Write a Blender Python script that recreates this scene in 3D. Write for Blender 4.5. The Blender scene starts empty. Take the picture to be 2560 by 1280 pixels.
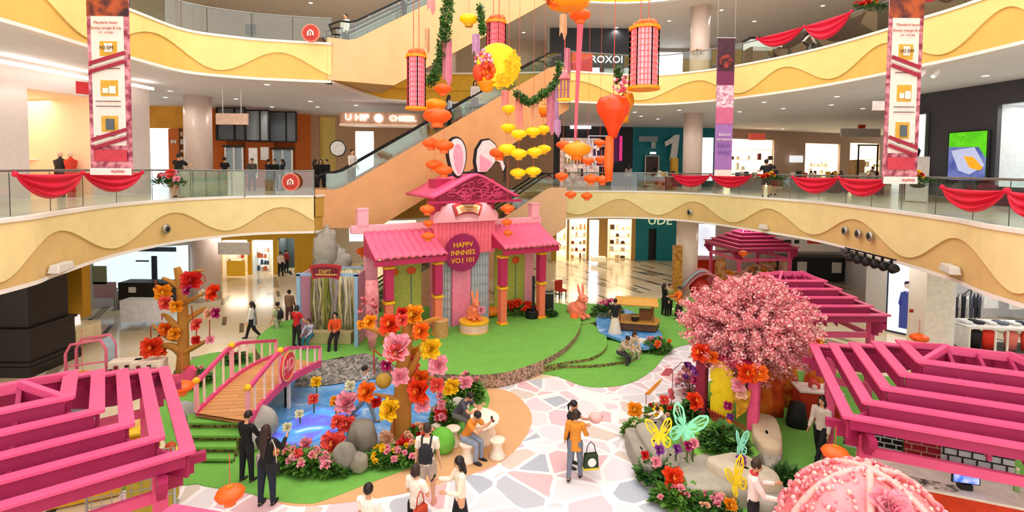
import bpy, bmesh, math, random
import numpy as np
from mathutils import Vector, Matrix, Euler, noise
R = math.radians; PI = math.pi
random.seed(7)
sc = bpy.context.scene; C = sc.collection
# ---------------------------------------------------------------- camera
FPX = 1250.0; EYE = 7.2; PITCH = R(2.5); ROLL = R(0.5)
PY0 = 425 + FPX*math.tan(PITCH)
cam_d = bpy.data.cameras.new('camera'); cam = bpy.data.objects.new('camera', cam_d); C.objects.link(cam)
cam_d.sensor_width = 36; cam_d.lens = 36*FPX/2560; cam_d.shift_y = -(640-PY0)/2560; cam_d.clip_start = .1; cam_d.clip_end = 400
CM = Matrix.Rotation(PI/2-PITCH, 4, 'X') @ Matrix.Rotation(ROLL, 4, 'Z')
cam.matrix_world = Matrix.Translation((0, 0, EYE)) @ CM
sc.camera = cam
CR = CM.to_3x3()
def ray(px, py): return CR @ Vector(((px-1280)/FPX, (PY0-py)/FPX, -1))
def G(px, py, z=0.):
    d = ray(px, py); t = (z-EYE)/d.z; return Vector((d.x*t, d.y*t, z))
def D(px, py, Y):
    d = ray(px, py); t = Y/d.y; return Vector((d.x*t, Y, EYE+d.z*t))
def PX(p):
    q = CR.transposed() @ (Vector(p)-Vector((0, 0, EYE))); return (1280+FPX*q.x/-q.z, PY0-FPX*q.y/-q.z)
# ---------------------------------------------------------------- view, world, lights
vs = sc.view_settings; vs.view_transform = 'Standard'; vs.look = 'None'; vs.gamma = 1; vs.use_curve_mapping = False; vs.exposure = 0.05
w = bpy.data.worlds.new('world'); sc.world = w; w.use_nodes = True
w.node_tree.nodes['Background'].inputs[0].default_value = (1, .96, .9, 1); w.node_tree.nodes['Background'].inputs[1].default_value = 2.0
def area(name, loc, size, power, color=(1, .93, .84), rot=(0, 0, 0), sy=None):
    l = bpy.data.lights.new(name, 'AREA'); l.size = size; l.energy = power; l.color = color
    if sy: l.shape = 'RECTANGLE'; l.size_y = sy
    o = bpy.data.objects.new(name, l); o.location = loc; o.rotation_euler = rot; C.objects.link(o); return o
area('skylight_lamp', (0, 16, 26), 18, 1700, (1, .96, .9))
# ---------------------------------------------------------------- materials
def lin(h):
    if isinstance(h, str):
        h = h.lstrip('#'); c = [int(h[i:i+2], 16)/255 for i in (0, 2, 4)]
    else: c = h
    return tuple(x/12.92 if x <= .04045 else ((x+.055)/1.055)**2.4 for x in c)
MATS = {}
def mat(hexc, rough=.6, metal=0, var=.06, scale=6., emit=0, bump=0, alpha=1, spec=.4, c2=None, sss=0):
    key = (hexc, rough, metal, var, scale, emit, bump, alpha, c2, sss)
    if key in MATS: return MATS[key]
    m = bpy.data.materials.new('paint_'+hexc.strip('#')); m.use_nodes = True
    nt = m.node_tree; b = nt.nodes['Principled BSDF']; c = lin(hexc)
    b.inputs['Roughness'].default_value = rough; b.inputs['Metallic'].default_value = metal
    b.inputs['Specular IOR Level'].default_value = spec
    tc = nt.nodes.new('ShaderNodeTexCoord'); n = nt.nodes.new('ShaderNodeTexNoise'); n.inputs['Scale'].default_value = scale; n.inputs['Detail'].default_value = 4
    nt.links.new(tc.outputs['Object'], n.inputs['Vector'])
    r = nt.nodes.new('ShaderNodeValToRGB'); nt.links.new(n.outputs['Fac'], r.inputs[0])
    a = lin(c2) if c2 else tuple(x*(1-var) for x in c); z = c if c2 else tuple(min(1, x*(1+var)) for x in c)
    r.color_ramp.elements[0].position = .38; r.color_ramp.elements[1].position = .62
    r.color_ramp.elements[0].color = (*a, 1); r.color_ramp.elements[1].color = (*z, 1)
    nt.links.new(r.outputs[0], b.inputs['Base Color'])
    if emit: b.inputs['Emission Color'].default_value = (*c, 1); b.inputs['Emission Strength'].default_value = emit
    if alpha < 1: b.inputs['Alpha'].default_value = alpha
    if bump:
        bp = nt.nodes.new('ShaderNodeBump'); bp.inputs['Strength'].default_value = bump; bp.inputs['Distance'].default_value = .05
        nt.links.new(n.outputs['Fac'], bp.inputs['Height']); nt.links.new(bp.outputs[0], b.inputs['Normal'])
    MATS[key] = m; return m
def glassmat(tint='#dfeee6', refl=.12, key='glass'):
    if key in MATS: return MATS[key]
    m = bpy.data.materials.new(key); m.use_nodes = True; nt = m.node_tree; nt.nodes.remove(nt.nodes['Principled BSDF'])
    o = nt.nodes['Material Output']; t = nt.nodes.new('ShaderNodeBsdfTransparent'); t.inputs[0].default_value = (*lin(tint), 1)
    g = nt.nodes.new('ShaderNodeBsdfGlossy'); g.inputs['Roughness'].default_value = .03
    lw = nt.nodes.new('ShaderNodeLayerWeight'); lw.inputs[0].default_value = .25
    mp = nt.nodes.new('ShaderNodeMath'); mp.operation = 'MULTIPLY_ADD'; mp.inputs[1].default_value = .5; mp.inputs[2].default_value = refl
    nt.links.new(lw.outputs['Fresnel'], mp.inputs[0]); mx = nt.nodes.new('ShaderNodeMixShader')
    nt.links.new(mp.outputs[0], mx.inputs[0]); nt.links.new(t.outputs[0], mx.inputs[1]); nt.links.new(g.outputs[0], mx.inputs[2]); nt.links.new(mx.outputs[0], o.inputs[0])
    MATS[key] = m; return m
GLASS = glassmat()
# ---------------------------------------------------------------- mesh builder
class MB:
    def __init__(s): s.v = []; s.f = []; s.mi = []; s.m = 0; s.M = None
    def _add(s, vs, fs):
        k = len(s.v); s.v += [tuple(s.M @ Vector(p)) if s.M else tuple(p) for p in vs]
        s.f += [tuple(k+i for i in f) for f in fs]; s.mi += [s.m]*len(fs); return s
    def box(s, c, d, rot=None, taper=1.):
        x, y, z = d[0]/2, d[1]/2, d[2]/2
        P = [Vector((a*x*(taper if e > 0 else 1), b*y*(taper if e > 0 else 1), e*z)) for e in (-1, 1) for a, b in ((-1, -1), (1, -1), (1, 1), (-1, 1))]
        if rot is not None: Mx = Euler(rot).to_matrix(); P = [Mx @ p for p in P]
        c = Vector(c)
        return s._add([p+c for p in P], [(3, 2, 1, 0), (4, 5, 6, 7), (0, 1, 5, 4), (1, 2, 6, 5), (2, 3, 7, 6), (3, 0, 4, 7)])
    def beam(s, p0, p1, wd, ht, up=(0, 0, 1)):
        p0 = Vector(p0); p1 = Vector(p1); d = (p1-p0).normalized(); u = Vector(up)
        sd = d.cross(u)
        if sd.length < 1e-4: sd = d.cross(Vector((1, 0, 0)))
        sd.normalize(); u = sd.cross(d).normalized()
        P = [q+sd*a*wd/2+u*b*ht/2 for q in (p0, p1) for a, b in ((-1, -1), (1, -1), (1, 1), (-1, 1))]
        return s._add(P, [(3, 2, 1, 0), (4, 5, 6, 7), (0, 1, 5, 4), (1, 2, 6, 5), (2, 3, 7, 6), (3, 0, 4, 7)])
    def tube(s, pts, r, n=8, cap=True, flat=1., up=None):
        pts = [Vector(p) for p in pts]
        if not hasattr(r, '__len__'): r = [r]*len(pts)
        vs = []; prev = Vector(up) if up else None
        for i, p in enumerate(pts):
            t = (pts[min(i+1, len(pts)-1)]-pts[max(i-1, 0)]).normalized()
            if prev is None: prev = Vector((1, 0, 0)) if abs(t.x) < .8 else Vector((0, 1, 0))
            a = (prev-t*prev.dot(t))
            if a.length < 1e-5: a = t.orthogonal()
            a.normalize(); b = t.cross(a); prev = a
            fl = flat[i] if hasattr(flat, '__len__') else flat
            for k in range(n):
                th = 2*PI*k/n; vs.append(p+a*math.cos(th)*r[i]+b*math.sin(th)*r[i]*fl)
        fs = []
        for i in range(len(pts)-1):
            for k in range(n): fs.append((i*n+k, i*n+(k+1) % n, (i+1)*n+(k+1) % n, (i+1)*n+k))
        if cap: fs.append(tuple(range(n))[::-1]); fs.append(tuple(range((len(pts)-1)*n, len(pts)*n)))
        return s._add(vs, fs)
    def lathe(s, prof, c=(0, 0, 0), n=16, sx=1., sy=1., fn=None):
        vs = []; c = Vector(c)
        for (r, z) in prof:
            for k in range(n):
                th = 2*PI*k/n; q = r*(fn(th, z) if fn else 1)
                vs.append(c+Vector((math.cos(th)*q*sx, math.sin(th)*q*sy, z)))
        fs = []
        for i in range(len(prof)-1):
            for k in range(n): fs.append((i*n+k, i*n+(k+1) % n, (i+1)*n+(k+1) % n, (i+1)*n+k))
        fs.append(tuple(range(n))[::-1]); fs.append(tuple(range((len(prof)-1)*n, len(prof)*n)))
        return s._add(vs, fs)
    def prism(s, poly, vec):
        poly = [Vector(p) for p in poly]; vec = Vector(vec); n = len(poly)
        return s._add(poly+[p+vec for p in poly], [tuple(range(n))[::-1], tuple(range(n, 2*n))]+[(i, (i+1) % n, n+(i+1) % n, n+i) for i in range(n)])
    def ball(s, c, r, nu=12, nv=8, dis=0, freq=1., seed=0, rot=None):
        if not hasattr(r, '__len__'): r = (r, r, r)
        c = Vector(c); vs = []; Mx = Euler(rot).to_matrix() if rot else None
        for j in range(1, nv):
            ph = PI*j/nv
            for k in range(nu):
                th = 2*PI*k/nu; u = Vector((math.sin(ph)*math.cos(th), math.sin(ph)*math.sin(th), math.cos(ph))); vs.append(u)
        vs += [Vector((0, 0, 1)), Vector((0, 0, -1))]; out = []
        for u in vs:
            q = 1+(dis*noise.noise(u*freq+Vector((seed, seed*.7, 0))) if dis else 0)
            p = Vector((u.x*r[0]*q, u.y*r[1]*q, u.z*r[2]*q)); out.append(c+(Mx @ p if Mx else p))
        fs = []
        for j in range(nv-2):
            for k in range(nu): fs.append((j*nu+k, (j+1)*nu+k, (j+1)*nu+(k+1) % nu, j*nu+(k+1) % nu))
        T = len(vs)-2
        for k in range(nu): fs.append((T, k, (k+1) % nu)); fs.append((T+1, (nv-2)*nu+(k+1) % nu, (nv-2)*nu+k))
        return s._add(out, fs)
    def grid(s, rows, close=False):
        m = len(rows[0]); vs = [p for r_ in rows for p in r_]; fs = []
        for i in range(len(rows)-1):
            for k in range(m if close else m-1): fs.append((i*m+k, i*m+(k+1) % m, (i+1)*m+(k+1) % m, (i+1)*m+k))
        return s._add(vs, fs)
    def poly(s, pts): return s._add(pts, [tuple(range(len(pts)))])
    def build(s, name, mats, parent=None, smooth=False, thick=0, bevel=0, tri=False, loc=None):
        me = bpy.data.meshes.new(name); me.from_pydata(s.v, [], s.f)
        if not isinstance(mats, (list, tuple)): mats = [mats]
        for m in mats: me.materials.append(m)
        if len(mats) > 1: me.polygons.foreach_set('material_index', s.mi)
        if smooth: me.polygons.foreach_set('use_smooth', [True]*len(s.f))
        if tri:
            bm = bmesh.new(); bm.from_mesh(me); bmesh.ops.triangulate(bm, faces=[f for f in bm.faces if len(f.verts) > 4]); bm.to_mesh(me); bm.free()
        me.update()
        o = bpy.data.objects.new(name, me); C.objects.link(o)
        if parent: o.parent = parent
        if loc: o.location = loc
        if thick: md = o.modifiers.new('solid', 'SOLIDIFY'); md.thickness = thick; md.offset = 0
        if bevel: md = o.modifiers.new('bevel', 'BEVEL'); md.width = bevel; md.segments = 2; md.limit_method = 'ANGLE'
        return o
def tag(o, label, cat, group=None, kind=None):
    o['label'] = label; o['category'] = cat
    if group: o['group'] = group
    if kind: o['kind'] = kind
    return o
def struct(name, mb, m, **k): o = mb.build(name, m, **k); o['kind'] = 'structure'; return o
def thing(name, label, cat, loc=(0, 0, 0), rotz=0, group=None, scale=1.):
    o = bpy.data.objects.new(name, None); C.objects.link(o); o.location = loc; o.rotation_euler = (0, 0, rotz); o.scale = (scale,)*3
    o.empty_display_size = .2; return tag(o, label, cat, group)
def kids(o): return [c for c in bpy.data.objects if c.parent == o]
KC = {}
def dup(root, loc, rotz=0., label=None, scale=None, group=None, rot=None):
    if root not in KC: KC[root] = [(ch, kids(ch)) for ch in kids(root)]
    r = root.copy(); C.objects.link(r); r.location = loc; r.rotation_euler = rot if rot else (0, 0, rotz)
    if label: r['label'] = label
    if group: r['group'] = group
    if scale is not None: r.scale = (scale,)*3 if not hasattr(scale, '__len__') else scale
    for ch, gs in KC[root]:
        c = ch.copy(); C.objects.link(c); c.parent = r
        for g in gs: d = g.copy(); C.objects.link(d); d.parent = c
    return r
def text(body, size, mt, parent, loc, rot=(PI/2, 0, 0), name='lettering', ext=.01, wide=1.):
    cu = bpy.data.curves.new('t', 'FONT'); cu.body = body; cu.size = size; cu.extrude = ext; cu.align_x = 'CENTER'; cu.align_y = 'CENTER'; cu.resolution_u = 2
    t = bpy.data.objects.new('t', cu); C.objects.link(t); dg = bpy.context.evaluated_depsgraph_get()
    me = bpy.data.meshes.new_from_object(t.evaluated_get(dg)); bpy.data.objects.remove(t); me.materials.clear(); me.materials.append(mt)
    o = bpy.data.objects.new(name, me); C.objects.link(o); o.location = loc; o.rotation_euler = rot; o.scale = (wide, 1, 1)
    if parent: o.parent = parent
    return o
def spline(pts, n):
    pts = [Vector(p) for p in pts]; out = []
    for i in range(len(pts)-1):
        a = pts[max(i-1, 0)]; b = pts[i]; c = pts[i+1]; d = pts[min(i+2, len(pts)-1)]
        for k in range(n):
            t = k/n; out.append(.5*((2*b)+(c-a)*t+(2*a-5*b+4*c-d)*t*t+(3*b-a-3*c+d)*t**3))
    out.append(pts[-1]); return out
def cnt(n): return range(n)
# ================================================================ setting
CREAM = mat('#f3dfa0', .5, var=.03, scale=2); TAN2 = mat('#dfbd7c', .5, var=.03, scale=2)
CREAM3 = mat('#f5dc8c', .5, var=.03, scale=2); TAN3 = mat('#e8bf62', .5, var=.03, scale=2)
WHITE = mat('#f2ece4', .45, var=.02); CEIL = mat('#f3e9e0', .7, var=.02, scale=1); CEILB = mat('#f0edea', .7, var=.02, scale=1)
METAL = mat('#b9bbb8', .3, .8); DARK = mat('#241f1d', .5, var=.15); BLK = mat('#0e0d0e', .5); STEEL = mat('#8c8e8c', .35, .7)
L2L = spline([(-10.6, -3, 6), (-10.8, 5, 6)]+[G(*p, 6) for p in ((0, 555), (130, 537), (260, 518), (380, 506), (500, 498), (640, 493), (785, 492))], 6)
L2R = spline([G(*p, 6) for p in ((1412, 480), (1520, 479), (1640, 481), (1760, 486), (1900, 496), (2050, 508), (2200, 526), (2380, 551), (2560, 582))]+[(10.2, 4, 6), (10.2, -3, 6)], 6)
L3L = spline([(-12.6, -3, 12.2), (-12.6, 5, 12.2), G(0, 50, 10.7)+Vector((0, 0, 1.5)), G(225, 118, 10.7)+Vector((0, 0, 1.5))]+[G(*p, 12.2) for p in ((330, 30), (460, 77), (600, 97), (700, 105), (828, 112))], 6)
L3R = spline([G(*p, 12.2) for p in ((1425, 180), (1540, 187), (1640, 190), (1780, 176), (1920, 152), (2060, 121), (2200, 82), (2295, 52), (2460, 0))]+[(13.6, 8, 12.2), (13.4, -3, 12.2)], 6)
def flatz(l, z): return [Vector((p[0], p[1], z)) for p in l]
L2L = flatz(L2L, 6); L2R = flatz(L2R, 6); L3L = flatz(L3L, 12.2); L3R = flatz(L3R, 12.2)
BK2 = [Vector((-8.0, 22.6, 6)), Vector((-7, 26.2, 6)), Vector((-3, 27.8, 6)), Vector((1.6, 28.4, 6))]
BK3 = [Vector((-7.2, 21.5, 12.2)), Vector((-6.6, 25.4, 12.2)), Vector((-4.5, 26.6, 12.2)), Vector((-1, 26.4, 12.2)), Vector((1.5, 26, 12.2))]
L4 = spline([(-13, -3, 18.4), (-13.4, 10, 18.4), (-12.5, 19, 18.4), (-8, 25.5, 18.4), (0, 28.4, 18.4), (7.6, 29.2, 18.4), (12.5, 25, 18.4), (14.8, 16, 18.4), (14.8, -3, 18.4)], 6)
OUT = [(48, -3), (48, 62), (-40, 62), (-40, -3)]
def slab(name, edge, z, th=1.5, cm=CEIL, fm=None):
    e = [Vector((p[0], p[1], z)) for p in edge]; o = [Vector((x, y, z)) for x, y in OUT]
    mb = MB(); poly = e+o
    mb.m = 0; mb.poly(poly); mb.m = 1; mb.poly([p-Vector((0, 0, th)) for p in poly][::-1])
    return struct(name, mb, [fm or mat('#d9cdbb', .25, var=.05, scale=1.5), cm], tri=True)
slab('floor_second', L2L+BK2+L2R, 6, fm=mat('#cfc8bb', .22, var=.05, scale=1.2), cm=CEIL)
slab('floor_third', L3L+BK3+L3R, 12.2, cm=CEILB)
slab('floor_fourth', L4, 18.4, cm=mat('#e8ddd2', .7, var=.02, scale=1))
# balcony fascia: raised light panel above a wavy line, darker panel below
def fascia(name, path, ma, mb_, crests=None, th=1.5, hi=-.42, lo=-1.28, mean=None):
    pts = [Vector(p) for p in path]; nrm = []
    for i in range(len(pts)):
        t = (pts[min(i+1, len(pts)-1)]-pts[max(i-1, 0)]).normalized(); nrm.append(Vector((t.y, -t.x, 0)))
    fine = []; fn = []
    for i in range(len(pts)-1):
        k = max(1, int((pts[i+1]-pts[i]).length/.12))
        for j in range(k): fine.append(pts[i].lerp(pts[i+1], j/k)); fn.append(nrm[i].lerp(nrm[i+1], j/k).normalized())
    fine.append(pts[-1]); fn.append(nrm[-1])
    px = [PX(p)[0] if p.y > 4 else (-200 if p.x < 0 else 2800) for p in fine]; up = []
    xs = []; ph = []
    if crests:
        for i, c in enumerate(crests): xs.append(c); ph.append(i)
    s = 0
    for i, p in enumerate(fine):
        if i: s += (p-fine[i-1]).length
        if crests:
            if p.y < 5: f = s/5.5
            elif px[i] <= xs[0]: f = (px[i]-xs[0])/(xs[1]-xs[0])
            elif px[i] >= xs[-1]: f = ph[-1]+(px[i]-xs[-1])/(xs[-1]-xs[-2])
            else: f = float(np.interp(px[i], xs, ph))
            up.append((hi+lo)/2+(hi-lo)/2*math.cos(2*PI*f))
        else: up.append((hi+lo)/2 if mean is None else mean)
    Z = Vector((0, 0, 1)); M = MB()
    M.m = 0; M.grid([[p+n*.05+Z*.0 for p, n in zip(fine, fn)], [p+n*.05+Z*u for p, n, u in zip(fine, fn, up)], [p+n*.0+Z*u for p, n, u in zip(fine, fn, up)]])
    M.m = 1; M.grid([[p+Z*u for p, u in zip(fine, up)], [p-Z*(th-.0) for p in fine]])
    M.m = 2; M.grid([[p+n*.09+Z*.07 for p, n in zip(fine, fn)], [p+n*.09-Z*.02 for p, n in zip(fine, fn)], [p+n*.04-Z*.02 for p, n in zip(fine, fn)]])
    M.grid([[p-n*.12+Z*.07 for p, n in zip(fine, fn)], [p+n*.09+Z*.07 for p, n in zip(fine, fn)]])
    M.grid([[p+n*.04-Z*(th-.06) for p, n in zip(fine, fn)], [p+n*.04-Z*(th+.04) for p, n in zip(fine, fn)], [p-n*.3-Z*(th+.04) for p, n in zip(fine, fn)]])
    return struct(name, M, [ma, mb_, WHITE])
fascia('trim_1', L2L, CREAM, TAN2, [-160, 140, 430, 705, 960])
fascia('trim_2', L2R, CREAM, TAN2, [1340, 1552, 1737, 1925, 2140, 2400, 2700])
fascia('trim_3', L3L, CREAM3, TAN3, [-260, 60, 390, 700, 1000])
fascia('trim_4', L3R, CREAM3, TAN3, [1440, 1745, 1960, 2210, 2520, 2800])
fascia('trim_5', [L2L[-1]]+BK2+[L2R[0]], mat('#c9a24a', .6), mat('#c9a24a', .6))
fascia('trim_6', [L3L[-1]]+BK3+[L3R[0]], mat('#e0ae2a', .6), mat('#e0ae2a', .6))
fascia('trim_7', L4, mat('#efc02a', .5), mat('#efc02a', .5))
# ground floor: glossy beige stone with dark inlay strips and wide grey bands
def floor_mat():
    m = bpy.data.materials.new('stone_floor'); m.use_nodes = True; nt = m.node_tree; b = nt.nodes['Principled BSDF']
    L = nt.links.new; tc = nt.nodes.new('ShaderNodeTexCoord')
    def strips(rot, sc_, wid, thr, seed):
        mp = nt.nodes.new('ShaderNodeMapping'); mp.inputs['Rotation'].default_value = (0, 0, R(rot)); mp.inputs['Location'].default_value = (seed, seed, 0); L(tc.outputs['Object'], mp.inputs[0])
        br = nt.nodes.new('ShaderNodeTexBrick'); br.inputs['Scale'].default_value = sc_; br.inputs['Mortar Size'].default_value = 0; br.inputs['Brick Width'].default_value = wid; br.inputs['Row Height'].default_value = .18
        br.inputs['Color1'].default_value = (0, 0, 0, 1); br.inputs['Color2'].default_value = (1, 1, 1, 1); br.offset = .37
        L(mp.outputs[0], br.inputs[0]); g = nt.nodes.new('ShaderNodeMath'); g.operation = 'GREATER_THAN'; g.inputs[1].default_value = thr; L(br.outputs[0], g.inputs[0]); return g
    n = nt.nodes.new('ShaderNodeTexNoise'); n.inputs['Scale'].default_value = .6; L(tc.outputs['Object'], n.inputs[0])
    rp = nt.nodes.new('ShaderNodeValToRGB'); L(n.outputs[0], rp.inputs[0]); rp.color_ramp.elements[0].position = .4; rp.color_ramp.elements[1].position = .6
    rp.color_ramp.elements[0].color = (*lin('#e3cfa8'), 1); rp.color_ramp.elements[1].color = (*lin('#eadbc0'), 1)
    prev = rp.outputs[0]
    for rot, s_, wd, thr, seed, col in ((62, .5, 1.6, .90, 3, '#9c8f7c'), (62, 1.0, 1.5, .95, 9, '#54483c')):
        g = strips(rot, s_, wd, thr, seed); mx = nt.nodes.new('ShaderNodeMixRGB'); L(g.outputs[0], mx.inputs[0]); L(prev, mx.inputs[1]); mx.inputs[2].default_value = (*lin(col), 1); prev = mx.outputs[0]
    L(prev, b.inputs['Base Color']); b.inputs['Roughness'].default_value = .16; b.inputs['Specular IOR Level'].default_value = .5
    return m
fl = MB(); fl.box((4, 27, -.15), (90, 70, .3)); struct('floor', fl, floor_mat())
# glass balustrades
def railing(name, path, z, label, sk=None):
    t = thing(name, label, 'railing', (path[0][0], path[0][1], z)); o = Vector(t.location)
    pts = [Vector((p[0], p[1], z)) for p in path]
    L = [0]
    for i in range(1, len(pts)): L.append(L[-1]+(pts[i]-pts[i-1]).length)
    def at(s):
        s = max(0, min(L[-1], s)); i = max(j for j in range(len(L)) if L[j] <= s+1e-9); i = min(i, len(pts)-2)
        return pts[i].lerp(pts[i+1], (s-L[i])/max(1e-6, L[i+1]-L[i]))
    n = int(L[-1]/1.5)
    for k in range(n):
        g = MB(); a = at(L[-1]*k/n+.015)-o; b = at(L[-1]*(k+1)/n-.015)-o
        g.grid([[a+Vector((0, 0, .07)), b+Vector((0, 0, .07))], [a+Vector((0, 0, 1.06)), b+Vector((0, 0, 1.06))]]); g.build('glass_panel', GLASS, t)
    for k in range(n+1):
        c = MB(); a = at(L[-1]*k/n)-o; c.box(a+Vector((0, 0, .56)), (.012, .012, .98)); c.build('panel_joint', mat('#39403c', .4), t)
    h = MB(); h.tube([at(L[-1]*k/(2*n))-o+Vector((0, 0, 1.09)) for k in range(2*n+1)], .03, 8); h.build('handrail', STEEL, t)
    return t
def inset(path, d):
    out = []
    for i, p in enumerate(path):
        t = (path[min(i+1, len(path)-1)]-path[max(i-1, 0)]).normalized(); out.append(p-Vector((t.y, -t.x, 0))*d)
    return out
railing('glass_railing', inset(L2L, .2), 6.0, 'glass balustrade with grey handrail along the left second-floor balcony')
railing('glass_railing', inset(L2R, .2), 6.0, 'glass balustrade with grey handrail along the right second-floor balcony')
railing('glass_railing', inset(L3L, .2), 12.2, 'glass balustrade along the upper left balcony')
railing('glass_railing', inset(L3R, .2), 12.2, 'glass balustrade along the upper right balcony')
# round columns
def column(px, Y, z0, z1, r, name, m=None):
    p = D(px, 430, Y); o = MB(); o.lathe([(r, z0), (r, z1)], (p.x, Y, 0), 28); return struct(name, o, m or mat('#f0d9cd', .3, var=.02), smooth=True)
k = 1
for px, Y, z0, z1, r in ((497, 25, 6, 10.7, .62), (1730, 30.5, 6, 10.7, .56), (512, 27, 0, 4.5, .72), (1722, 29.5, 0, 4.5, .62), (1742, 30, 12.2, 16.9, .56), (1120, 33, 12.2, 16.9, .5)):
    column(px, Y, z0, z1, r, 'wall_column_%d' % k); k += 1
# outer walls
def wall(name, a, b, z0, z1, m, th=.3):
    a = Vector((a[0], a[1], z0)); b = Vector((b[0], b[1], z0)); t = (b-a).normalized(); n = Vector((-t.y, t.x, 0))
    if n.dot(a) < 0: n = -n
    M = MB(); M.prism([a, b, b+n*th, a+n*th], (0, 0, z1-z0)); return struct(name, M, m)
PALE = mat('#f3ddcf', .5, var=.02); BEIGE = mat('#cdb198', .6, var=.03)
TEAL = mat('#0f7f8a', .5, var=.08, scale=1); CHAR = mat('#45454c', .5, var=.05, scale=1); ORG = mat('#e07018', .5, var=.04); GOLD = mat('#e5a41c', .5, var=.04)

# recessed ceiling downlights
DLM = mat('#fffdf4', .4, emit=6)
LM2 = {83: 'above the warm left shop', 426: 'over the golden band left of the big column', 462: 'just left of the big column top, lower one', 590: 'over the pale hanging sign', 414: 'left of the big column, lower one', 668: 'large bright one between column and orange wall', 680: 'above the orange wall, left one', 776: 'above the beige wall, left one', 794: 'above the beige wall, right one', 890: 'above the curved shop sign', 2092: 'left of the right banner, upper one', 2078: 'left of the right banner, middle one', 1958: 'midway between the purple and right banners, upper one', 2157: 'left of the right banner beside the striped sign', 1587: 'above the teal wall, left one', 1698: 'left of the white column', 1849: 'right of the purple banner, nearest it', 1910: 'right of the purple banner, second', 2464: 'in the ceiling over the dark right wall', 1957: 'over the first bright shop', 1603: 'above the teal wall, second', 1645: 'above the teal wall, third'}
LM3 = {777: 'at the top edge above the upper round sign', 920: 'left of the highest escalator', 1309: 'behind the golden moon', 1541: 'left of the large cage lantern', 1673: 'right of the large cage lantern', 1804: 'above the purple banner', 1886: 'right of the purple banner top', 2057: 'above the upper swags', 786: 'over the upper round sign, right one', 727: 'over the upper round sign, left one'}
def downlight(px, py, z, label, power=45, r=.11):
    label = 'round ceiling downlight '+(LM2 if z < 12 else LM3)[px]
    p = G(px, py, z); t = thing('downlight', label, 'light', (p.x, p.y, z), 0, 'recessed downlights in the mall ceilings')
    M = MB(); M.lathe([(r, -.012), (r*.6, -.02)], n=14); M.build('lens', DLM, t); M = MB(); M.lathe([(r*1.25, -.001), (r*1.2, -.015), (r*1.02, -.015), (r, -.001)], n=14); M.build('trim_ring', WHITE, t)
    l = bpy.data.lights.new('downlight_lamp', 'SPOT'); l.energy = power; l.spot_size = R(150); l.spot_blend = .6; l.shadow_soft_size = .08; l.color = (1, .93, .84)
    o = bpy.data.objects.new('downlight_lamp', l); C.objects.link(o); o.parent = t; o.location = (0, 0, -.06)
for z, lst, lb in ((10.7, ((83, 144), (426, 227), (462, 248), (590, 247), (414, 243), (668, 211), (680, 267), (776, 253), (794, 267), (890, 263), (2092, 241), (2078, 262), (1958, 271), (2157, 271), (1587, 280), (1698, 275), (1849, 279), (1910, 255), (2464, 189), (1957, 322), (1603, 290), (1645, 297)), 'round recessed downlight in the ceiling above the second floor'),
                   (16.9, ((777, 7), (920, 39), (1309, 81), (1541, 69), (1673, 52), (1804, 25), (1886, 53), (2057, 14), (786, 44), (727, 72)), 'round recessed downlight in the ceiling above the third floor')):
    for k_, (x, y) in enumerate(lst): downlight(x, y, z, lb, 60)
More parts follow.
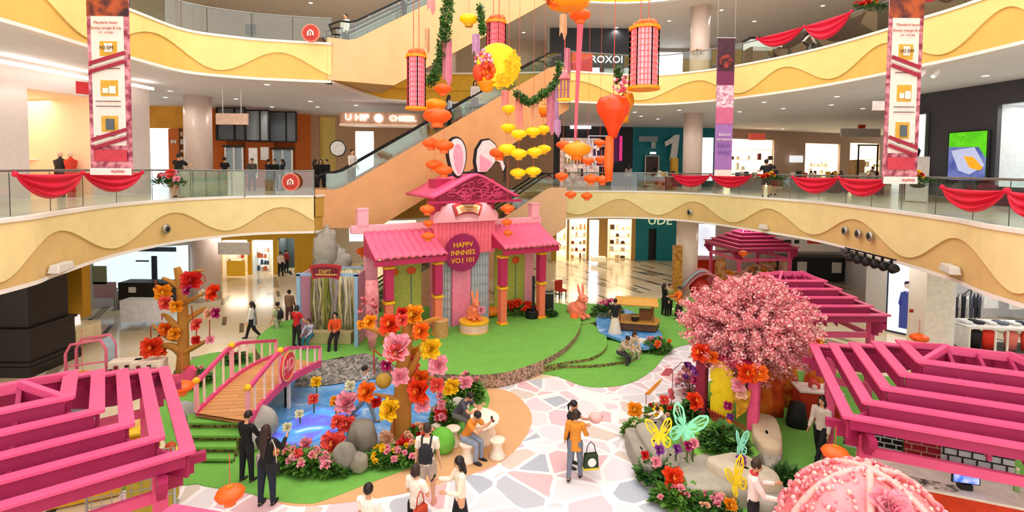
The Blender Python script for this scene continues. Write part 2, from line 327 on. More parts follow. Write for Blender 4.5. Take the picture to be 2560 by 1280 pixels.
# ================================================================ shop fronts (walls with openings, rooms behind them)
def hitw(px, py, a, b):
    d = ray(px, py); a = Vector((a[0], a[1])); b = Vector((b[0], b[1])); e = b-a
    # t*d = a + u*e
    det = d.x*(-e.y)+e.x*d.y; t = (a.x*(-e.y)+e.x*a.y)/det; u = (d.x*a.y-d.y*a.x)/det
    return u, EYE+d.z*t, Vector((d.x*t, d.y*t, EYE+d.z*t))
def at_px(px, Y): p = D(px, 430, Y); return (p.x, p.y)
WL = {'n': 0}
def front(name, a, b, z0, z1, m, holes=()):
    """holes: px0, px1, ytop, ybottom or None (down to the floor), interior material, depth"""
    a3 = Vector((a[0], a[1], 0)); b3 = Vector((b[0], b[1], 0)); e = b3-a3; n = Vector((-e.y, e.x, 0)).normalized()
    if n.dot(a3) < 0: n = -n
    M = MB(); cur = 0.; hs = []
    def blk(u0, u1, v0, v1):
        if u1-u0 < 1e-4 or v1-v0 < 1e-3: return
        p = a3+e*u0; q = a3+e*u1; up = Vector((0, 0, 1)); M.prism([p+up*v0, q+up*v0, q+up*v0+n*.2, p+up*v0+n*.2], (0, 0, v1-v0))
    for h in sorted(holes, key=lambda h: h[0]):
        u0 = hitw(h[0], h[2], a, b)[0]; u1 = hitw(h[1], h[2], a, b)[0]; vt = min(z1, hitw((h[0]+h[1])/2, h[2], a, b)[1]); vb = z0 if h[3] is None else max(z0, hitw((h[0]+h[1])/2, h[3], a, b)[1])
        u0, u1 = min(u0, u1), max(u0, u1); blk(cur, u0, z0, z1); blk(u0, u1, vt, z1); blk(u0, u1, z0, vb); cur = u1; hs.append((u0, u1, vb, vt, h[4], h[5]))
    blk(cur, 1, z0, z1); o = struct(name, M, m)
    for (u0, u1, vb, vt, im, dp) in hs:
        p = a3+e*u0; q = a3+e*u1; R_ = MB(); Z = Vector((0, 0, 1)); o1 = n*.2; o2 = n*(.2+dp)
        if dp < .05: continue
        R_.poly([p+o2+Z*vb, q+o2+Z*vb, q+o2+Z*vt, p+o2+Z*vt]); R_.poly([p+o1+Z*vb, p+o2+Z*vb, p+o2+Z*vt, p+o1+Z*vt]); R_.poly([q+o1+Z*vb, q+o2+Z*vb, q+o2+Z*vt, q+o1+Z*vt])
        R_.poly([p+o1+Z*vt, q+o1+Z*vt, q+o2+Z*vt, p+o2+Z*vt])
        WL['n'] += 1; r_ = struct('wall_shop_%d' % WL['n'], R_, im)
        if vb > z0+.01:
            S = MB(); S.poly([p+o1+Z*(vb+.01), q+o1+Z*(vb+.01), q+o2+Z*(vb+.01), p+o2+Z*(vb+.01)]); S.build('sill', im, r_)
        c = (p+q)/2+n*(.2+dp*.45)
        if dp > 1: area('shop_lamp', (c.x, c.y, vt-.08), min(dp*.7, 2.5), 55*max(1, (q-p).length/3)*min(dp, 3)/2, (1, .93, .82))
    return o
WARM = mat('#ffd9b4', .6, var=.03, emit=.12); BRIGHT = mat('#fff3dc', .6, var=.02, emit=.5); COOL = mat('#eef6ff', .6, var=.02, emit=.55); GREYW = mat('#9aa0a4', .5, var=.05)  # emission put into the wall materials makes the shop interiors look lit
# ---- second floor
front('wall_left', (-18.6, 8), (-15.6, 21.6), 6, 10.7, mat('#efe3dd', .5, var=.02), [(68, 232, 232, None, WARM, 6.5)])
front('wall_left_rear', at_px(300, 29), at_px(466, 29), 6, 10.7, mat('#e9a212', .45, var=.08, scale=1), [(318, 424, 320, None, COOL, 2.5)])
front('wall_orange', at_px(466, 29), at_px(778, 33), 6, 10.7, ORG, [(544, 612, 272, 348, GREYW, .5), (618, 668, 278, 350, COOL, .5), (674, 738, 282, 351, GREYW, .5), (566, 605, 368, None, COOL, 2), (622, 668, 356, None, mat('#c98a86', .5), 2), (684, 728, 372, None, mat('#b7c7cf', .4, emit=.2), 2)])
front('wall_rear_left', at_px(778, 33), at_px(1064, 33.4), 6, 10.7, mat('#caa079', .5, var=.03), [(798, 838, 292, 425, mat('#d6bb6a', .5, emit=.1), .6), (888, 934, 328, None, COOL, 2)])
front('wall_rear', at_px(1064, 33.4), at_px(1400, 40), 6, 10.7, mat('#c9a27e', .6, var=.03))
front('wall_rear_dark', at_px(1380, 39.6), at_px(1581, 40), 6, 10.7, mat('#1d1b20', .4, var=.1), [(1400, 1500, 345, None, mat('#e8d6c8', .5, emit=.3, c2='#8c5048', scale=3), 2), (1520, 1550, 330, 405, mat('#6c2a5c', .4, emit=.3), .3)])
front('wall_teal', at_px(1581, 40), at_px(1786, 40.3), 6, 10.7, TEAL, [(1610, 1648, 388, None, mat('#4a3c38', .5), .3)])
front('wall_right_rear', at_px(1786, 40.3), at_px(2230, 47), 6, 10.7, mat('#b89c88', .6, var=.03), [(1812, 1936, 348, None, BRIGHT, 3), (2014, 2101, 359, None, BRIGHT, 3), (2126, 2200, 358, None, BRIGHT, 3)])
front('wall_right', (17.9, 22.8), (20.2, 9), 6, 10.7, CHAR, [(2496, 2700, 250, 470, mat('#cdd2d4', .5, emit=.15), 3)])
front('wall_right_return', (17.9, 22.8), (36, 44), 6, 10.7, mat('#a89c94', .6))
# ---- third and fourth floor
front('wall_upper_left', (-20, 0), (-18, 34), 12.2, 16.9, mat('#d8c8b0', .6))
front('wall_upper_rear', (-18, 34), (2.5, 38), 12.2, 16.9, mat('#c9b59a', .6, var=.05), [(470, 640, 20, None, mat('#a59a80', .4, emit=.1), 3)])
front('wall_upper_sign', (2.5, 34.5), at_px(1584, 34.5), 12.2, 16.9, mat('#3a3c44', .5), [(1450, 1500, 148, None, COOL, 2), (1510, 1576, 150, None, GREYW, 2)])
front('wall_upper_right', at_px(1584, 40), (34, 40), 12.2, 16.9, mat('#b9b1a8', .6, var=.04), [(1640, 1708, 130, None, COOL, 2)])
front('wall_upper_side', (34, 40), (22, 0), 12.2, 16.9, mat('#b9b1a8', .6))
wall('wall_top', (-18, 46), (34, 46), 18.4, 26, mat('#d8d0c6', .6))
# ---- ground floor
front('wall_ground_left', (-22, 12), (-21.4, 25.6), 0, 4.5, mat('#e8cfa0', .6))
front('wall_screen', at_px(208, 25), at_px(486, 27.5), 0, 4.5, mat('#e7edf2', .5, var=.02), [(232, 470, 620, 722, mat('#dff3fb', .4, emit=.9, var=.03, scale=1), .15)])
front('wall_golden', at_px(486, 33), at_px(786, 34), 0, 4.5, mat('#d9a81c', .5, var=.05), [(552, 618, 600, None, mat('#e9dcc6', .5, emit=.2), 2.5), (628, 682, 600, None, mat('#d4dde0', .5, emit=.2), 2.5), (694, 736, 596, None, mat('#4e5a5c', .4), 2)])
front('wall_ground_rear', at_px(786, 38), at_px(1386, 40), 0, 4.5, mat('#efe4d0', .5, var=.03), [(872, 930, 542, 604, COOL, .3), (936, 1040, 545, None, mat('#f6e6c8', .5, emit=.3), 3)])
front('wall_ground_shops', at_px(1386, 40), at_px(1592, 40), 0, 4.5, mat('#c69a4e', .45, var=.06), [(1392, 1418, 545, None, BRIGHT, 1.5), (1424, 1468, 545, None, BRIGHT, 2), (1474, 1498, 550, None, COOL, 2), (1520, 1580, 548, None, BRIGHT, 2)])
front('wall_ground_teal', at_px(1592, 40), at_px(1698, 40), 0, 4.5, TEAL, [(1622, 1642, 572, None, mat('#3c3432', .5), .3)])
front('wall_ground_right_rear', at_px(1698, 36), at_px(2110, 34), 0, 4.5, mat('#e6dccf', .5, var=.02), [(1742, 1790, 560, 640, COOL, .3)])
front('wall_ground_lightbox', at_px(2110, 34), at_px(2236, 24), 0, 4.5, mat('#dfe6ec', .35, var=.03))
front('wall_ground_white', at_px(2236, 23), at_px(2380, 20), 0, 4.5, mat('#efe6de', .4, var=.02))
front('wall_ground_shop_right', at_px(2380, 20), (20.5, 6), 0, 4.5, mat('#f4f2f0', .4), [(2384, 2720, 668, None, mat('#f1f2f4', .5, emit=.1), .02)])
# black pilaster at the left
pm = MB(); c0 = G(60, 930, 0)
for z0, z1, r_ in ((0, .35, 1.02), (.35, .5, .98), (.5, 1.55, .9), (1.55, 1.65, .96), (1.65, 4.5, .78)): pm.box((c0.x-.3, c0.y+.5, (z0+z1)/2), (r_*2, r_*2, z1-z0))
struct('wall_pilaster', pm, mat('#241d1c', .4, var=.1), bevel=.02)
wm = MB(); wm.box((c0.x-5.4, c0.y+1.6, 2.25), (8.5, .3, 4.5)); struct('wall_black', wm, mat('#1d1817', .5, var=.1))

M = MB(); M.poly([(17.75, 20.2, 0), (17.9, 25, 0), (17.9, 25, 4.4), (17.75, 20.2, 4.4)]); M.poly([(17.9, 25, 0), (34, 25, 0), (34, 25, 4.4), (17.9, 25, 4.4)]); M.poly([(34, 25, 0), (34, 4, 0), (34, 4, 4.4), (34, 25, 4.4)]); M.poly([(17.9, 20.2, 4.4), (34, 20.2, 4.4), (34, 25, 4.4), (17.9, 25, 4.4)]); struct('wall_white_shop', M, mat('#e4e6ea', .5, var=.03))
area('shop_lamp', (21, 21.5, 4.3), 2.5, 110, (1, .98, .95)); area('shop_lamp', (22, 16, 4.3), 3, 110, (1, .98, .95))

for x, y in ((-13, 20), (-15, 27), (-6, 34), (6, 35), (14, 30), (16, 22), (15, 15), (-15, 13)): area('corridor_fill', (x, y, 4.42), 1.6, 70, (1, .95, .88))  # unseen area lights added to brighten the dark ground-floor corridors
# ================================================================ ground cover, stage, ponds, bridge
GREEN = mat('#6fae48', .85, var=.05, scale=3); SAND = mat('#dba878', .7, var=.03, scale=2)
def smoothpoly(pts, n=4):
    p = [Vector(q) for q in pts]; m = len(p); out = []
    for i in range(m):
        a, b, c, d = p[i-1], p[i], p[(i+1) % m], p[(i+2) % m]
        for k in range(n):
            t = k/n; out.append(.5*((2*b)+(c-a)*t+(2*a-5*b+4*c-d)*t*t+(3*b-a-3*c+d)*t**3))
    return out
def patch(name, px, z, m, z0=0., sm=True, side=None, kind=True):
    P = [G(x, y, z) for x, y in px]
    if sm: P = smoothpoly(P)
    M = MB(); n = len(P); M.m = 0; M.poly(P); M.m = 1
    for i in range(n):
        a, b = P[i], P[(i+1) % n]; M.poly([a, b, Vector((b.x, b.y, z0)), Vector((a.x, a.y, z0))])
    o = M.build(name, [m, side or m], tri=True)
    if kind: o['kind'] = 'structure'
    return o
def paving_mat():
    m = bpy.data.materials.new('crazy_paving'); m.use_nodes = True; nt = m.node_tree; b = nt.nodes['Principled BSDF']; L = nt.links.new
    tc = nt.nodes.new('ShaderNodeTexCoord'); no = nt.nodes.new('ShaderNodeTexNoise'); no.inputs['Scale'].default_value = 1.2; L(tc.outputs['Object'], no.inputs[0])
    mx0 = nt.nodes.new('ShaderNodeMixRGB'); mx0.inputs[0].default_value = .12; L(tc.outputs['Object'], mx0.inputs[1]); L(no.outputs['Color'], mx0.inputs[2])
    mp = nt.nodes.new('ShaderNodeMapping'); mp.inputs['Scale'].default_value = (1, 1, 0); L(mx0.outputs[0], mp.inputs[0])
    v = nt.nodes.new('ShaderNodeTexVoronoi'); v.inputs['Scale'].default_value = 1.55; L(mp.outputs[0], v.inputs[0])
    e = nt.nodes.new('ShaderNodeTexVoronoi'); e.feature = 'DISTANCE_TO_EDGE'; e.inputs['Scale'].default_value = 1.55; L(mp.outputs[0], e.inputs[0])
    sp = nt.nodes.new('ShaderNodeSeparateColor'); L(v.outputs['Color'], sp.inputs[0])
    r = nt.nodes.new('ShaderNodeValToRGB'); r.color_ramp.interpolation = 'CONSTANT'; L(sp.outputs[0], r.inputs[0])
    cols = ['#e3dbe1', '#d9bfca', '#e0d0d8', '#bcbfcb', '#d6c7bd', '#dcc6d0', '#e0dae2', '#d6d0da', '#e2b9be', '#b2b8c6']
    for i, c in enumerate(cols):
        el = r.color_ramp.elements[0] if i == 0 else r.color_ramp.elements.new(i/len(cols)); el.position = i/len(cols); el.color = (*lin(c), 1)
    g = nt.nodes.new('ShaderNodeMath'); g.operation = 'GREATER_THAN'; g.inputs[1].default_value = .062; L(e.outputs[0], g.inputs[0])
    mx = nt.nodes.new('ShaderNodeMixRGB'); L(g.outputs[0], mx.inputs[0]); mx.inputs[1].default_value = (*lin('#f3ecef'), 1); L(r.outputs[0], mx.inputs[2])
    L(mx.outputs[0], b.inputs['Base Color']); b.inputs['Roughness'].default_value = .5; return m
def speck_mat(name, cols, scale=14, bump=.3):
    m = bpy.data.materials.new(name); m.use_nodes = True; nt = m.node_tree; b = nt.nodes['Principled BSDF']; L = nt.links.new
    tc = nt.nodes.new('ShaderNodeTexCoord'); v = nt.nodes.new('ShaderNodeTexVoronoi'); v.inputs['Scale'].default_value = scale; L(tc.outputs['Object'], v.inputs[0])
    sp = nt.nodes.new('ShaderNodeSeparateColor'); L(v.outputs['Color'], sp.inputs[0]); r = nt.nodes.new('ShaderNodeValToRGB'); L(sp.outputs[0], r.inputs[0]); r.color_ramp.interpolation = 'CONSTANT'
    for i, c in enumerate(cols):
        el = r.color_ramp.elements[0] if i == 0 else r.color_ramp.elements.new(i/len(cols)); el.position = i/len(cols); el.color = (*lin(c), 1)
    L(r.outputs[0], b.inputs['Base Color']); b.inputs['Roughness'].default_value = .8
    bp = nt.nodes.new('ShaderNodeBump'); bp.inputs['Strength'].default_value = bump; L(v.outputs['Distance'], bp.inputs['Height']); L(bp.outputs[0], b.inputs['Normal']); return m
GRAVEL = speck_mat('gravel_facing', ['#a58472', '#8c6f5d', '#c2a18c', '#6c584c', '#b79078'], 16)
MOSSY = speck_mat('mossy_stone', ['#6a5a34', '#8a7a48', '#a8925e', '#50452c', '#7d8a3c'], 16)
DGRAV = speck_mat('dark_gravel', ['#6b6662', '#8a837c', '#56524f', '#9c938a', '#747069'], 12)
patch('ground_paving', [(300, 1225), (250, 1500), (2300, 1500), (2060, 1250), (1900, 1000), (1800, 880), (1745, 850), (1650, 880), (1560, 930), (1400, 940), (1262, 960), (1100, 1000), (700, 1180), (500, 1190)], .012, paving_mat(), sm=False)
patch('ground_sand', [(1150, 975), (1262, 975), (1312, 1008), (1330, 1050), (1302, 1108), (1240, 1160), (1120, 1203), (980, 1238), (850, 1257), (720, 1262), (700, 1220), (900, 1100)], .024, SAND)
patch('ground_turf_left', [(395, 1010), (440, 930), (505, 888), (600, 880), (800, 905), (1000, 925), (1190, 962), (1220, 985), (1222, 1010), (1195, 1045), (1115, 1110), (1035, 1163), (920, 1208), (810, 1250), (760, 1258), (690, 1250), (600, 1226), (480, 1202), (420, 1120)], .036, GREEN)
patch('ground_turf_corner', [(60, 1200), (150, 1160), (420, 1150), (560, 1120), (620, 1150), (560, 1195), (420, 1215), (100, 1230)], .034, GREEN)
patch('ground_turf_rear', [(1440, 762), (1560, 765), (1640, 748), (1710, 742), (1850, 760), (1850, 830), (1742, 856), (1690, 868), (1660, 892), (1630, 925), (1580, 955), (1520, 966), (1460, 964), (1395, 940), (1340, 920), (1380, 850)], .036, GREEN)
patch('ground_turf_right', [(1760, 960), (1880, 930), (2050, 930), (2300, 950), (2560, 1000), (2700, 1250), (2500, 1500), (2000, 1400), (1850, 1290), (1700, 1270), (1640, 1200), (1620, 1100)], .034, GREEN)
patch('floor_stage_step', [(1300, 900), (1395, 850), (1440, 815), (1475, 808), (1512, 835), (1515, 868), (1480, 893), (1420, 903), (1330, 918)], .27, GREEN, side=MOSSY)
patch('floor_stage_step_low', [(1290, 925), (1340, 900), (1500, 850), (1580, 870), (1590, 893), (1540, 905), (1480, 912), (1400, 914), (1330, 925)], .15, GREEN, side=MOSSY)
patch('floor_stage', [(640, 850), (700, 805), (800, 790), (900, 770), (1100, 765), (1300, 755), (1400, 758), (1440, 775), (1452, 805), (1440, 838), (1405, 873), (1345, 905), (1265, 930), (1185, 937), (1090, 932), (1000, 915), (940, 900), (880, 893), (800, 902), (740, 905), (660, 895)], .5, GREEN, side=GRAVEL)
patch('floor_stage_wing', [(1405, 770), (1450, 757), (1495, 770), (1497, 800), (1440, 812), (1400, 812)], .3, GREEN, side=MOSSY)
# ponds
def water_mat(name, c1, c2, em=.1):
    m = bpy.data.materials.new(name); m.use_nodes = True; nt = m.node_tree; b = nt.nodes['Principled BSDF']; L = nt.links.new
    tc = nt.nodes.new('ShaderNodeTexCoord'); n = nt.nodes.new('ShaderNodeTexNoise'); n.inputs['Scale'].default_value = 1.1; n.inputs['Detail'].default_value = 5; n.inputs['Distortion'].default_value = 1.6; L(tc.outputs['Object'], n.inputs[0])
    r = nt.nodes.new('ShaderNodeValToRGB'); L(n.outputs[0], r.inputs[0]); r.color_ramp.elements[0].color = (*lin(c1), 1); r.color_ramp.elements[0].position = .4; r.color_ramp.elements[1].color = (*lin(c2), 1); r.color_ramp.elements[1].position = .6
    e = r.color_ramp.elements.new(.78); e.color = (*lin('#dceffc'), 1); L(r.outputs[0], b.inputs['Base Color']); b.inputs['Roughness'].default_value = .2
    if em: L(r.outputs[0], b.inputs['Emission Color']); b.inputs['Emission Strength'].default_value = em
    return m
BLUEW = water_mat('pond_film', '#4a90d4', '#78aee2', 0)
pd = patch('pond_water', [(560, 1040), (640, 990), (735, 950), (830, 938), (905, 930), (960, 925), (1060, 960), (1120, 1020), (1100, 1065), (1040, 1095), (920, 1110), (780, 1120), (690, 1112), (620, 1090)], .06, BLUEW, z0=.03, kind=False)
tag(pd, 'rippled blue pond surface below the footbridge and stage', 'pond')
pd2 = patch('pond_water', [(1497, 782), (1560, 772), (1610, 795), (1655, 835), (1640, 862), (1600, 868), (1555, 850), (1525, 838), (1495, 825)], .31, BLUEW, z0=.2, kind=False)
tag(pd2, 'small light blue pond around the wooden boat stall', 'pond')
sw = patch('pond_screen', [(655, 1092), (790, 1018), (905, 1022), (850, 1070), (760, 1112), (690, 1112)], .1, water_mat('screen_glow', '#6a6ae0', '#50a8ec', .45), z0=.05, sm=False, kind=False)
tag(sw, 'glowing blue and violet screen lying in the pond', 'screen')
# dark gravel bank between bridge and stage
bk = MB(); bk.M = None
top = [G(x, y, z) for x, y, z in ((745, 925, .5), (800, 912, .5), (850, 902, .5), (905, 893, .62), (940, 905, .5), (990, 925, .45))]
bot = [G(x, y, .09) for x, y in ((735, 968), (790, 966), (850, 958), (905, 950), (945, 945), (990, 950))]
bk.grid([[p+Vector((0, .4, 0)) for p in top], top, bot]); struct('wall_bank', bk, DGRAV)
# bridge
PINK = mat('#d8487a', .5, var=.03, scale=2); LPINK = mat('#f4a6b4', .5, var=.03); HOT = mat('#dd4b80', .45, var=.04, scale=2); YEL = mat('#f6b81e', .4); CORAL = mat('#ef7a5a', .5)
def plank_mat(name, c1, c2, row=.14, rot=0.):
    m = bpy.data.materials.new(name); m.use_nodes = True; nt = m.node_tree; b = nt.nodes['Principled BSDF']; L = nt.links.new
    tc = nt.nodes.new('ShaderNodeTexCoord'); mp = nt.nodes.new('ShaderNodeMapping'); mp.inputs['Rotation'].default_value = (0, 0, rot); L(tc.outputs['Object'], mp.inputs[0])
    br = nt.nodes.new('ShaderNodeTexBrick'); br.inputs['Scale'].default_value = 1; br.inputs['Brick Width'].default_value = 3; br.inputs['Row Height'].default_value = row; br.inputs['Mortar Size'].default_value = .006
    br.inputs['Color1'].default_value = (*lin(c1), 1); br.inputs['Color2'].default_value = (*lin(c2), 1); br.inputs['Mortar'].default_value = (*lin('#7a5232'), 1); L(mp.outputs[0], br.inputs[0]); L(br.outputs[0], b.inputs['Base Color']); b.inputs['Roughness'].default_value = .6; return m
br = thing('footbridge', 'arched footbridge with wooden deck and pink railings over the pond', 'bridge', (-7.4, 14.6, 0))
o0 = Vector(br.location); Rt = [(620, 1050, .8), (672, 990, 1.02), (720, 947, 1.12), (760, 924, 1.1), (800, 905, .95)]; Lf = [(492, 1030, .8), (548, 975, 1.02), (600, 932, 1.12), (645, 906, 1.1), (690, 888, .95)]
Rp = spline([G(*q)-o0 for q in Rt], 5); Lp = spline([G(*q)-o0 for q in Lf], 5)
m = MB(); m.grid([[p+Vector((0, 0, -.03)) for p in Lp], [p+Vector((0, 0, -.03)) for p in Rp]]); m.grid([[p+Vector((0, 0, -.12)) for p in Rp], [p+Vector((0, 0, -.12)) for p in Lp]]); m.build('deck', plank_mat('deck_planks', '#d79a62', '#c48a52'), br)
for side, pp in (('left', Lp), ('right', Rp)):
    m = MB()
    for i in range(len(pp)-1): m.beam(pp[i]-Vector((0, 0, .04)), pp[i+1]-Vector((0, 0, .04)), .1, .2)
    m.build('side_beam', PINK, br)
    H = Vector((0, 0, .78)); rail = [pp[0]+H, pp[7]+Vector((0, 0, .95)), pp[10]+Vector((0, 0, .9)), pp[-1]+Vector((0, 0, .5))]
    m = MB()
    for i in range(3): m.beam(rail[i], rail[i+1], .09, .09)
    m.build('handrail', PINK, br)
    def rz(i):
        y = pp[i].y
        for a, b in zip(rail, rail[1:]):
            if a.y <= y <= b.y: return a.z+(b.z-a.z)*(y-a.y)/(b.y-a.y)
        return rail[-1].z
    for i in range(0, 21, 2):
        m = MB(); wd = .09 if i in (0, 8, 20) else .045; m.beam(pp[i], Vector((pp[i].x, pp[i].y, rz(i))), wd, wd); m.build('baluster', mat('#f6d9cf', .5) if wd < .08 else LPINK, br)
    for i in (0, 8):
        m = MB(); m.lathe([(.05, -.06), (.09, -.04), (.09, .04), (.05, .08), (.0, .1)], (pp[i].x, pp[i].y, rz(i)+.05), 10); m.build('post_cap', YEL, br, smooth=True)
pc = Rp[9]; m = MB(); m.M = Matrix.Translation(pc+Vector((.09, 0, .45))) @ Matrix.Rotation(PI/2, 4, 'Y'); m.lathe([(.4, -.03), (.4, .03)], n=32); em = m.build('emblem_disc', mat('#dd2f4c', .4), br)
m = MB(); m.M = Matrix.Translation(pc+Vector((.13, 0, .45))) @ Matrix.Rotation(PI/2, 4, 'Y')
for a in range(24): m.beam((.4*math.cos(a*PI/12), .4*math.sin(a*PI/12), 0), (.4*math.cos((a+1)*PI/12), .4*math.sin((a+1)*PI/12), 0), .035, .02)
m.build('emblem_rim', mat('#e9b06a', .4), em)
text('HD', .5, mat('#f2a0a4', .4), em, pc+Vector((.13, 0, .45)), (PI/2, 0, PI/2), 'emblem_lettering')
m = MB(); m.box(G(722, 1020, .06)-o0+Vector((0, 0, .55)), (.07, .12, 1.15)); m.build('support_post', mat('#f3e4d8', .5), br)
m = MB(); m.box(G(714, 1020, .06)-o0+Vector((-.02, .1, .55)), (.07, .12, 1.15)); m.build('support_post', BLK, br)
# turf stairs up to the bridge
st = thing('turf_stairs', 'green turf steps with mossy risers leading up to the footbridge', 'stairs', G(555, 1100, 0))
o1 = Vector(st.location)
for i, (ya, yb, z, xl, xr) in enumerate(((1128, 1147, .15, 502, 583), (1098, 1118, .31, 487, 590), (1069, 1089, .47, 476, 606), (1035, 1056, .64, 470, 622))):
    a, b, c, d = G(xl, yb, z), G(xr, yb, z), G(xr+2, ya, z), G(xl-2, ya, z); m = MB(); m.prism([p-o1-Vector((0, 0, .06)) for p in (a, b, c, d)], (0, 0, .06)); m.build('tread', GREEN, st)
    m = MB(); a, b = a+Vector((0, .08, 0)), b+Vector((0, .08, 0)); m.prism([Vector((p.x, p.y, 0))-o1 for p in (a, b, c, d)], (0, 0, z-.06)); m.build('riser', MOSSY, st)
# ================================================================ pink pergolas
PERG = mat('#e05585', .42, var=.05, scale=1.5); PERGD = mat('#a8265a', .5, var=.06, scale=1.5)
def make_pergola(name, label, W=4.06, Lg=5.0):
    # local origin: ground under the front corner; x runs along the long side, y along the short side
    t = thing(name, label, 'pergola', (0, 0, 0)); ks = [(0, 2.72), (.36, 2.9), (.72, 3.08), (1.08, 3.27), (1.44, 3.46)]; pk = (W/2, 3.72)
    def rect(k): return [(k, k), (Lg-k, k), (Lg-k, W-k), (k, W-k)]
    for k, z in ks:
        r = rect(k); M = MB()
        for i in range(4):
            a = Vector((*r[i], z)); b = Vector((*r[(i+1) % 4], z)); d = (b-a).normalized()*.08
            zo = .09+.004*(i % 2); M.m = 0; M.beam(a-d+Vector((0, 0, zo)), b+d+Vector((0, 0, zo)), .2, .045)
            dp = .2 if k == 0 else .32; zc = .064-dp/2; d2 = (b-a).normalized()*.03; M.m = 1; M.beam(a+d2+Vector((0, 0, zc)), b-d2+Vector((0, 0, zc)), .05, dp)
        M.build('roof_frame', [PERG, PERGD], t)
    c0 = [(0, 0), (Lg, 0), (Lg, W), (0, W)]; ap = [(W/2, W/2), (Lg-W/2, W/2)]
    for i, c in enumerate(c0):
        a = ap[0] if i in (0, 3) else ap[1]; M = MB(); p = Vector((c[0], c[1], 2.62)); q = Vector((a[0], a[1], pk[1]-.1)); n = 7; top = []; bot = []
        for k in range(n+1):
            s = k/n; v = p.lerp(q, s); v.z -= .16*math.sin(PI*s); top.append(v+Vector((0, 0, .1))); bot.append(v-Vector((0, 0, .22+.1*math.sin(PI*s))))
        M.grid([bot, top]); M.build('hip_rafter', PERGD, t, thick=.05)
    M = MB(); M.beam((ap[0][0], ap[0][1], pk[1]-.05), (ap[1][0], ap[1][1], pk[1]-.05), .07, .16); M.build('ridge_beam', PERG, t)
    for i, c in enumerate(((1.44, 1.44), (Lg-1.44, 1.44), (Lg-1.44, W-1.44), (1.44, W-1.44))):
        a = ap[0] if i in (0, 3) else ap[1]; M = MB(); M.beam((c[0], c[1], 3.5), (a[0], a[1], pk[1]), .09, .12); M.build('hip_ridge', PERG, t); M = MB(); M.grid([[(c[0], c[1], 3.1), (a[0], a[1], 3.1)], [(c[0], c[1], 3.46), (a[0], a[1], pk[1]-.04)]]); M.build('apex_plate', PERGD, t, thick=.04)
    for x in (ap[0][0], (ap[0][0]+ap[1][0])/2, ap[1][0]):
        M = MB(); M.prism([(x-.03, .1, 2.6), (x-.03, W/2, 3.7), (x-.03, W-.1, 2.6), (x-.03, W-.1, 2.42), (x-.03, W/2, 3.3), (x-.03, .1, 2.42)], (.06, 0, 0)); M.build('cross_rafter', PERGD, t)
    i_ = .34
    for x, y in ((i_, i_), (Lg-i_, i_), (Lg-i_, W-i_), (i_, W-i_)):
        M = MB(); M.box((x, y, 1.32), (.2, .2, 2.64)); M.build('post', PERG, t, bevel=.01)
        sx = -1 if x < 1 else 1; sy = -1 if y < 1 else 1
        for ax in (0, 1):
            M = MB(); s = sx if ax == 0 else sy
            for k, (L_, z) in enumerate(((.62, 2.5), (.45, 2.36), (.3, 2.22))):
                c = Vector((x+s*L_/2, y, z)) if ax == 0 else Vector((x, y+s*L_/2, z)); M.box(c, (L_, .12, .14) if ax == 0 else (.12, L_, .14))
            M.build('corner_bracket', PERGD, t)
    for z in (2.08,):
        for a, b in (((i_, i_), (Lg-i_, i_)), ((Lg-i_, i_), (Lg-i_, W-i_)), ((i_, W-i_), (Lg-i_, W-i_)), ((i_, i_), (i_, W-i_))):
            M = MB(); M.beam((*a, z), (*b, z), .09, .17); M.build('tie_beam', PERG, t)
    return t
pg = make_pergola('pergola', 'large pink timber pergola at the lower left, roof of nested frames')
# left: mirrored so that the short side is the visible right-hand side
def place_perg(o, corner, u, v):
    ang = math.atan2(v[1], v[0]); o.location = (corner[0], corner[1], 0); o.rotation_euler = (0, 0, ang)
    y = Vector((-math.sin(ang), math.cos(ang)))
    if y.dot(Vector(u)) < 0: o.scale = (1, -1, 1)
GP = 'pink pergolas around the fair'
pg['group'] = GP
place_perg(pg, (-4.98, 7.55), (-.63, .78), (-.776, -.632))
p2 = dup(pg, (0, 0, 0), 0, 'tall pink pergola at the right, over the orange market counters', scale=1); place_perg(p2, (6.1, 8.85), (1.62, 3.76), (2.0, -.87))
p3 = dup(pg, (0, 0, 0), 0, 'pink pergola standing directly behind the pink blossom tree', scale=1); p3.scale = (.73, 1, 1); p3.location = (8.0, 15.25, 0); p3.rotation_euler = (0, 0, R(1))
p4 = dup(pg, (0, 0, 0), 0, 'farthest small pink pergola by the rear white wall', scale=1); p4.scale = (.75, .9, 1); p4.location = (13.0, 28.5, 0); p4.rotation_euler = (0, 0, R(8))
p5 = dup(pg, (0, 0, 0), 0, 'pink pergola of which only a rear roof corner shows at the bottom edge', scale=1); p5.scale = (.8, -1, 1); p5.location = (-4.3, 6.2, 0); p5.rotation_euler = (0, 0, R(-12))
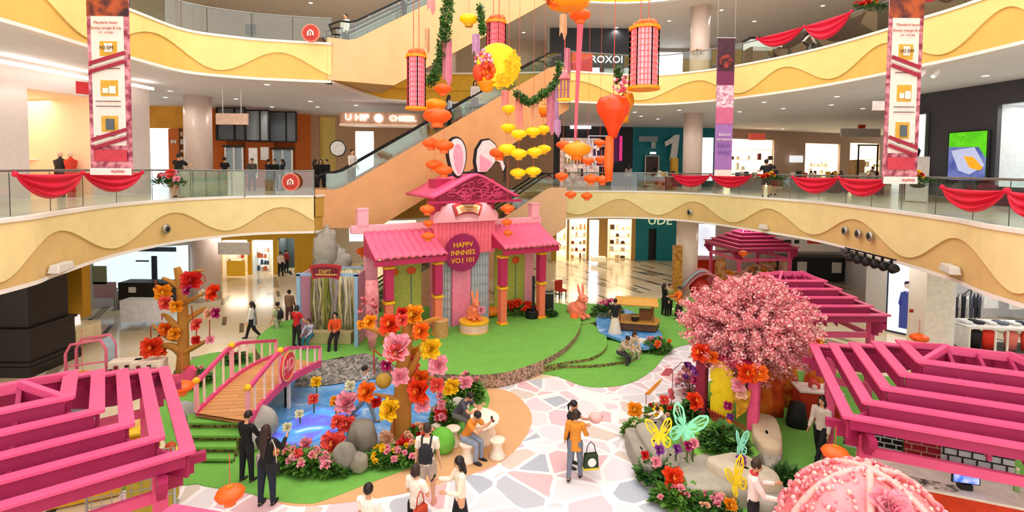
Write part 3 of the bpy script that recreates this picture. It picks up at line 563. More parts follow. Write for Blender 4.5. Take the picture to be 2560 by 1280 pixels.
# ================================================================ bunny gate
GA = R(30.5); gt = thing('bunny_gate', 'tall pink festival gate with bunny ears and two tiled side roofs on the green stage', 'gate', (-1.67, 20.7, .5), GA)
ROSE = mat('#f2688c', .5, var=.04, scale=2); MAG = mat('#c22a5c', .5, var=.04, scale=2); BLUSH = mat('#f7aebb', .5, var=.03)
def gcol(x, y=0.):
    M = MB(); M.box((x, y, .78), (.3, .3, 1.56)); M.build('column_lower', CORAL, gt, bevel=.01)
    M = MB(); M.box((x, y, 2.3), (.33, .33, 1.2)); M.build('column_upper', MAG, gt, bevel=.01)
    for z in (.05, 1.6, 2.95):
        M = MB(); M.box((x, y, z), (.4, .4, .09)); M.build('column_band', YEL, gt, bevel=.01)
for x in (-3.5, -1.5, 1.5, 3.5): gcol(x)
def tiles(x0, x1):
    n = 10; rows = []; sg = [0, .15, .35, .6, .85, 1]
    for s in sg:
        row = []
        for k in range(n*6+1):
            u = k/(n*6); x = x0+(x1-x0)*u; zz = .07*abs(math.sin(PI*n*u)); y = 1.15-1.75*s; z = 4.15-.8*(s**.85); row.append((x, y, z+zz))
        rows.append(row)
    M = MB(); M.grid(rows); M.build('tiled_roof', ROSE, gt, smooth=True, thick=.06)
    M = MB(); M.beam((x0, -.42, 3.2), (x1, -.42, 3.2), .12, .22); M.build('eave_beam', MAG, gt)
    for x in (x0+.02, x1-.02):
        M = MB(); M.prism([(x-.03, 1.1, 4.1), (x-.03, .3, 3.75), (x-.03, -.45, 3.3), (x-.03, 1.1, 3.3)], (.06, 0, 0)); M.build('gable_side', MAG, gt)
tiles(-4.15, -1.3); tiles(1.3, 4.15)
# printed back panels of the wings
def panel_mat():
    m = bpy.data.materials.new('garden_print'); m.use_nodes = True; nt = m.node_tree; b = nt.nodes['Principled BSDF']; L = nt.links.new
    tc = nt.nodes.new('ShaderNodeTexCoord'); br = nt.nodes.new('ShaderNodeTexBrick'); br.inputs['Scale'].default_value = 4; br.inputs['Mortar Size'].default_value = .012
    mp = nt.nodes.new('ShaderNodeMapping'); mp.inputs['Rotation'].default_value = (PI/2, 0, 0); L(tc.outputs['Object'], mp.inputs[0])
    br.inputs['Color1'].default_value = (*lin('#a9b84e'), 1); br.inputs['Color2'].default_value = (*lin('#c2c65a'), 1); br.inputs['Mortar'].default_value = (*lin('#7c8a3a'), 1); L(mp.outputs[0], br.inputs[0]); L(br.outputs[0], b.inputs['Base Color']); b.inputs['Roughness'].default_value = .5; return m
PRT = panel_mat()
for x0, x1 in ((-3.3, -1.75), (1.75, 3.35)):
    M = MB(); M.box(((x0+x1)/2, 1.2, 1.6), (x1-x0, .06, 3.2)); pn = M.build('printed_panel', PRT, gt)
    for k, dx in enumerate((.35, 1.1)):
        M = MB(); M.ball((x0+dx, 1.14, 2.5), (.2, .03, .16), 14, 8); M.build('printed_lantern', mat('#ea5a20', .5), pn)
        M = MB(); M.beam((x0+dx, 1.15, .6), (x0+dx, 1.15, 2.4), .03, .02, up=(0, 1, 0)); M.build('printed_stem', mat('#5f7f86', .5), pn)
for x in (-3.85, 3.6):
    M = MB(); M.box((x, 1.25, 2.05), (.5, .25, 4.1)); M.build('pillar', LPINK, gt, bevel=.02)
for x0, x1 in ((-4.6, -1.0), (1.0, 4.3)):
    M = MB(); M.box(((x0+x1)/2, 1.35, 4.88), (x1-x0, .3, .32)); M.build('top_beam', BLUSH, gt, bevel=.03)
for x in (-4.15, 3.95):
    M = MB(); M.box((x, 1.35, 5.35), (.42, .36, .62)); M.box((x, 1.35, 5.7), (.46, .4, .08)); M.build('finial_block', BLUSH, gt, bevel=.01)
# middle tower
M = MB(); M.box((0, 1.1, 2.4), (2.6, .5, 4.8)); M.build('tower_wall', mat('#f58aa4', .5, var=.04), gt)
M = MB(); M.box((-.1, .8, 1.9), (.85, .12, 3.8)); M.build('door_panel', mat('#f58fae', .5), gt)
def lattice(x0, x1, z0, z1, y, name, m, nx, nz):
    M = MB()
    for k in range(nx+1): xx = x0+(x1-x0)*k/nx; M.box((xx, y, (z0+z1)/2), (.03, .03, z1-z0))
    for k in range(nz+1): zz = z0+(z1-z0)*k/nz; M.box(((x0+x1)/2, y, zz), (x1-x0, .03, .03))
    return M.build(name, m, gt)
GRY = mat('#a9b2bb', .5)
M = MB(); M.box((-.95, .82, 1.6), (.7, .05, 3.2)); M.build('window_panel', mat('#c9ced2', .4), gt)
M = MB(); M.box((.8, .82, 1.9), (.85, .05, 3.8)); M.build('window_panel', mat('#c9ced2', .4), gt)
lattice(-1.28, -.6, 0, 3.2, .76, 'lattice_screen', GRY, 5, 8); lattice(.4, 1.2, 0, 3.8, .76, 'lattice_screen', GRY, 6, 9)
M = MB()
n = 90; M.grid([[(-1.42+2.84*k/n, .62+.05*math.sin(k*1.1), z) for k in range(n+1)] for z in (3.55, 5.25)]); M.build('curtain', mat('#f7778c', .6, var=.06), gt, smooth=True)
M = MB(); M.box((0, .95, 6.0), (2.75, .8, 1.5)); M.build('tower_upper', MAG, gt)
# scalloped plaque
pl = []; W_ = 1.5
prof = [(-1.5, 0), (-1.5, .25), (-1.36, .42), (-1.2, .45), (-1.12, .62), (-.95, .66), (-.88, .82), (-.6, .86), (.6, .86), (.88, .82), (.95, .66), (1.12, .62), (1.2, .45), (1.36, .42), (1.5, .25), (1.5, 0)]
M = MB(); M.prism([(x, .42, 5.0+z*1.1) for x, z in prof], (0, .1, 0)); pq = M.build('plaque', BLUSH, gt, tri=True)
def arcsign(cx, y, z, wd, h, m1, m2, par, bend=.12):
    def ring(w2, h2, yy, th):
        top = [(cx+w2*math.sin(a), yy, z+h2/2+bend*(math.cos(a*1.1)*2-1.6)) for a in np.linspace(-.95, .95, 13)]
        bot = [(cx+w2*.78*math.sin(a), yy, z-h2/2+bend*(math.cos(a*1.1)*2-1.6)) for a in np.linspace(.95, -.95, 13)]
        M = MB(); M.prism(top+bot, (0, th, 0)); return M
    a = ring(wd, h, y-.06, .1).build('sign_frame', m1, par, tri=True); b = ring(wd*.82, h*.62, y-.09, .05).build('sign_face', m2, a, tri=True); return a
a = arcsign(0, .38, 5.55, .85, .5, mat('#a83a3c', .35), mat('#f0b9a0', .4, emit=.15), gt)
M = MB(); M.box((0, .26, 5.62), (.8, .04, .07)); M.box((.05, .26, 5.5), (.75, .04, .05)); M.build('sign_strokes', mat('#c8963c', .4), a)
# round purple board with three lines of yellow letters
M = MB(); M.M = Matrix.Translation((-.2, .45, 3.52)) @ Matrix.Rotation(PI/2, 4, 'X'); M.lathe([(.8, -.04), (.8, .04)], n=40); rd = M.build('round_board', mat('#9c1f5c', .45), gt)
for s, z in (('HAPPV', 3.85), ('INNNIES', 3.52), ('VO.I 101', 3.19)): text(s, .3, mat('#f6c22c', .4, emit=.1), rd, (-.2, .38, z), name='board_lettering')
# curved gable roof
def rz(u): return 6.95-1.05*(abs(u)**1.25)*1.0+.16*abs(u)**5
rows = []
for y in (-.55, .2, 1.4, 2.6):
    rows.append([(1.95*u, y, rz(u)) for u in np.linspace(-1, 1, 25)])
M = MB(); M.grid(rows); M.build('roof', mat('#f0588a', .45, var=.03), gt, smooth=True, thick=.1)
M = MB(); top = [(1.9*u, -.5, rz(u)-.06) for u in np.linspace(-.9, .9, 21)]; M.prism(top+[(1.6, -.5, 5.9), (-1.6, -.5, 5.9)], (0, .05, 0)); gb = M.build('gable', mat('#8e1740', .5), gt, tri=True)
M = MB(); random.seed(3)
for k in range(46):
    u = random.uniform(-.6, .6); z = random.uniform(6.0, rz(u)-.15)
    if z < 6.0: continue
    r_ = random.uniform(.05, .11); a0 = random.random()*6; pts = [(2.0*u+r_*math.cos(a0+t)*(1+.3*t), -.54, z+r_*math.sin(a0+t)) for t in np.linspace(0, 5, 9)]; M.tube(pts, .02, 5)
M.build('carved_scrollwork', mat('#e04a7c', .5), gb)
M = MB(); M.beam((-2.1, -.5, 5.86), (2.1, -.5, 5.86), .1, .1); M.build('gable_beam', MAG, gt)
# ears
def ear(pts, name, par, m, y, th):
    M = MB(); M.prism([(x, y, z) for x, z in pts], (0, th, 0)); return M.build(name, m, par, tri=True)
def ell(cx, cz, rx, rz_, tilt, p=1.25, n=28):
    out = []
    for k in range(n):
        t = 2*PI*k/n; x = rx*math.sin(t)*(1-.22*math.cos(t)); z = -rz_*math.cos(t); out.append((cx+x*math.cos(tilt)-z*math.sin(tilt)*0+z*math.sin(tilt), cz+z*math.cos(tilt)))
    return out
EW = mat('#f3e2e6', .5); EP = mat('#eda3bd', .5)
e1 = ear(ell(-.62, 7.62, .44, .85, -.05), 'ear', gt, BLK, .12, .12); ear(ell(-.6, 7.62, .36, .77, -.05), 'ear_face', e1, EW, .08, .05); ear(ell(-.58, 7.56, .2, .6, -.05), 'ear_inner', e1, EP, .04, .05)
fold = [(x, 6.95+(z-6.95)*.9) for x, z in [(.25, 6.95), (.15, 7.5), (.22, 8.1), (.5, 8.55), (.85, 8.62), (1.15, 8.4), (1.5, 7.8), (1.72, 7.25), (1.62, 7.0), (1.45, 7.45), (1.2, 7.55), (.95, 7.2), (.7, 6.95)]]
e2 = ear(fold, 'ear', gt, BLK, .12, .12); ear([(.93+(x-.93)*.88, 7.75+(z-7.75)*.9) for x, z in fold], 'ear_face', e2, EW, .08, .05)
ear([(.4, 7.1), (.42, 7.75), (1.0, 7.42), (.85, 7.2), (.68, 7.08)], 'ear_inner', e2, EP, .04, .05)
M = MB(); M.tube([(1.2, .14, 7.5), (1.5, .14, 7.6), (1.68, .14, 7.3), (1.62, .14, 6.6)], .04, 6); M.tube([(-1.1, .14, 6.85), (-.6, .14, 6.98), (0, .14, 7.02), (.6, .14, 6.98)], .05, 6); M.build('ear_bracket', BLK, gt)
for x, p_ in ((-.6, 8), (.6, 8)):
    l = bpy.data.lights.new('plaque_lamp', 'SPOT'); l.energy = 30; l.spot_size = R(80); l.color = (1, .8, .7); l.shadow_soft_size = .05
    lo = bpy.data.objects.new('plaque_lamp', l); C.objects.link(lo); lo.parent = gt; lo.location = (x, -.1, 6.0); lo.rotation_euler = (R(35), 0, 0)

for c in kids(gt):
    n_ = c.name.split('.')[0]; dz = {'roof': -.45, 'gable': -.45, 'gable_beam': -.45, 'ear': -.42, 'ear_bracket': -.43, 'tower_upper': -.45, 'plaque': -.5, 'sign_frame': -.5, 'curtain': -.45, 'round_board': -.32, 'top_beam': -.58, 'finial_block': -.6, 'plaque_lamp': -.5}.get(n_)
    if dz: c.location.z += dz
# ================================================================ escalators
FLANK = mat('#dda16a', .5, var=.05, scale=1.2); FLANKB = mat('#e9bb84', .5, var=.04, scale=1.2)
ESG = 'escalators crossing the atrium'
def escalator(name, label, P0, P1, m, width=2.3, lag=1.7, under=None):
    t = thing(name, label, 'escalator', P0, 0, ESG); P0 = Vector(P0); P1 = Vector(P1); h = Vector((P1.x-P0.x, P1.y-P0.y, 0)); Lh = h.length; e = h/Lh; n = Vector((-e.y, e.x, 0))
    if n.y < 0: n = -n
    dz = P1.z-P0.z; f = 1.0
    def zf(s): return dz*min(1, max(0, (s-f)/(Lh-2*f)))
    def zb(s): return dz*min(1, max(0, (s-f-lag)/(Lh-2*f)))-1.42
    S = [0, .5, f-.15, f+.15]+list(np.linspace(f+.5, Lh-f-.5, 8))+[Lh-f-.15, Lh-f+.15, Lh-.4, Lh]; S += [f+lag]; S = sorted(S)
    def pt(s, off, z): return e*s+n*off+Vector((0, 0, z))
    for off in (0, width):
        M = MB(); M.grid([[pt(s, off, zb(s)) for s in S], [pt(s, off, zf(s)+.28) for s in S]]); M.grid([[pt(s, off+.12, zb(s)) for s in S], [pt(s, off+.12, zf(s)+.28) for s in S]])
        M.grid([[pt(s, off, zf(s)+.28) for s in S], [pt(s, off+.12, zf(s)+.28) for s in S]]); M.build('side_panel', m, t)
    M = MB(); M.grid([[pt(s, 0, zb(s)) for s in S], [pt(s, width+.12, zb(s)) for s in S]]); M.build('soffit', under or mat('#c8a04a', .6), t)
    M = MB(); k = int((Lh-2*f)/.36); prof = [(0, 0), (f, 0)]
    for i in range(k): s = f+(Lh-2*f)*(i+1)/k; z = dz*(i+1)/k; prof += [(prof[-1][0], z), (s, z)]
    prof.append((Lh, dz))
    for o0, o1 in ((.2, width/2-.08), (width/2+.15, width-.06)): M.grid([[pt(s, o0, z) for s, z in prof], [pt(s, o1, z) for s, z in prof]])
    M.build('steps', mat('#8a7a66', .5, .3, var=.2, scale=9), t)
    for off in (.06, width/2+.03, width+.06):
        M = MB(); M.grid([[pt(s, off, zf(s)+.28) for s in S[1:-1]], [pt(s, off, zf(s)+.98) for s in S[1:-1]]]); M.build('glass_side', GLASS, t)
        M = MB(); pts = [pt(S[1]-.3, off, .5), pt(S[1]-.42, off, .8)]+[pt(s, off, zf(s)+1.02) for s in S[1:-1]]+[pt(S[-2]+.3, off, dz+.8)]; M.tube(pts, .045, 6); M.build('handrail', BLK, t)
    return t
EA = ((-8.5, 21.5, 6), (2.9, 26.0, 12.2)); EB = ((-7.5, 20.4, 12.2), (3.2, 25.8, 18.4)); EC = ((-8, 24.4, 0), (2.95, 27.0, 6))
escalator('escalator', 'tan-sided escalator rising from the left second-floor balcony past the lanterns', *EA, FLANK)
escalator('escalator', 'highest tan escalator, rising from the upper left balcony out of the picture', *EB, FLANKB, under=mat('#caa23c', .6))
escalator('escalator', 'lowest escalator behind the bunny gate, climbing to the right balcony', *EC, mat('#e2b58a', .5, var=.04))
# round red floor-sticker signs on the glass at the escalator foots
def disc_sign(px, py, Y, r, label):
    p = D(px, py, Y); t = thing('round_sign', label, 'sign', p); M = MB(); M.M = Matrix.Rotation(PI/2, 4, 'X'); M.lathe([(r, -.02), (r, .02)], n=32); M.build('disc', mat('#c43c34', .5), t)
    M = MB(); M.M = Matrix.Rotation(PI/2, 4, 'X')
    for a in range(28): M.beam((r*1.02*math.cos(a*PI/14), r*1.02*math.sin(a*PI/14), 0), (r*1.02*math.cos((a+1)*PI/14), r*1.02*math.sin((a+1)*PI/14), 0), .05, .06)
    M.build('rim', mat('#e98a74', .5), t); M = MB(); M.tube([(-r*.3, -.05, -r*.35), (-r*.3, -.05, r*.1), (0, -.05, r*.35), (r*.3, -.05, r*.1), (r*.3, -.05, -r*.3)], .035, 6); M.beam((0, -.05, r*.1), (0, -.05, -r*.35), .05, .03); M.build('symbol', WHITE, t)
disc_sign(727, 455, 20.7, .34, 'round red sign with white symbol on the glass beside the lower escalator foot')
disc_sign(777, 83, 19.6, .32, 'round red sign on the glass beside the upper escalator foot')
# ================================================================ banners
def banner(name, label, x0, x1, yt, yb, Y, base, rects, texts=(), lean=0):
    a = D(x0, yt, Y); b = D(x1, yb, Y); w_ = abs(D(x1, yb, Y).x-D(x0, yb, Y).x); h_ = a.z-b.z; cx = (D(x0, yb, Y).x+D(x1, yb, Y).x)/2
    t = thing(name, label, 'banner', (cx, Y, b.z), 0, 'hanging vertical banners')
    M = MB(); M.box((0, 0, h_/2), (w_, .03, h_)); M.build('cloth', base, t)
    for i, (u0, v0, u1, v1, c) in enumerate(rects):
        M = MB(); M.box(((u0+u1)/2*w_-w_/2, -.02-.004*i, h_*(1-(v0+v1)/2)), ((u1-u0)*w_, .008, h_*(v1-v0))); M.build('printed_field', c, t)
    for s, u, v, sz, c in texts: text(s, sz, c, t, (u*w_-w_/2, -.09, h_*(1-v)), name='banner_lettering', ext=.004)
    M = MB(); M.tube([(-w_/2-.05, 0, h_), (w_/2+.05, 0, h_)], .03, 6); M.build('top_rod', METAL, t)
    for x in (-w_/2, w_/2): M = MB(); M.tube([(x, 0, h_), (x, 0, max(h_+.5, 16.9-b.z if Y > 16 else h_+4))], .008, 4); M.build('cord', METAL, t)
    return t, w_, h_
PATB = mat('#8e2848', .5, c2='#e59aa4', scale=5); PAPER = mat('#f2e2d8', .5, var=.03); MUST = mat('#d8a638', .5); RB = mat('#c83a4a', .5, var=.1); BRK = mat('#3a1a2a', .5, c2='#b8542c', scale=3); GOLDT = mat('#b84a3c', .5)
def slash(t, w_, h_, v, sgn, dark='#a3203c'):
    z = h_*(1-v)
    for k, c in enumerate((mat(dark, .5), PAPER, mat(dark, .5))):
        M = MB(); zz = z-k*.11+.1; M.beam((-w_*.42, -.075, zz-sgn*.14), (w_*.42, -.075, zz+sgn*.14), .02, .09 if k != 1 else .03); M.build('diagonal_stripe', c, t)
for args in (('left', 229, 332, -60, 438, 13.2, 1), ('right', 2205, 2290, -60, 460, 13.6, -1)):
    s, x0, x1, yt, yb, Y, sg = args
    lab = 'tall patterned red banner with pale panels hanging at the left' if sg == 1 else 'tall patterned red banner with pale panels hanging before the dark wall at the right'
    R_ = [(0, .0, 1, .2, BRK), (.1, .2, .88, .85, PAPER), (.3, .325, .72, .4, MUST), (.3, .52, .72, .6, MUST), (.3, .7, .7, .78, MUST), (.1, .87, .9, .93, RB), (0, .965, 1, 1.0, WHITE), (.42, .335, .62, .38, PAPER), (.36, .56, .5, .585, WHITE), (.52, .55, .68, .588, WHITE), (.42, .715, .62, .77, mat('#5c6068', .5))]
    R_ += [(.2, v, .8, v+.004, mat('#6a4a4a', .5)) for v in (.46, .625, .65, .8)]
    t, w_, h_ = banner('hanging_banner', lab, x0, x1, yt, yb, Y, PATB, R_, [('Mandarin bazar', .5, .235, .1, GOLDT), ('Bunny orange & tea', .5, .262, .1, GOLDT), ('1ST - 31ST JAN', .5, .285, .06, GOLDT), ('H2 EM', .5, .36, .13, mat('#4a2a22', .5)), ('45|/MAR', .7, .982, .1, mat('#c8323c', .5))])
    slash(t, w_, h_, .43, sg); slash(t, w_, h_, .815, sg)
t, w_, h_ = banner('hanging_banner', 'narrow purple banner with white tree print hanging near the white column', 1785, 1828, 95, 440, 22.4, mat('#a473b8', .5, var=.08, scale=1), [(0, 0, 1, .24, mat('#4a2334', .5, var=.2)), (0, .24, 1, .34, mat('#7c2a58', .5)), (0, .34, 1, .5, mat('#c77f9c', .5, c2='#f6dfe6', scale=10)), (0, .5, 1, .62, mat('#d06a90', .5)), (0, .955, 1, 1, PAPER)], [('BAGOI', .5, .70, .17, WHITE), ('NETSERIANA', .5, .735, .12, WHITE), ('DILO', .5, .78, .24, mat('#6d4aa6', .5)), ('WAZ', .5, .83, .24, mat('#6d4aa6', .5))])
M = MB(); M.M = Matrix.Translation((0, -.05, h_*.83)) @ Matrix.Rotation(PI/2, 4, 'X'); M.lathe([(.3, -.02), (.3, .02)], n=24); M.build('round_print', mat('#a83c34', .5, c2='#3a1820', scale=6), t)
# ================================================================ swags on the railings
SWAG = mat('#e0143c', .55, var=.05, scale=2); n_sw = 0
def path_at(path, px):
    xs = [PX(p)[0] if p.y > 2 else (-999 if p.x < 0 else 9999) for p in path]
    for i in range(len(path)-1):
        a, b = xs[i], xs[i+1]
        if (a-px)*(b-px) <= 0 and a != b: return path[i].lerp(path[i+1], (px-a)/(b-a))
    return path[-1]
def swag(path, x0, x1, zt, drop, label, grp='crimson swags tied along the balcony railings'):
    a = path_at(path, x0); b = path_at(path, x1); a = Vector((a.x, a.y, zt)); b = Vector((b.x, b.y, zt)); e = b-a; n = Vector((e.y, -e.x, 0)).normalized()
    if n.dot(a) > 0: n = -n
    t = thing('swag', label, 'swag', (a+b)/2, 0, grp); o = Vector(t.location); rows = []
    for j in range(13):
        v = j/12; row = []
        for i in range(25):
            u = i/24; k = max(0, 1-(2*u-1)**2); s = drop*(v**.9)*k**.85; row.append(a+e*u-Vector((0, 0, s+.03*k))+n*(.12+.06*math.sin(v*17)*k**.5+.05*k)-o)
        rows.append(row)
    M = MB(); M.grid(rows); M.build('drape', SWAG, t, smooth=True, thick=.015)
    for q in (a, b):
        M = MB(); M.ball(q+n*.12-o, (.06, .06, .07), 8, 6); M.build('knot', SWAG, t, smooth=True)
for path, z, lst in ((L2L, 7.02, ((24, 195, .58, 'crimson swag nearest the left picture edge'), (197, 347, .55, 'crimson swag behind the foot of the left banner'))),
                     (L2R, 7.02, ((1683, 1778, .62, 'crimson swag left of the purple banner foot, below the white column'), (1780, 1882, .58, 'crimson swag at the foot of the purple banner'), (1986, 2101, .62, 'crimson swag right of the person leaning on the right railing'), (2103, 2228, .6, 'crimson swag behind the foot of the right banner'))),
                     (L2R, 6.85, ((2366, 2528, .52, 'wide crimson swag below the picture screen of the dark wall'), (2531, 2640, .5, 'crimson swag cut by the right picture edge'))),
                     (L3R, 13.28, ((1895, 2012, .55, 'upper crimson swag, the left one on the third-floor railing'), (2014, 2132, .75, 'upper crimson swag, the one just left of the flower garland on the third floor'), (2292, 2385, .6, 'upper crimson swag right of the right banner, at the top edge')))):
    for x0, x1, dr, lb in lst: swag(path, x0, x1, z, dr, lb)
# ================================================================ hanging decorations over the gate
OG = mat('#f4601a', .4, var=.06, emit=.12); YG = mat('#fbc80e', .4, var=.04, emit=.3); AM = mat('#f99412', .4, var=.06, emit=.15); STR = mat('#d85a4a', .5)
def lantern_proto(name, label, m, stem, squash=.72):
    t = thing(name, label, 'lantern', (0, 0, 0), 0, None)
    M = MB(); M.lathe([(.12, -.72*squash), (.55, -.6*squash), (.9, -.28*squash), (1, .05*squash), (.86, .4*squash), (.5, .66*squash), (.14, .74*squash)], n=20, fn=lambda th, z: 1-.05*abs(math.sin(th*5))); M.build('shade', m, t, smooth=True)
    M = MB(); M.lathe([(.42, -1.05*squash), (.4, -.55*squash)], n=12, fn=lambda th, z: 1-.1*abs(math.sin(th*3))); M.build('fringe', stem, t, smooth=True)
    M = MB(); M.lathe([(.2, .7*squash), (.2, .85*squash)], n=10); M.build('cap', mat('#c98a1e', .4), t)
    return t
LP = {'o': lantern_proto('paper_lantern', 'orange', OG, mat('#f47a3a', .5, emit=.1)), 'y': lantern_proto('paper_lantern', 'yellow', YG, mat('#e8b43c', .5)), 'a': lantern_proto('paper_lantern', 'amber', AM, mat('#f07a24', .5))}
for k_ in LP.values(): KC[k_] = [(ch, kids(ch)) for ch in kids(k_)]
used = set()
cable = MB()
LN = [('o', 1107, 222, 20, 17, 'orange lantern hung highest of the column of lanterns above the gate roof'), ('a', 1088, 262, 25, 17, 'amber lantern tucked beneath the highest orange one'), ('o', 1093, 290, 32, 16.6, 'wide orange lantern of the column, level with the escalator riders'), ('o', 1078, 358, 20, 16.8, 'orange lantern left of the bunny ears, upper left of four'), ('o', 1110, 364, 22, 16.5, 'orange lantern touching the left bunny ear, upper right of four'), ('o', 1086, 412, 20, 16.8, 'orange lantern over the gate roof, lower left of four'), ('o', 1110, 426, 20, 16.5, 'orange lantern resting near the gate roof, lower right of four'),
      ('o', 1068, 523, 17, 16.2, 'orange lantern before the left end of the gate top roof'), ('o', 1071, 558, 12, 16.2, 'small orange lantern above the left tiled roof'), ('o', 1070, 590, 15, 16.2, 'orange lantern hanging lowest before the left tiled roof'), ('o', 1269, 521, 16, 17, 'orange lantern before the right end of the gate top roof'), ('o', 1267, 555, 12, 17, 'small orange lantern above the right tiled roof'), ('o', 1270, 582, 11, 17, 'orange lantern hanging lowest before the right tiled roof'),
      ('y', 1172, 48, 21, 17, 'single yellow lantern high beside the leafy vine'), ('y', 1271, 272, 16, 18, 'yellow lantern, topmost of the left yellow string'), ('y', 1270, 319, 17, 18, 'yellow lantern, second from the top of the left yellow string'), ('y', 1297, 335, 18, 17.5, 'yellow lantern, left of the upper row of three'), ('y', 1333, 329, 18, 17.8, 'yellow lantern in the middle of the upper row of three'), ('y', 1359, 323, 16, 18.2, 'yellow lantern, right of the upper row of three'), ('y', 1268, 372, 20, 17.4, 'yellow lantern overlapping the orange one right of the ears'), ('y', 1297, 384, 19, 17.2, 'yellow lantern, second of the middle row'), ('y', 1337, 380, 18, 17.5, 'yellow lantern, third of the middle row'), ('y', 1360, 372, 16, 18.2, 'yellow lantern, last of the middle row'), ('y', 1295, 432, 18, 17.5, 'yellow lantern, left one of the lowest pair'), ('y', 1333, 428, 18, 17.5, 'yellow lantern, right one of the lowest pair'), ('o', 1248, 382, 22, 18, 'orange lantern just right of the folded bunny ear'), ('a', 1361, 275, 20, 18.5, 'amber lantern below the leafy garland'),
      ('a', 1443, 374, 31, 16, 'big amber lantern low in front of the dark shops'), ('o', 1450, 38, 24, 15.5, 'orange lantern under the giant orange canopy at the top'), ('a', 1408, 2, 0, 15, ''), ('o', 1408, 362, 16, 19, 'orange lantern left of the big amber one'), ('o', 1404, 440, 15, 19, 'orange lantern low left above the right balcony'), ('o', 1470, 402, 14, 19, 'orange lantern at the lower right of the big amber one'), ('o', 1502, 398, 13, 20, 'orange lantern before the dark shop, right of the big amber one'), ('o', 1500, 357, 13, 20, 'orange lantern before the lit shop shelves'), ('o', 1478, 447, 17, 19, 'orange lantern in front of the right balcony glass, left of two'), ('o', 1506, 449, 16, 19, 'orange lantern in front of the right balcony glass, right of two'), ('o', 1427, 486, 13, 19, 'small orange lantern left of the pair before the cream fascia'), ('o', 1467, 490, 13, 19, 'small orange lantern right of the pair before the cream fascia')]
for c, x, y, r, Y, lb in LN:
    if not r: continue
    p = D(x, y, Y); s = 1.15*r/FPX*Y
    cc = MB(); k = LP[c]
    if c not in used: used.add(c); k.location = p; k.scale = (s,)*3; k['label'] = lb; k['group'] = 'paper lanterns hanging above the gate'; o = k
    else: o = dup(k, p, 0, lb, s, 'paper lanterns hanging above the gate')
    tz = 19.5
    for c2, x2, y2, r2, Y2, _ in LN:
        if r2 and y2 < y-4 and abs(x2-x) < 26 and abs(Y2-Y) < 1.2: q = D(x2, y2, Y2); tz = min(tz, q.z-r2/FPX*Y2*.7)
    cc.tube([(0, 0, .6), (0, 0, max(.75, (tz-p.z)/s))], .006/s, 4); cc.build('cord', STR, o)
def rose_bits(M, c, r, n=30, seed=1, cols=3, sz=.25):
    random.seed(seed)
    for i in range(n):
        M.m = random.randrange(cols); u = Vector((random.gauss(0, 1), random.gauss(0, 1), random.gauss(0, 1))).normalized()*r*random.uniform(.55, 1); M.ball(Vector(c)+u, r*sz*random.uniform(.7, 1.3), 6, 4, dis=.5, freq=2, seed=i)
def cage(x0, x1, yt, yb, Y, label, m1, m2):
    a = D(x0, yt, Y); b = D(x1, yb, Y); w_ = (b.x-a.x)/2; h_ = a.z-b.z; t = thing('cage_lantern', label, 'lantern', ((a.x+b.x)/2, Y, b.z), 0, 'tall lattice cage lanterns')
    M = MB(); n = 6; r = w_*1.02
    P = [Vector((r*math.cos(PI/6+k*PI/3+.3), r*math.sin(PI/6+k*PI/3+.3), 0)) for k in range(6)]
    M.lathe([(r*.9, .04), (r*.9, h_)], n=6); M.build('paper_core', m2, t)
    M = MB()
    for k in range(6):
        p, q = P[k], P[(k+1) % 6]
        for j in range(5): s = p.lerp(q, j/4); M.beam(s, s+Vector((0, 0, h_)), .03 if j in (0, 4) else .014, .03)
        for j in range(11): z = Vector((0, 0, h_*j/10)); M.beam(p+z, q+z, .03, .016)
    M.build('lattice', m1, t)
    M = MB(); M.lathe([(r*1.15, -.08), (r*1.15, .0)], n=24); M.build('base_plate', AM, t); M = MB(); M.lathe([(r*1.1, h_), (r*1.1, h_+.08)], n=24); M.build('top_plate', AM, t)
    M = MB(); random.seed(5)
    for k in range(9): a_ = random.random()*6.28; M.ball((r*.6*math.cos(a_), r*.6*math.sin(a_), h_+.13), .13, 7, 5, dis=.6, freq=2.5, seed=k)
    M.build('top_flowers', OG, t)
    for dx in (-.3, .3): M = MB(); M.tube([(w_*dx, 0, h_), (w_*dx*.6, 0, 19-b.z)], .012, 4); M.build('cord', STR, t)
CR1 = mat('#ea5064', .5); CR2 = mat('#ffb8c2', .5, emit=.3)
cage(1017, 1064, 145, 268, 16, 'slender pink lattice lantern left of the leafy vine', CR1, CR2)
cage(1577, 1643, 75, 218, 15, 'large pink lattice lantern hanging alone at the right', mat('#f26a6a', .5), CR2)
cage(1217, 1263, 60, 200, 17, 'red lattice lantern behind the golden moon', mat('#ee5a62', .5), mat('#f4889a', .5, emit=.1))
# golden moon disc with flower cluster
p = D(1247, 163, 16); t = thing('golden_moon', 'golden moon-shaped flower disc with a red bird bouquet on its left side', 'decoration', p)
M = MB(); M.M = Matrix.Rotation(PI/2, 4, 'X') @ Matrix.Rotation(.25, 4, 'Y'); M.lathe([(.5, -.04), (.68, -.06), (.7, 0), (.68, .06), (.5, .04)], n=40); M.build('disc', YG, t, smooth=True)
M = MB(); random.seed(11)
for i in range(260):
    a = random.uniform(-1.7, .8); r = random.uniform(.25, .72); M.ball((r*math.cos(a), -.09, r*math.sin(a)-.05), .03, 5, 4, dis=.5, seed=i)
M.build('yellow_blossom', mat('#d8a20c', .6, c2='#f6d020', scale=8), t)
M = MB(); rose_bits(M, (-.45, -.15, .15), .3, 60, 4, 3, .2); M.build('pink_blossom', [mat('#f29ab4', .5), mat('#d8486a', .5), mat('#f4c0cc', .5)], t, smooth=True)
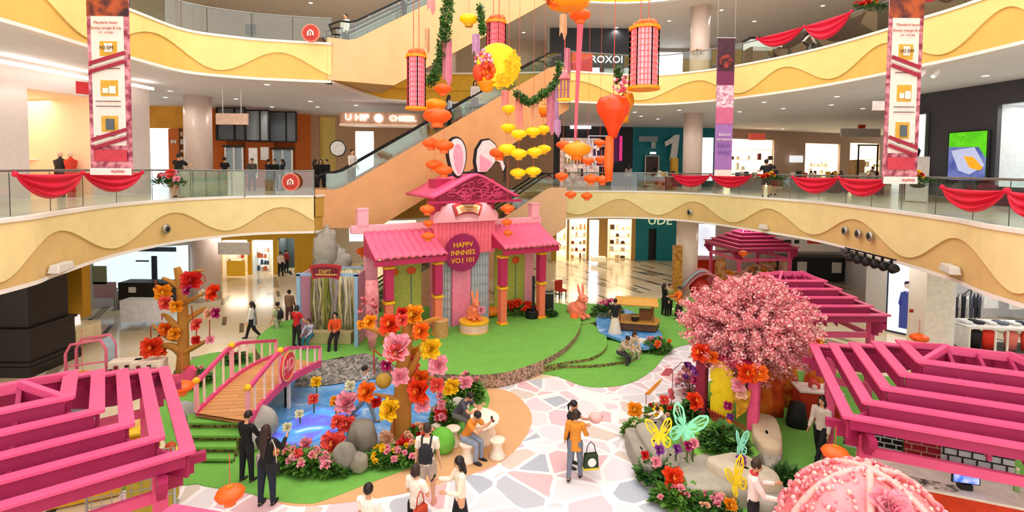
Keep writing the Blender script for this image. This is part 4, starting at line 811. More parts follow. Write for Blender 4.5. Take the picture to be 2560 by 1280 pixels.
M = MB(); rose_bits(M, (-.35, -.2, -.22), .24, 26, 6, 2, .35); M.ball((-.62, -.1, -.25), (.2, .18, .3), 12, 8); M.build('red_blossom', [OG, mat('#e0441e', .5)], t, smooth=True)
M = MB(); M.lathe([(.32, -.02), (.22, -.1), (.18, -.28), (.02, -.34)], (-.38, 0, -.52), 14); M.build('bowl', AM, t, smooth=True); M = MB(); M.tube([(0, 0, .6), (0, 0, 8)], .01, 4); M.build('cord', STR, t)
# giant orange canopy and petal shapes at the top edge
p = D(1420, 10, 14.5); t = thing('orange_canopy', 'giant orange canopy lantern cut by the top edge', 'lantern', p); M = MB(); M.lathe([(.1, .35), (.4, .3), (.62, .1), (.58, -.06), (.3, -.16), (.05, -.1)], n=24, fn=lambda th, z: 1-.06*abs(math.sin(th*4))); M.build('shade', AM, t, smooth=True)
M = MB(); rose_bits(M, (-.45, -.2, .1), .25, 30, 8, 2, .3); M.build('flower_trim', [OG, mat('#c8481c', .5)], t, smooth=True)
# red ribbon falling and big orange bow lantern
p = D(1533, 300, 15.5); t = thing('bow_lantern', 'shiny orange balloon lantern with a golden bow, right of the falling ribbon', 'lantern', p)
M = MB(); M.lathe([(.12, -.55), (.2, -.3), (.36, .02), (.5, .22), (.54, .45), (.42, .68), (.1, .78)], n=20, fn=lambda th, z: 1-.07*abs(math.sin(th*4))); M.build('balloon', mat('#f0481a', .25, var=.1, emit=.05), t, smooth=True)
M = MB(); M.ball((.38, 0, .5), (.25, .2, .35), 10, 8, dis=.6, freq=2); M.ball((.3, 0, .15), (.18, .15, .25), 10, 8, dis=.6, freq=2, seed=3); M.build('bow', mat('#e8901c', .35), t, smooth=True)
M = MB(); rose_bits(M, (.2, 0, 1.1), .28, 40, 9, 3, .2); M.build('flower_spray', [mat('#f2a0b0', .5), mat('#d8587a', .5), mat('#f7d0d0', .5)], t, smooth=True)
M = MB(); M.tube([(-.1, 0, -.5), (-.12, 0, -1.4), (-.1, 0, -1.9)], [.13, .15, .1], 8); M.build('tail', OG, t, smooth=True)
M = MB(); M.tube([(0, 0, .7), (0, 0, 7)], .012, 4); M.build('cord', STR, t)
p = D(1450, 60, 15.2); q = D(1438, 350, 15.2); M = MB(); M.prism([p+Vector((-.08, 0, 0)), p+Vector((.1, 0, 0)), q+Vector((.03, 0, 0)), q+Vector((-.03, 0, 0))], (0, .05, 0)); tag(M.build('ribbon', mat('#f2586a', .5)), 'long pink-red ribbon falling to the big amber lantern', 'ribbon')
# fabric strips
STR_C = [mat('#f2a4a0', .6), mat('#e8b890', .6), mat('#d98aa0', .6), mat('#c79ac0', .6)]
for i, (x, yt, yb, w_, Y, lb) in enumerate(((1078, 0, 28, 10, 17.5, 'lilac cloth strip at the top edge beside the vine'), (1068, 70, 125, 6, 17.6, 'narrow pink cloth strip above the slender lantern'), (1118, 95, 205, 11, 17.2, 'peach cloth strip hanging under the leafy vine'), (1190, 85, 135, 9, 16.8, 'pink cloth strip left of the moon bouquet'), (1298, 245, 315, 9, 17.9, 'mauve cloth strip beside the yellow lanterns'), (1336, 255, 318, 10, 17.9, 'pink cloth strip under the leafy garland'), (1376, 215, 330, 9, 18.1, 'long peach cloth strip right of the garland'), (1388, 205, 330, 8, 18.2, 'tan cloth strip hanging farthest right of the garland'), (1262, 225, 275, 8, 17.9, 'mauve cloth strip under the moon'), (1408, 35, 90, 8, 16.2, 'rose cloth strip under the orange canopy'), (1418, 120, 180, 7, 16.2, 'peach cloth strip above the little pagoda'), (1393, 300, 335, 8, 17, 'mauve cloth strip above the dark shop front'))):
    a = D(x, yt, Y); b = D(x, yb, Y); hw = w_/FPX*Y; M = MB(); M.grid([[a+Vector((hw*(u-.5)*2, .06*math.sin(u*9), 0)) for u in np.linspace(0, 1, 9)], [b+Vector((hw*(u-.5)*2.2, .06*math.sin(u*9+1), .12*math.sin(u*7))) for u in np.linspace(0, 1, 9)]])
    o = M.build('cloth_strip', STR_C[i % 4], thick=.01); tag(o, lb, 'cloth strip', 'cloth strips among the hanging decorations')
# leafy vines
LEAF = mat('#3c6b22', .6, c2='#5f8f30', scale=4); LEAFD = mat('#2a5220', .55, c2='#4a7a2c', scale=5)
def leafcloud(M, c, r, n, s=.08, seed=1):
    random.seed(seed); c = Vector(c)
    for i in range(n):
        u = Vector((random.uniform(-1, 1)*r[0], random.uniform(-1, 1)*r[1], random.uniform(-1, 1)*r[2])); d = Vector((random.gauss(0, 1), random.gauss(0, 1), random.gauss(0, 1))).normalized(); e = d.orthogonal().normalized(); k = s*random.uniform(.6, 1.3); p = c+u
        M._add([p, p+d*k*.5+e*k*.35, p+d*k, p+d*k*.5-e*k*.35], [(0, 1, 2, 3)])
def vine(px, Y, label, r=.12, n=70):
    pts = [D(x, y, Y) for x, y in px]; M = MB(); sp = spline(pts, 5); M.tube(sp, .015, 5); t = thing('leafy_vine', label, 'vine', pts[0]); M.M = Matrix.Translation(-pts[0]); M.v = [tuple(Vector(v)-pts[0]) for v in M.v]; M.M = None; M.build('stem', mat('#4a5a24', .6), t)
    M = MB()
    for i, p in enumerate(sp): leafcloud(M, p-pts[0], (r, r, r), int(n), .11, i)
    M.build('foliage', LEAFD, t)
vine([(1122, -20), (1120, 20), (1114, 60), (1111, 95)], 17, 'thick leafy vine hanging from the top edge', .17, 60)
vine([(1105, 110), (1100, 150), (1088, 190), (1075, 205)], 17.3, 'leafy vine above the highest orange lantern', .14, 50)
vine([(1200, 20), (1204, 50), (1207, 80)], 16.8, 'short leafy sprig right of the single yellow lantern', .08, 40)
vine([(1292, 235), (1310, 247), (1325, 255), (1350, 242), (1372, 225), (1393, 195), (1400, 160)], 17.8, 'leafy garland sagging above the yellow lanterns', .1, 40)
vine([(1545, 175), (1547, 200)], 15.5, 'small leafy sprig above the orange balloon lantern', .1, 40)
p = D(1411, 252, 16.5); t = thing('hanging_pagoda', 'little yellow and mauve pagoda lantern hanging beside the ribbon', 'lantern', p); M = MB(); M.lathe([(.24, 0), (.24, .05), (.16, .07)], n=8); M.build('base', YG, t)
M = MB()
for k in range(8): a = k*PI/4; M.tube([(.14*math.cos(a), .14*math.sin(a), .07), (.14*math.cos(a), .14*math.sin(a), .7)], .015, 5)
M.build('posts', mat('#b06a94', .5), t); M = MB(); M.lathe([(.2, .7), (.17, .78), (.05, .95)], n=8); M.build('roof', mat('#e07a8a', .5), t); M = MB(); M.tube([(0, 0, .95), (0, 0, 8)], .01, 4); M.build('cord', STR, t)
# ================================================================ people
SKIN = mat('#d9a27e', .55, var=.03); HAIR = mat('#1a1211', .45, var=.2, scale=30); HAIRB = mat('#33201a', .5, var=.2, scale=30)
def dirv(pitch, side, out=0): return Vector((math.sin(out)*side, -math.sin(pitch)*math.cos(out), -math.cos(pitch)*math.cos(out)))
def person(label, pos, h, yaw=0, pose='stand', top='#ffffff', bottom='#222222', hair='short', sleeves='long', legs='trousers', near=True, lean=0., headp=0., headyaw=0., arms=((8, 6, 12), (8, 6, 12)), legp=None, seat=.45, group=None, hairm=None, topm=None, shoe='#1c1a1a', skin=None, scarf=None, cap=None, toplen=0., hairlen=.2, skirt_len=.3, extra=None):
    """arms: (pitch, out, elbow, [inward]) for right, left in degrees; legp: (thigh, knee) for each leg"""
    t = thing('person', label, 'person', pos, R(yaw), group); H = h; vox = .011 if near else .024
    sk = skin or SKIN; tm = topm or mat(top, .8, var=.06, scale=9); bm_ = mat(bottom, .8, var=.08, scale=9)
    if legp is None: legp = {'stand': ((2, 2), (-2, 2)), 'walk': ((24, 10), (-20, 22)), 'sit': ((82, 84), (78, 80)), 'squat': ((100, 130), (95, 125))}[pose]
    # seated people: pelvis at seat height
    th, sh = .245*H, .245*H; la = R(lean)
    legsg = []
    low = 0
    for (a, k) in legp: low = max(low, th*math.cos(R(a))+sh*math.cos(R(a-k))+.035*H)
    pz = low if pose != 'sit' else seat+.055*H
    up = Vector((0, -math.sin(la), math.cos(la))); pel = Vector((0, 0, pz+.01*H)); chest = pel+up*.2*H; shc = pel+up*.295*H; neck = shc+up*.035*H
    hp = la*.6+R(headp); hd = neck+Vector((0, -math.sin(hp), math.cos(hp)))*.085*H; hz = Matrix.Rotation(R(headyaw), 3, 'Z') @ Matrix.Rotation(hp, 3, 'X')
    sk_m = MB(); tp = MB(); bt = MB(); fl_ = 1
    hips = []; 
    for i, (a, k) in enumerate(legp):
        s = -1 if i == 0 else 1; hj = pel+Vector((s*.052*H, 0, -.005*H)); kn = hj+dirv(R(a), s, R(4))*th; an = kn+dirv(R(a-k), s, R(1))*sh; hips.append((hj, kn, an))
        sk_m.tube([hj+Vector((0, 0, .03*H)), hj, hj.lerp(kn, .5), kn, kn.lerp(an, .3), kn.lerp(an, .7), an], [.045*H, .05*H, .042*H, .03*H, .031*H, .022*H, .018*H], 10)
        sk_m.tube([an+Vector((0, .02*H, -.01*H)), an+Vector((0, -.03*H, -.018*H)), an+Vector((0, -.085*H, -.022*H))], [.02*H, .02*H, .014*H], 8)
        if legs == 'trousers': bt.tube([hj+Vector((0, 0, .04*H)), hj, hj.lerp(kn, .5), kn, kn.lerp(an, .5), an+(an-kn).normalized()*-.005], [.055*H, .062*H, .052*H, .043*H, .036*H, .032*H], 12)
        elif legs == 'shorts': bt.tube([hj+Vector((0, 0, .04*H)), hj, hj.lerp(kn, .5), hj.lerp(kn, .85)], [.055*H, .064*H, .06*H, .055*H], 12)
    wd = .078*H
    sk_m.tube([pel-up*.03*H, pel+up*.03*H, pel+up*.12*H, pel+up*.2*H, shc-up*.02*H, shc+up*.01*H, neck, neck+(hd-neck)*.5], [.07*H, .075*H, .066*H, .08*H, .08*H, .045*H, .028*H, .027*H], 14, flat=.68, up=(1, 0, 0))
    bt.tube([pel-up*.035*H, pel, pel+up*.05*H], [.07*H, .086*H, .078*H], 14, flat=.75, up=(1, 0, 0))
    tb = pel-up*(.02+toplen)*H
    tp.tube([tb, pel+up*.03*H, pel+up*.12*H, pel+up*.2*H, shc-up*.025*H, shc+up*.004*H, shc+up*.022*H], [(.09+toplen*.25)*H, .088*H, .079*H, .09*H, .092*H, .07*H, .036*H], 16, flat=.74, up=(1, 0, 0))
    if legs in ('skirt', 'dress'):
        z0 = pel.z+.03*H; bt.lathe([(.1*H+skirt_len*.18*H, pel.z-skirt_len*H-.02*H), (.1*H, pel.z-.08*H), (.08*H, z0)], (pel.x, pel.y, 0), 20, sy=.75, fn=lambda th_, z: 1+.04*math.sin(th_*9))
    hands = []
    for i, ar in enumerate(arms):
        s = -1 if i == 0 else 1; a, o_, e = ar[:3]; inw = ar[3] if len(ar) > 3 else 0
        sj = shc+Vector((s*.105*H, 0, -.012*H)); d1 = dirv(R(a)+la*.3, s, R(o_)); el = sj+d1*.172*H; d2 = dirv(R(a+e)+la*.3, s, R(o_-inw)); wr = el+d2*.15*H; hands.append((wr, d2, s))
        sk_m.tube([sj-Vector((s*.03*H, 0, 0)), sj, sj.lerp(el, .5), el, el.lerp(wr, .4), wr], [.034*H, .031*H, .026*H, .021*H, .021*H, .014*H], 10)
        # hand: palm, four fingers, thumb
        side = d2.cross(Vector((s, 0, 0)));  side = side.normalized() if side.length > .1 else Vector((0, 0, 1)); nrm = d2.cross(side).normalized()
        pa = wr+d2*.03*H; sk_m.tube([wr-d2*.005*H, wr+d2*.02*H, wr+d2*.052*H], [.013*H, .022*H, .02*H], 10, flat=.5, up=tuple(side))
        if near:
            for f in range(4):
                b = wr+d2*.05*H+side*(.0165-.011*f)*H; ln = (.042, .048, .045, .035)[f]*H; c1 = -nrm*s*.3
                sk_m.tube([b-d2*.01*H, b+d2*ln*.5, b+(d2*.75+c1*.6)*ln], [.0062*H, .006*H, .0045*H], 6)
            b = wr+d2*.018*H+side*.018*H; sk_m.tube([b, b+(side*.6+d2*.8)*.022*H, b+(side*.35+d2)*.04*H], [.008*H, .007*H, .0055*H], 6)
        if sleeves == 'long': tp.tube([sj-Vector((s*.04*H, 0, -.002*H)), sj, sj.lerp(el, .5), el, el.lerp(wr, .5), el.lerp(wr, .93)], [.045*H, .042*H, .037*H, .033*H, .029*H, .024*H], 12)
        elif sleeves == 'short': tp.tube([sj-Vector((s*.04*H, 0, -.002*H)), sj, sj.lerp(el, .35), sj.lerp(el, .62)], [.045*H, .042*H, .04*H, .038*H], 12)
        else: tp.tube([sj-Vector((s*.05*H, 0, 0)), sj-Vector((s*.01*H, 0, 0))], [.035*H, .03*H], 10)
    # head
    def hv(x, y, z): return hd+hz @ Vector((x*H, y*H, z*H))
    sk_m.ball(hd, (.0455*H, .056*H, .066*H), 14, 10, rot=(hp, 0, R(headyaw))); sk_m.ball(hv(0, -.012, -.032), (.034*H, .04*H, .034*H), 10, 8, rot=(hp, 0, R(headyaw)))
    sk_m.tube([hv(0, -.05, .008), hv(0, -.064, -.012), hv(0, -.052, -.018)], [.006*H, .0095*H, .006*H], 8)
    for s in (-1, 1): sk_m.ball(hv(s*.047, .004, -.004), (.007*H, .011*H, .016*H), 8, 6)
    body = sk_m.build('body', sk, t, smooth=True); md = body.modifiers.new('remesh', 'REMESH'); md.mode = 'VOXEL'; md.voxel_size = (.0085 if near else .02); md.use_smooth_shade = True
    if near:
        for s in (-1, 1): M = MB(); M.ball(hv(s*.018, -.0515, .004), (.0065*H, .004*H, .0045*H), 8, 6); M.build('eye', BLK, t, smooth=True)
        for s in (-1, 1): M = MB(); M.tube([hv(s*.009, -.0545, .016), hv(s*.026, -.049, .017)], .0022*H, 5); M.build('eyebrow', HAIR, t)
        M = MB(); M.tube([hv(-.014, -.05, -.034), hv(0, -.054, -.035), hv(.014, -.05, -.034)], [.002*H, .0042*H, .002*H], 6); M.build('mouth', mat('#a8473f', .5), t)
    hm = hairm or HAIR; M = MB(); n1, n2 = 20, 12; vs_ = []
    M.ball(hv(0, .009, .014), (.0525*H, .06*H, .0615*H), 18, 12, dis=.05, freq=5, seed=h*9, rot=(hp, 0, R(headyaw)))
    if hair == 'bob':
        for s in (-1, 1): M.tube([hv(s*.036, .012, .03), hv(s*.05, .01, -.02), hv(s*.046, .004, -.055)], [.02*H, .022*H, .012*H], 8)
        M.ball(hv(0, .034, -.025), (.052*H, .034*H, .045*H), 12, 8, rot=(hp, 0, R(headyaw)))
    if hair == 'long':
        b = hv(0, .035, .02); L_ = hairlen*H; M.tube([b, b+Vector((0, .018*H, -.25*L_)), b+Vector((0, .04*H, -.6*L_)), b+Vector((0, .03*H, -L_))], [.045*H, .056*H, .05*H, .02*H], 12, flat=.55, up=(1, 0, 0))
        for s in (-1, 1): M.tube([hv(s*.036, .0, .03), hv(s*.05, .005, -.03), hv(s*.046, -.002, -.09)], [.02*H, .02*H, .012*H], 8)
    if hair == 'tail': b = hv(0, .06, .0); M.tube([b, b+Vector((0, .03*H, -.04*H)), b+Vector((0, .03*H, -.13*H))], [.014*H, .022*H, .008*H], 8)
    if hair == 'bun': M.ball(hv(0, .05, .05), .028*H, 10, 8)
    o = M.build('hair', hm, t, smooth=True); md = o.modifiers.new('remesh', 'REMESH'); md.mode = 'VOXEL'; md.voxel_size = vox*.8; md.use_smooth_shade = True
    for nm, mb_, m_ in (('top', tp, tm), ('trousers' if legs == 'trousers' else 'shorts' if legs == 'shorts' else 'skirt', bt, bm_)):
        o = mb_.build(nm, m_, t, smooth=True); md = o.modifiers.new('remesh', 'REMESH'); md.mode = 'VOXEL'; md.voxel_size = vox; md.use_smooth_shade = True
    for hj, kn, an in hips:
        M = MB(); z = an.z-.03*H; M.ball(an+Vector((0, -.035*H, -.02*H)), (.03*H, .078*H, .026*H), 12, 8); M.build('shoe', mat(shoe, .5), t, smooth=True)
    if cap: M = MB(); M.ball(hv(0, .004, .03), (.056*H, .064*H, .05*H), 14, 8, rot=(hp, 0, R(headyaw))); M.ball(hv(0, -.065, .025), (.04*H, .04*H, .008*H), 10, 6, rot=(hp, 0, R(headyaw))); M.build('cap', mat(cap, .7), t, smooth=True)
    if scarf: M = MB(); M.tube([neck+Vector((math.cos(a)*.04*H, math.sin(a)*.035*H, 0)) for a in np.linspace(0, 6.2, 12)], .014*H, 8); M.build('scarf', mat(scarf, .8), t, smooth=True)
    mw = Matrix.Translation(pos) @ Matrix.Rotation(R(yaw), 4, 'Z')
    return t, {'hands': [(mw @ wr, (mw.to_3x3() @ d), s) for wr, d, s in hands], 'mw': mw, 'H': H, 'shc': shc, 'pel': pel, 'up': up, 'hd': hd}
def backpack(info, label, c='#24242a'):
    H = info['H']; p = info['mw'] @ (info['shc']+Vector((0, .115*H, -.13*H))); t = thing('backpack', label, 'bag', p, math.atan2(info['mw'][1][0], info['mw'][0][0]))
    M = MB(); M.ball((0, 0, 0), (.085*H, .055*H, .13*H), 14, 10); M.box((0, -.01*H, -.03*H), (.16*H, .06*H, .17*H)); o = M.build('bag_body', mat(c, .8), t, smooth=True); md = o.modifiers.new('r', 'REMESH'); md.mode = 'VOXEL'; md.voxel_size = .012; md.use_smooth_shade = True
    for s in (-1, 1): M = MB(); M.tube([(s*.05*H, -.03*H, .07*H), (s*.058*H, -.07*H, .16*H), (s*.058*H, -.13*H, .165*H), (s*.062*H, -.2*H, .1*H), (s*.07*H, -.17*H, -.0*H), (s*.075*H, -.05*H, -.06*H)], .011*H, 8, flat=.5); M.build('shoulder_strap', mat(c, .8), t, smooth=True)
    return t
def handbag(p, label, c, size=(.3, .12, .26), rot=0, strap=.3, name='handbag', sm=None):
    t = thing(name, label, 'bag', p, rot); M = MB(); M.box((0, 0, -size[2]/2), size, taper=.86); M.build('bag_body', mat(c, .6), t, bevel=.02)
    M = MB(); M.tube([(-size[0]*.35, 0, -.02), (-size[0]*.22, 0, strap*.7), (0, 0, strap), (size[0]*.22, 0, strap*.7), (size[0]*.35, 0, -.02)], .011, 6); M.build('strap', mat(sm or c, .6), t, smooth=True); return t
def phone(info, k, label):
    p, d, s = info['hands'][k]; q = p+d*.09; yaw = math.atan2(info['mw'][1][0], info['mw'][0][0]); t = thing('phone', label, 'phone', q, yaw); M = MB(); M.box((0, 0, .02), (.075, .012, .15), rot=(R(-35), 0, 0)); M.build('casing', BLK, t, bevel=.004); M = MB(); M.box((0, .007, .025), (.066, .003, .135), rot=(R(-35), 0, 0)); M.build('screen', mat('#c8d4e0', .2, emit=.3), t)
P_ = person
# ---- ground floor, front
t, i1 = P_('woman with very long dark hair and black jacket seen from behind at the bottom', G(668, 1262), 1.72, 172, top='#141416', bottom='#1d2436', hair='long', hairlen=.34, hairm=HAIRB, arms=((38, 10, 75, 20), (30, 12, 60, 10)), toplen=.03)
handbag(i1['mw'] @ Vector((-.17, .06, .98)), 'black shoulder bag with cream strap on the long-haired woman', '#15151a', (.3, .12, .2), R(172), .5, sm='#e8d8bc')
t, i = P_('person in black sweatshirt with short hair looking down beside the turf steps', G(618, 1205), 1.62, 160, top='#101214', bottom='#16181c', headp=25, arms=((30, 8, 60, 15), (12, 6, 20)))
handbag(i['mw'] @ Vector((-.28, -.12, .62)), 'pale bag held low by the person in black sweatshirt', '#cdbcae', (.26, .1, .28), R(150), .25)
P_('man with cropped hair in white T-shirt, only head and shoulders in view', G(922, 1440), 1.66, 160, top='#f6efe8', bottom='#6a6a70', sleeves='short', hair='short', headyaw=20)
t, i = P_('woman in white T-shirt with dark bob hugging a red shoulder bag', G(1040, 1372), 1.62, 150, top='#f7eee2', bottom='#1a1a1e', hair='bob', hairm=HAIRB, sleeves='short', arms=((18, 10, 105, 45), (5, 8, 60, 10)))
handbag(i['mw'] @ Vector((-.22, .14, .98)), 'rust red shoulder bag under the arm of the woman in white', '#b83a18', (.34, .14, .32), R(60), .3)
t, i = P_('person in cream top and beige shorts wearing a black backpack', G(1068, 1262), 1.76, 178, top='#f2e6d4', bottom='#b9a698', legs='shorts', sleeves='short', hairm=HAIRB, legp=((2, 2), (-8, 14)), shoe='#d98a86', arms=((4, 8, 10), (4, 8, 10)))
backpack(i, 'black backpack worn by the person in beige shorts')
t, i = P_('woman with long black hair, ivory jacket and black skirt holding a phone', G(1150, 1350), 1.64, -75, top='#f0e6d2', bottom='#15151a', hair='long', hairlen=.24, legs='skirt', skirt_len=.36, arms=((35, 8, 60), (12, 8, 80, 25)), headp=12)
phone(i, 0, 'dark phone in the outstretched hand of the woman in the ivory jacket')
t, i = P_('woman in black T-shirt carrying a pale pink bundle on the paving', G(1428, 1165), 1.62, 60, top='#1d1a1e', bottom='#26242a', hair='tail', sleeves='short', arms=((45, 10, 65, 20), (45, 10, 60, 15)), headp=20)
p, d, s = i['hands'][1]; t = thing('pink_bundle', 'pale pink bundle in the arms of the woman in black T-shirt', 'bundle', p+d*.12); M = MB(); M.ball((0, 0, .05), (.17, .14, .13), 14, 10, dis=.25, freq=2); M.build('cloth', mat('#f2b8b4', .8), t, smooth=True)
t, i = P_('woman in orange blouse and grey trousers walking away on the paving', G(1437, 1195), 1.6, 165, top='#d98a2c', bottom='#6f7684', hairm=HAIRB, hair='bob', toplen=.08, legp=((6, 4), (-10, 14)), arms=((15, 14, 50, 10), (6, 10, 15)), headp=12)
c = i['mw'] @ Vector((-.36, -.05, .62)); t = handbag(c, 'dark green bag with a round white badge carried by the woman in orange', '#24361f', (.36, .16, .36), R(10), .28, sm='#15151a')
M = MB(); M.box((0, 0, -.33), (.365, .165, .05)); M.build('yellow_band', mat('#d8c02c', .6), t); M = MB(); M.M = Matrix.Translation((0, -.085, -.17)) @ Matrix.Rotation(PI/2, 4, 'X'); M.lathe([(.1, -.004), (.1, .008)], n=24); M.build('badge', WHITE, t)
t, i = P_('man in orange shirt and blue jeans sitting at the white table with a phone', G(1188, 1148)+Vector((-.25, .05, 0)), 1.68, 60, pose='sit', top='#d9832a', bottom='#8a94a8', sleeves='short', lean=28, headp=25, arms=((55, 6, 75, 10), (50, 6, 80, 15)), seat=.46)
phone(i, 1, 'black phone held by the seated man in orange')
P_('man in navy shirt sitting behind the man in orange at the table', G(1150, 1085)+Vector((-.1, 0, 0)), 1.68, 65, pose='sit', top='#4c4a58', bottom='#6a6864', lean=35, headp=25, sleeves='short', arms=((40, 6, 70, 20), (40, 6, 70, 20)), seat=.46)
t, i = P_('person in white top and red scarf among the rocks at the bottom right', G(1880, 1362), 1.66, 70, top='#f6e2dc', bottom='#17161a', hair='short', scarf='#d8383c', hairm=HAIRB, arms=((35, 10, 60), (35, 10, 60)), headp=15)
p, d, s = i['hands'][0]; t = thing('cream_bag', 'cream ruffled bag held by the person with the red scarf', 'bag', p+d*.1); M = MB(); M.ball((0, 0, -.1), (.14, .1, .17), 14, 10, dis=.4, freq=3); M.build('bag_body', mat('#efc8bc', .7), t, smooth=True)
P_('child in white top bending over the flower bed behind the yellow butterfly', G(1662, 1092), .95, -70, top='#f4e8e0', bottom='#8a7a70', lean=40, headp=20, arms=((50, 6, 30), (50, 6, 30)))
t, i = P_('person in pale jacket and black trousers striding past the orange market stall', G(2050, 1155), 1.66, -60, pose='walk', top='#d8c8be', bottom='#15161a', hair='long', hairlen=.2, legp=((-10, 6), (30, 2)))
# ---- ground floor, middle and rear
t, i = P_('person in white top and black trousers walking across the beige floor', G(630, 848), 1.62, -80, pose='walk', top='#ece4dc', bottom='#141418', hair='long', hairlen=.16)
handbag(i['mw'] @ Vector((.12, .16, 1.0)), 'grey tote bag of the person walking across the floor', '#8a8c94', (.32, .1, .36), R(-70), .22)
t, i = P_('person in pale clothes with a dark backpack behind the blue-framed booth', G(694, 848), 1.6, -110, pose='walk', top='#c8c4a0', bottom='#a8a488', hair='bun', sleeves='short')
backpack(i, 'dark backpack of the person near the blue-framed booth')
P_('person in brown walking behind the blue-framed booth', G(724, 812), 1.6, 175, top='#8a6a54', bottom='#5c3838', near=False)
t, i = P_('person in white shirt and black trousers near the golden shop doors', G(702, 690), 1.62, 175, top='#ecdccc', bottom='#17171a', near=False)
P_('person in red-brown shirt walking at the golden shop doors', G(716, 682), 1.6, 150, top='#a84030', bottom='#2a2a30', near=False)
P_('person in red shirt leaning on the bridge railing end', G(742, 868, .5), 1.55, 160, top='#cc1e24', bottom='#2a2024', hair='bob', sleeves='short', arms=((20, 20, 20), (30, 12, 40)), headp=10)
P_('child in striped top and teal trousers seated under the booth sign', G(776, 866, .5), 1.35, -10, pose='sit', topm=mat('#cfc8d4', .7, c2='#5a5a7c', scale=14), bottom='#2c6c84', hairm=HAIRB, hair='bob', seat=.36, lean=12, arms=((30, 4, 30, 15), (30, 4, 30, 15)))
P_('woman in orange sweater and black trousers sitting cross-ankled in the booth', G(838, 868, .5), 1.6, 5, pose='sit', top='#dc4e18', bottom='#17171c', hair='bob', seat=.45, arms=((28, 6, 55, 30), (28, 6, 55, 30)), legp=((62, 48), (60, 50)), shoe='#c8964c')
P_('person in black top and long cream skirt beside the boat stall', G(1537, 842, .15), 1.62, 170, top='#1c2024', bottom='#e8dccb', hair='bun', legs='skirt', skirt_len=.42, sleeves='short', hairm=HAIRB, arms=((60, 10, 90), (20, 8, 40)))
P_('person in checked shirt and dark trousers seated on the turf step', G(1550, 905, .0), 1.65, 35, pose='sit', topm=mat('#d8c4ac', .7, c2='#8c6c58', scale=12), bottom='#3a3c3e', seat=.3, lean=30, headp=20, legp=((85, 75), (70, 85)), arms=((55, 8, 50, 20), (55, 8, 50, 20)))
P_('person with brown hair in pale blouse seated behind the one in checked shirt', G(1577, 893, .0), 1.55, 20, pose='sit', top='#e4c8b0', bottom='#c8b8a0', hair='long', hairm=HAIRB, seat=.3, lean=20, headp=20)
t, i = P_('person in black coat with an orange bag facing the group by the blossom tree', G(1660, 790, 0), 1.62, 100, top='#121214', bottom='#121214', hair='long', hairlen=.16)
handbag(i['mw'] @ Vector((.1, -.2, 1.1)), 'small orange bag at the chest of the person in the black coat', '#e8883a', (.2, .1, .2), 0, .2)
P_('person in orange costume and dark hat beside the person in black coat', G(1697, 800, 0), 1.62, -80, top='#f06a1a', bottom='#1a1618', hair='short', cap='#3a2a28', legs='skirt', skirt_len=.4, arms=((40, 10, 50), (40, 10, 50)))
P_('person in olive shawl standing between the coat and the orange costume', G(1680, 796, 0)+Vector((0, .4, 0)), 1.6, 30, top='#a89a5a', bottom='#1c1a1c', hair='short')
P_('person in striped shirt and grey trousers walking beside the pond behind the big orange bloom', G(914, 1052, .06), 1.62, 100, pose='walk', topm=mat('#dfe4ea', .7, c2='#3c4a58', scale=14), bottom='#8a9096', shoe='#8a8a8c')
# ---- second floor
z2 = 6.0
def GY(px, Y, z=6.0): p = D(px, 440, Y); return Vector((p.x, p.y, z))
t, i = P_('person in black printed T-shirt and grey shorts leaning at the left railing', G(437, 494, z2)+Vector((.0, .2, 0)), 1.72, 178, top='#141214', bottom='#b8b4b0', legs='shorts', sleeves='short', lean=8, arms=((50, 14, 70, 20), (50, 14, 70, 20)))
P_('person in black T-shirt by the orange doorway with pale arms', GY(562, 25.5), 1.7, 170, top='#141416', bottom='#1c1c22', near=False, sleeves='short')
P_('person in camouflage jacket before the orange shop front', GY(630, 26), 1.66, 10, topm=mat('#6a6458', .7, c2='#2c2a26', scale=10), bottom='#26262a', near=False)
for k, (x, lb) in enumerate(((672, 'person in black, leftmost of the three before the grey doorway'), (687, 'person in black with raised hood, middle of the three before the grey doorway'), (706, 'person in black with a light face mask, right of the three before the grey doorway'))): P_(lb, GY(x, 26.5), 1.64, (160, 10, -60)[k], top='#101012', bottom='#17171a', near=False, hair=('short', 'short', 'long')[k])
for k, (x, lb) in enumerate(((789, 'person in long black coat, left of the three at the beige wall'), (802, 'person in black, middle of the three at the beige wall'), (816, 'person in black zipped jacket, right of the three at the beige wall'))): P_(lb, GY(x, 26.5), 1.66, (120, 20, -20)[k], top='#121214', bottom='#141418', near=False, hair=('long', 'long', 'short')[k])
P_('person in dark coat standing near the dark shop front on the right balcony', GY(1571, 33), 1.6, 170, top='#a8988c', bottom='#26242a', near=False, hair='long')
P_('tall person in dark shirt and shorts leaning at the right railing', G(1918, 492, z2)+Vector((0, .15, 0)), 1.8, 160, top='#20222a', bottom='#4a3838', legs='shorts', sleeves='short', cap='#14141a', arms=((40, 10, 50), (40, 10, 50)), lean=10)
P_('shorter person in dark blue top next to the tall one at the right railing', G(1940, 488, z2)+Vector((0, .3, 0)), 1.55, 170, top='#1c2430', bottom='#8c3a30', legs='shorts', hair='bob')
for x, y, c, lb in ((2038, 458, '#c84a50', 'person in red seated in front of the middle bright shop'), (2028, 456, '#1c1c20', 'person in black left of the seated person in red'), (2088, 458, '#26262c', 'person in dark clothes sitting right of the middle bright shop'), (2103, 456, '#101014', 'person in black half hidden behind the seated one'), (2182, 462, '#8c9094', 'person in grey jacket before the last bright shop')): P_(lb, D(x, 440, 33).xy.to_3d()+Vector((0, 0, 6)), 1.6, 20, top=c, bottom='#1f1f24', near=False, pose='sit' if 'eat' in lb or 'sitting' in lb else 'stand', hair='short')
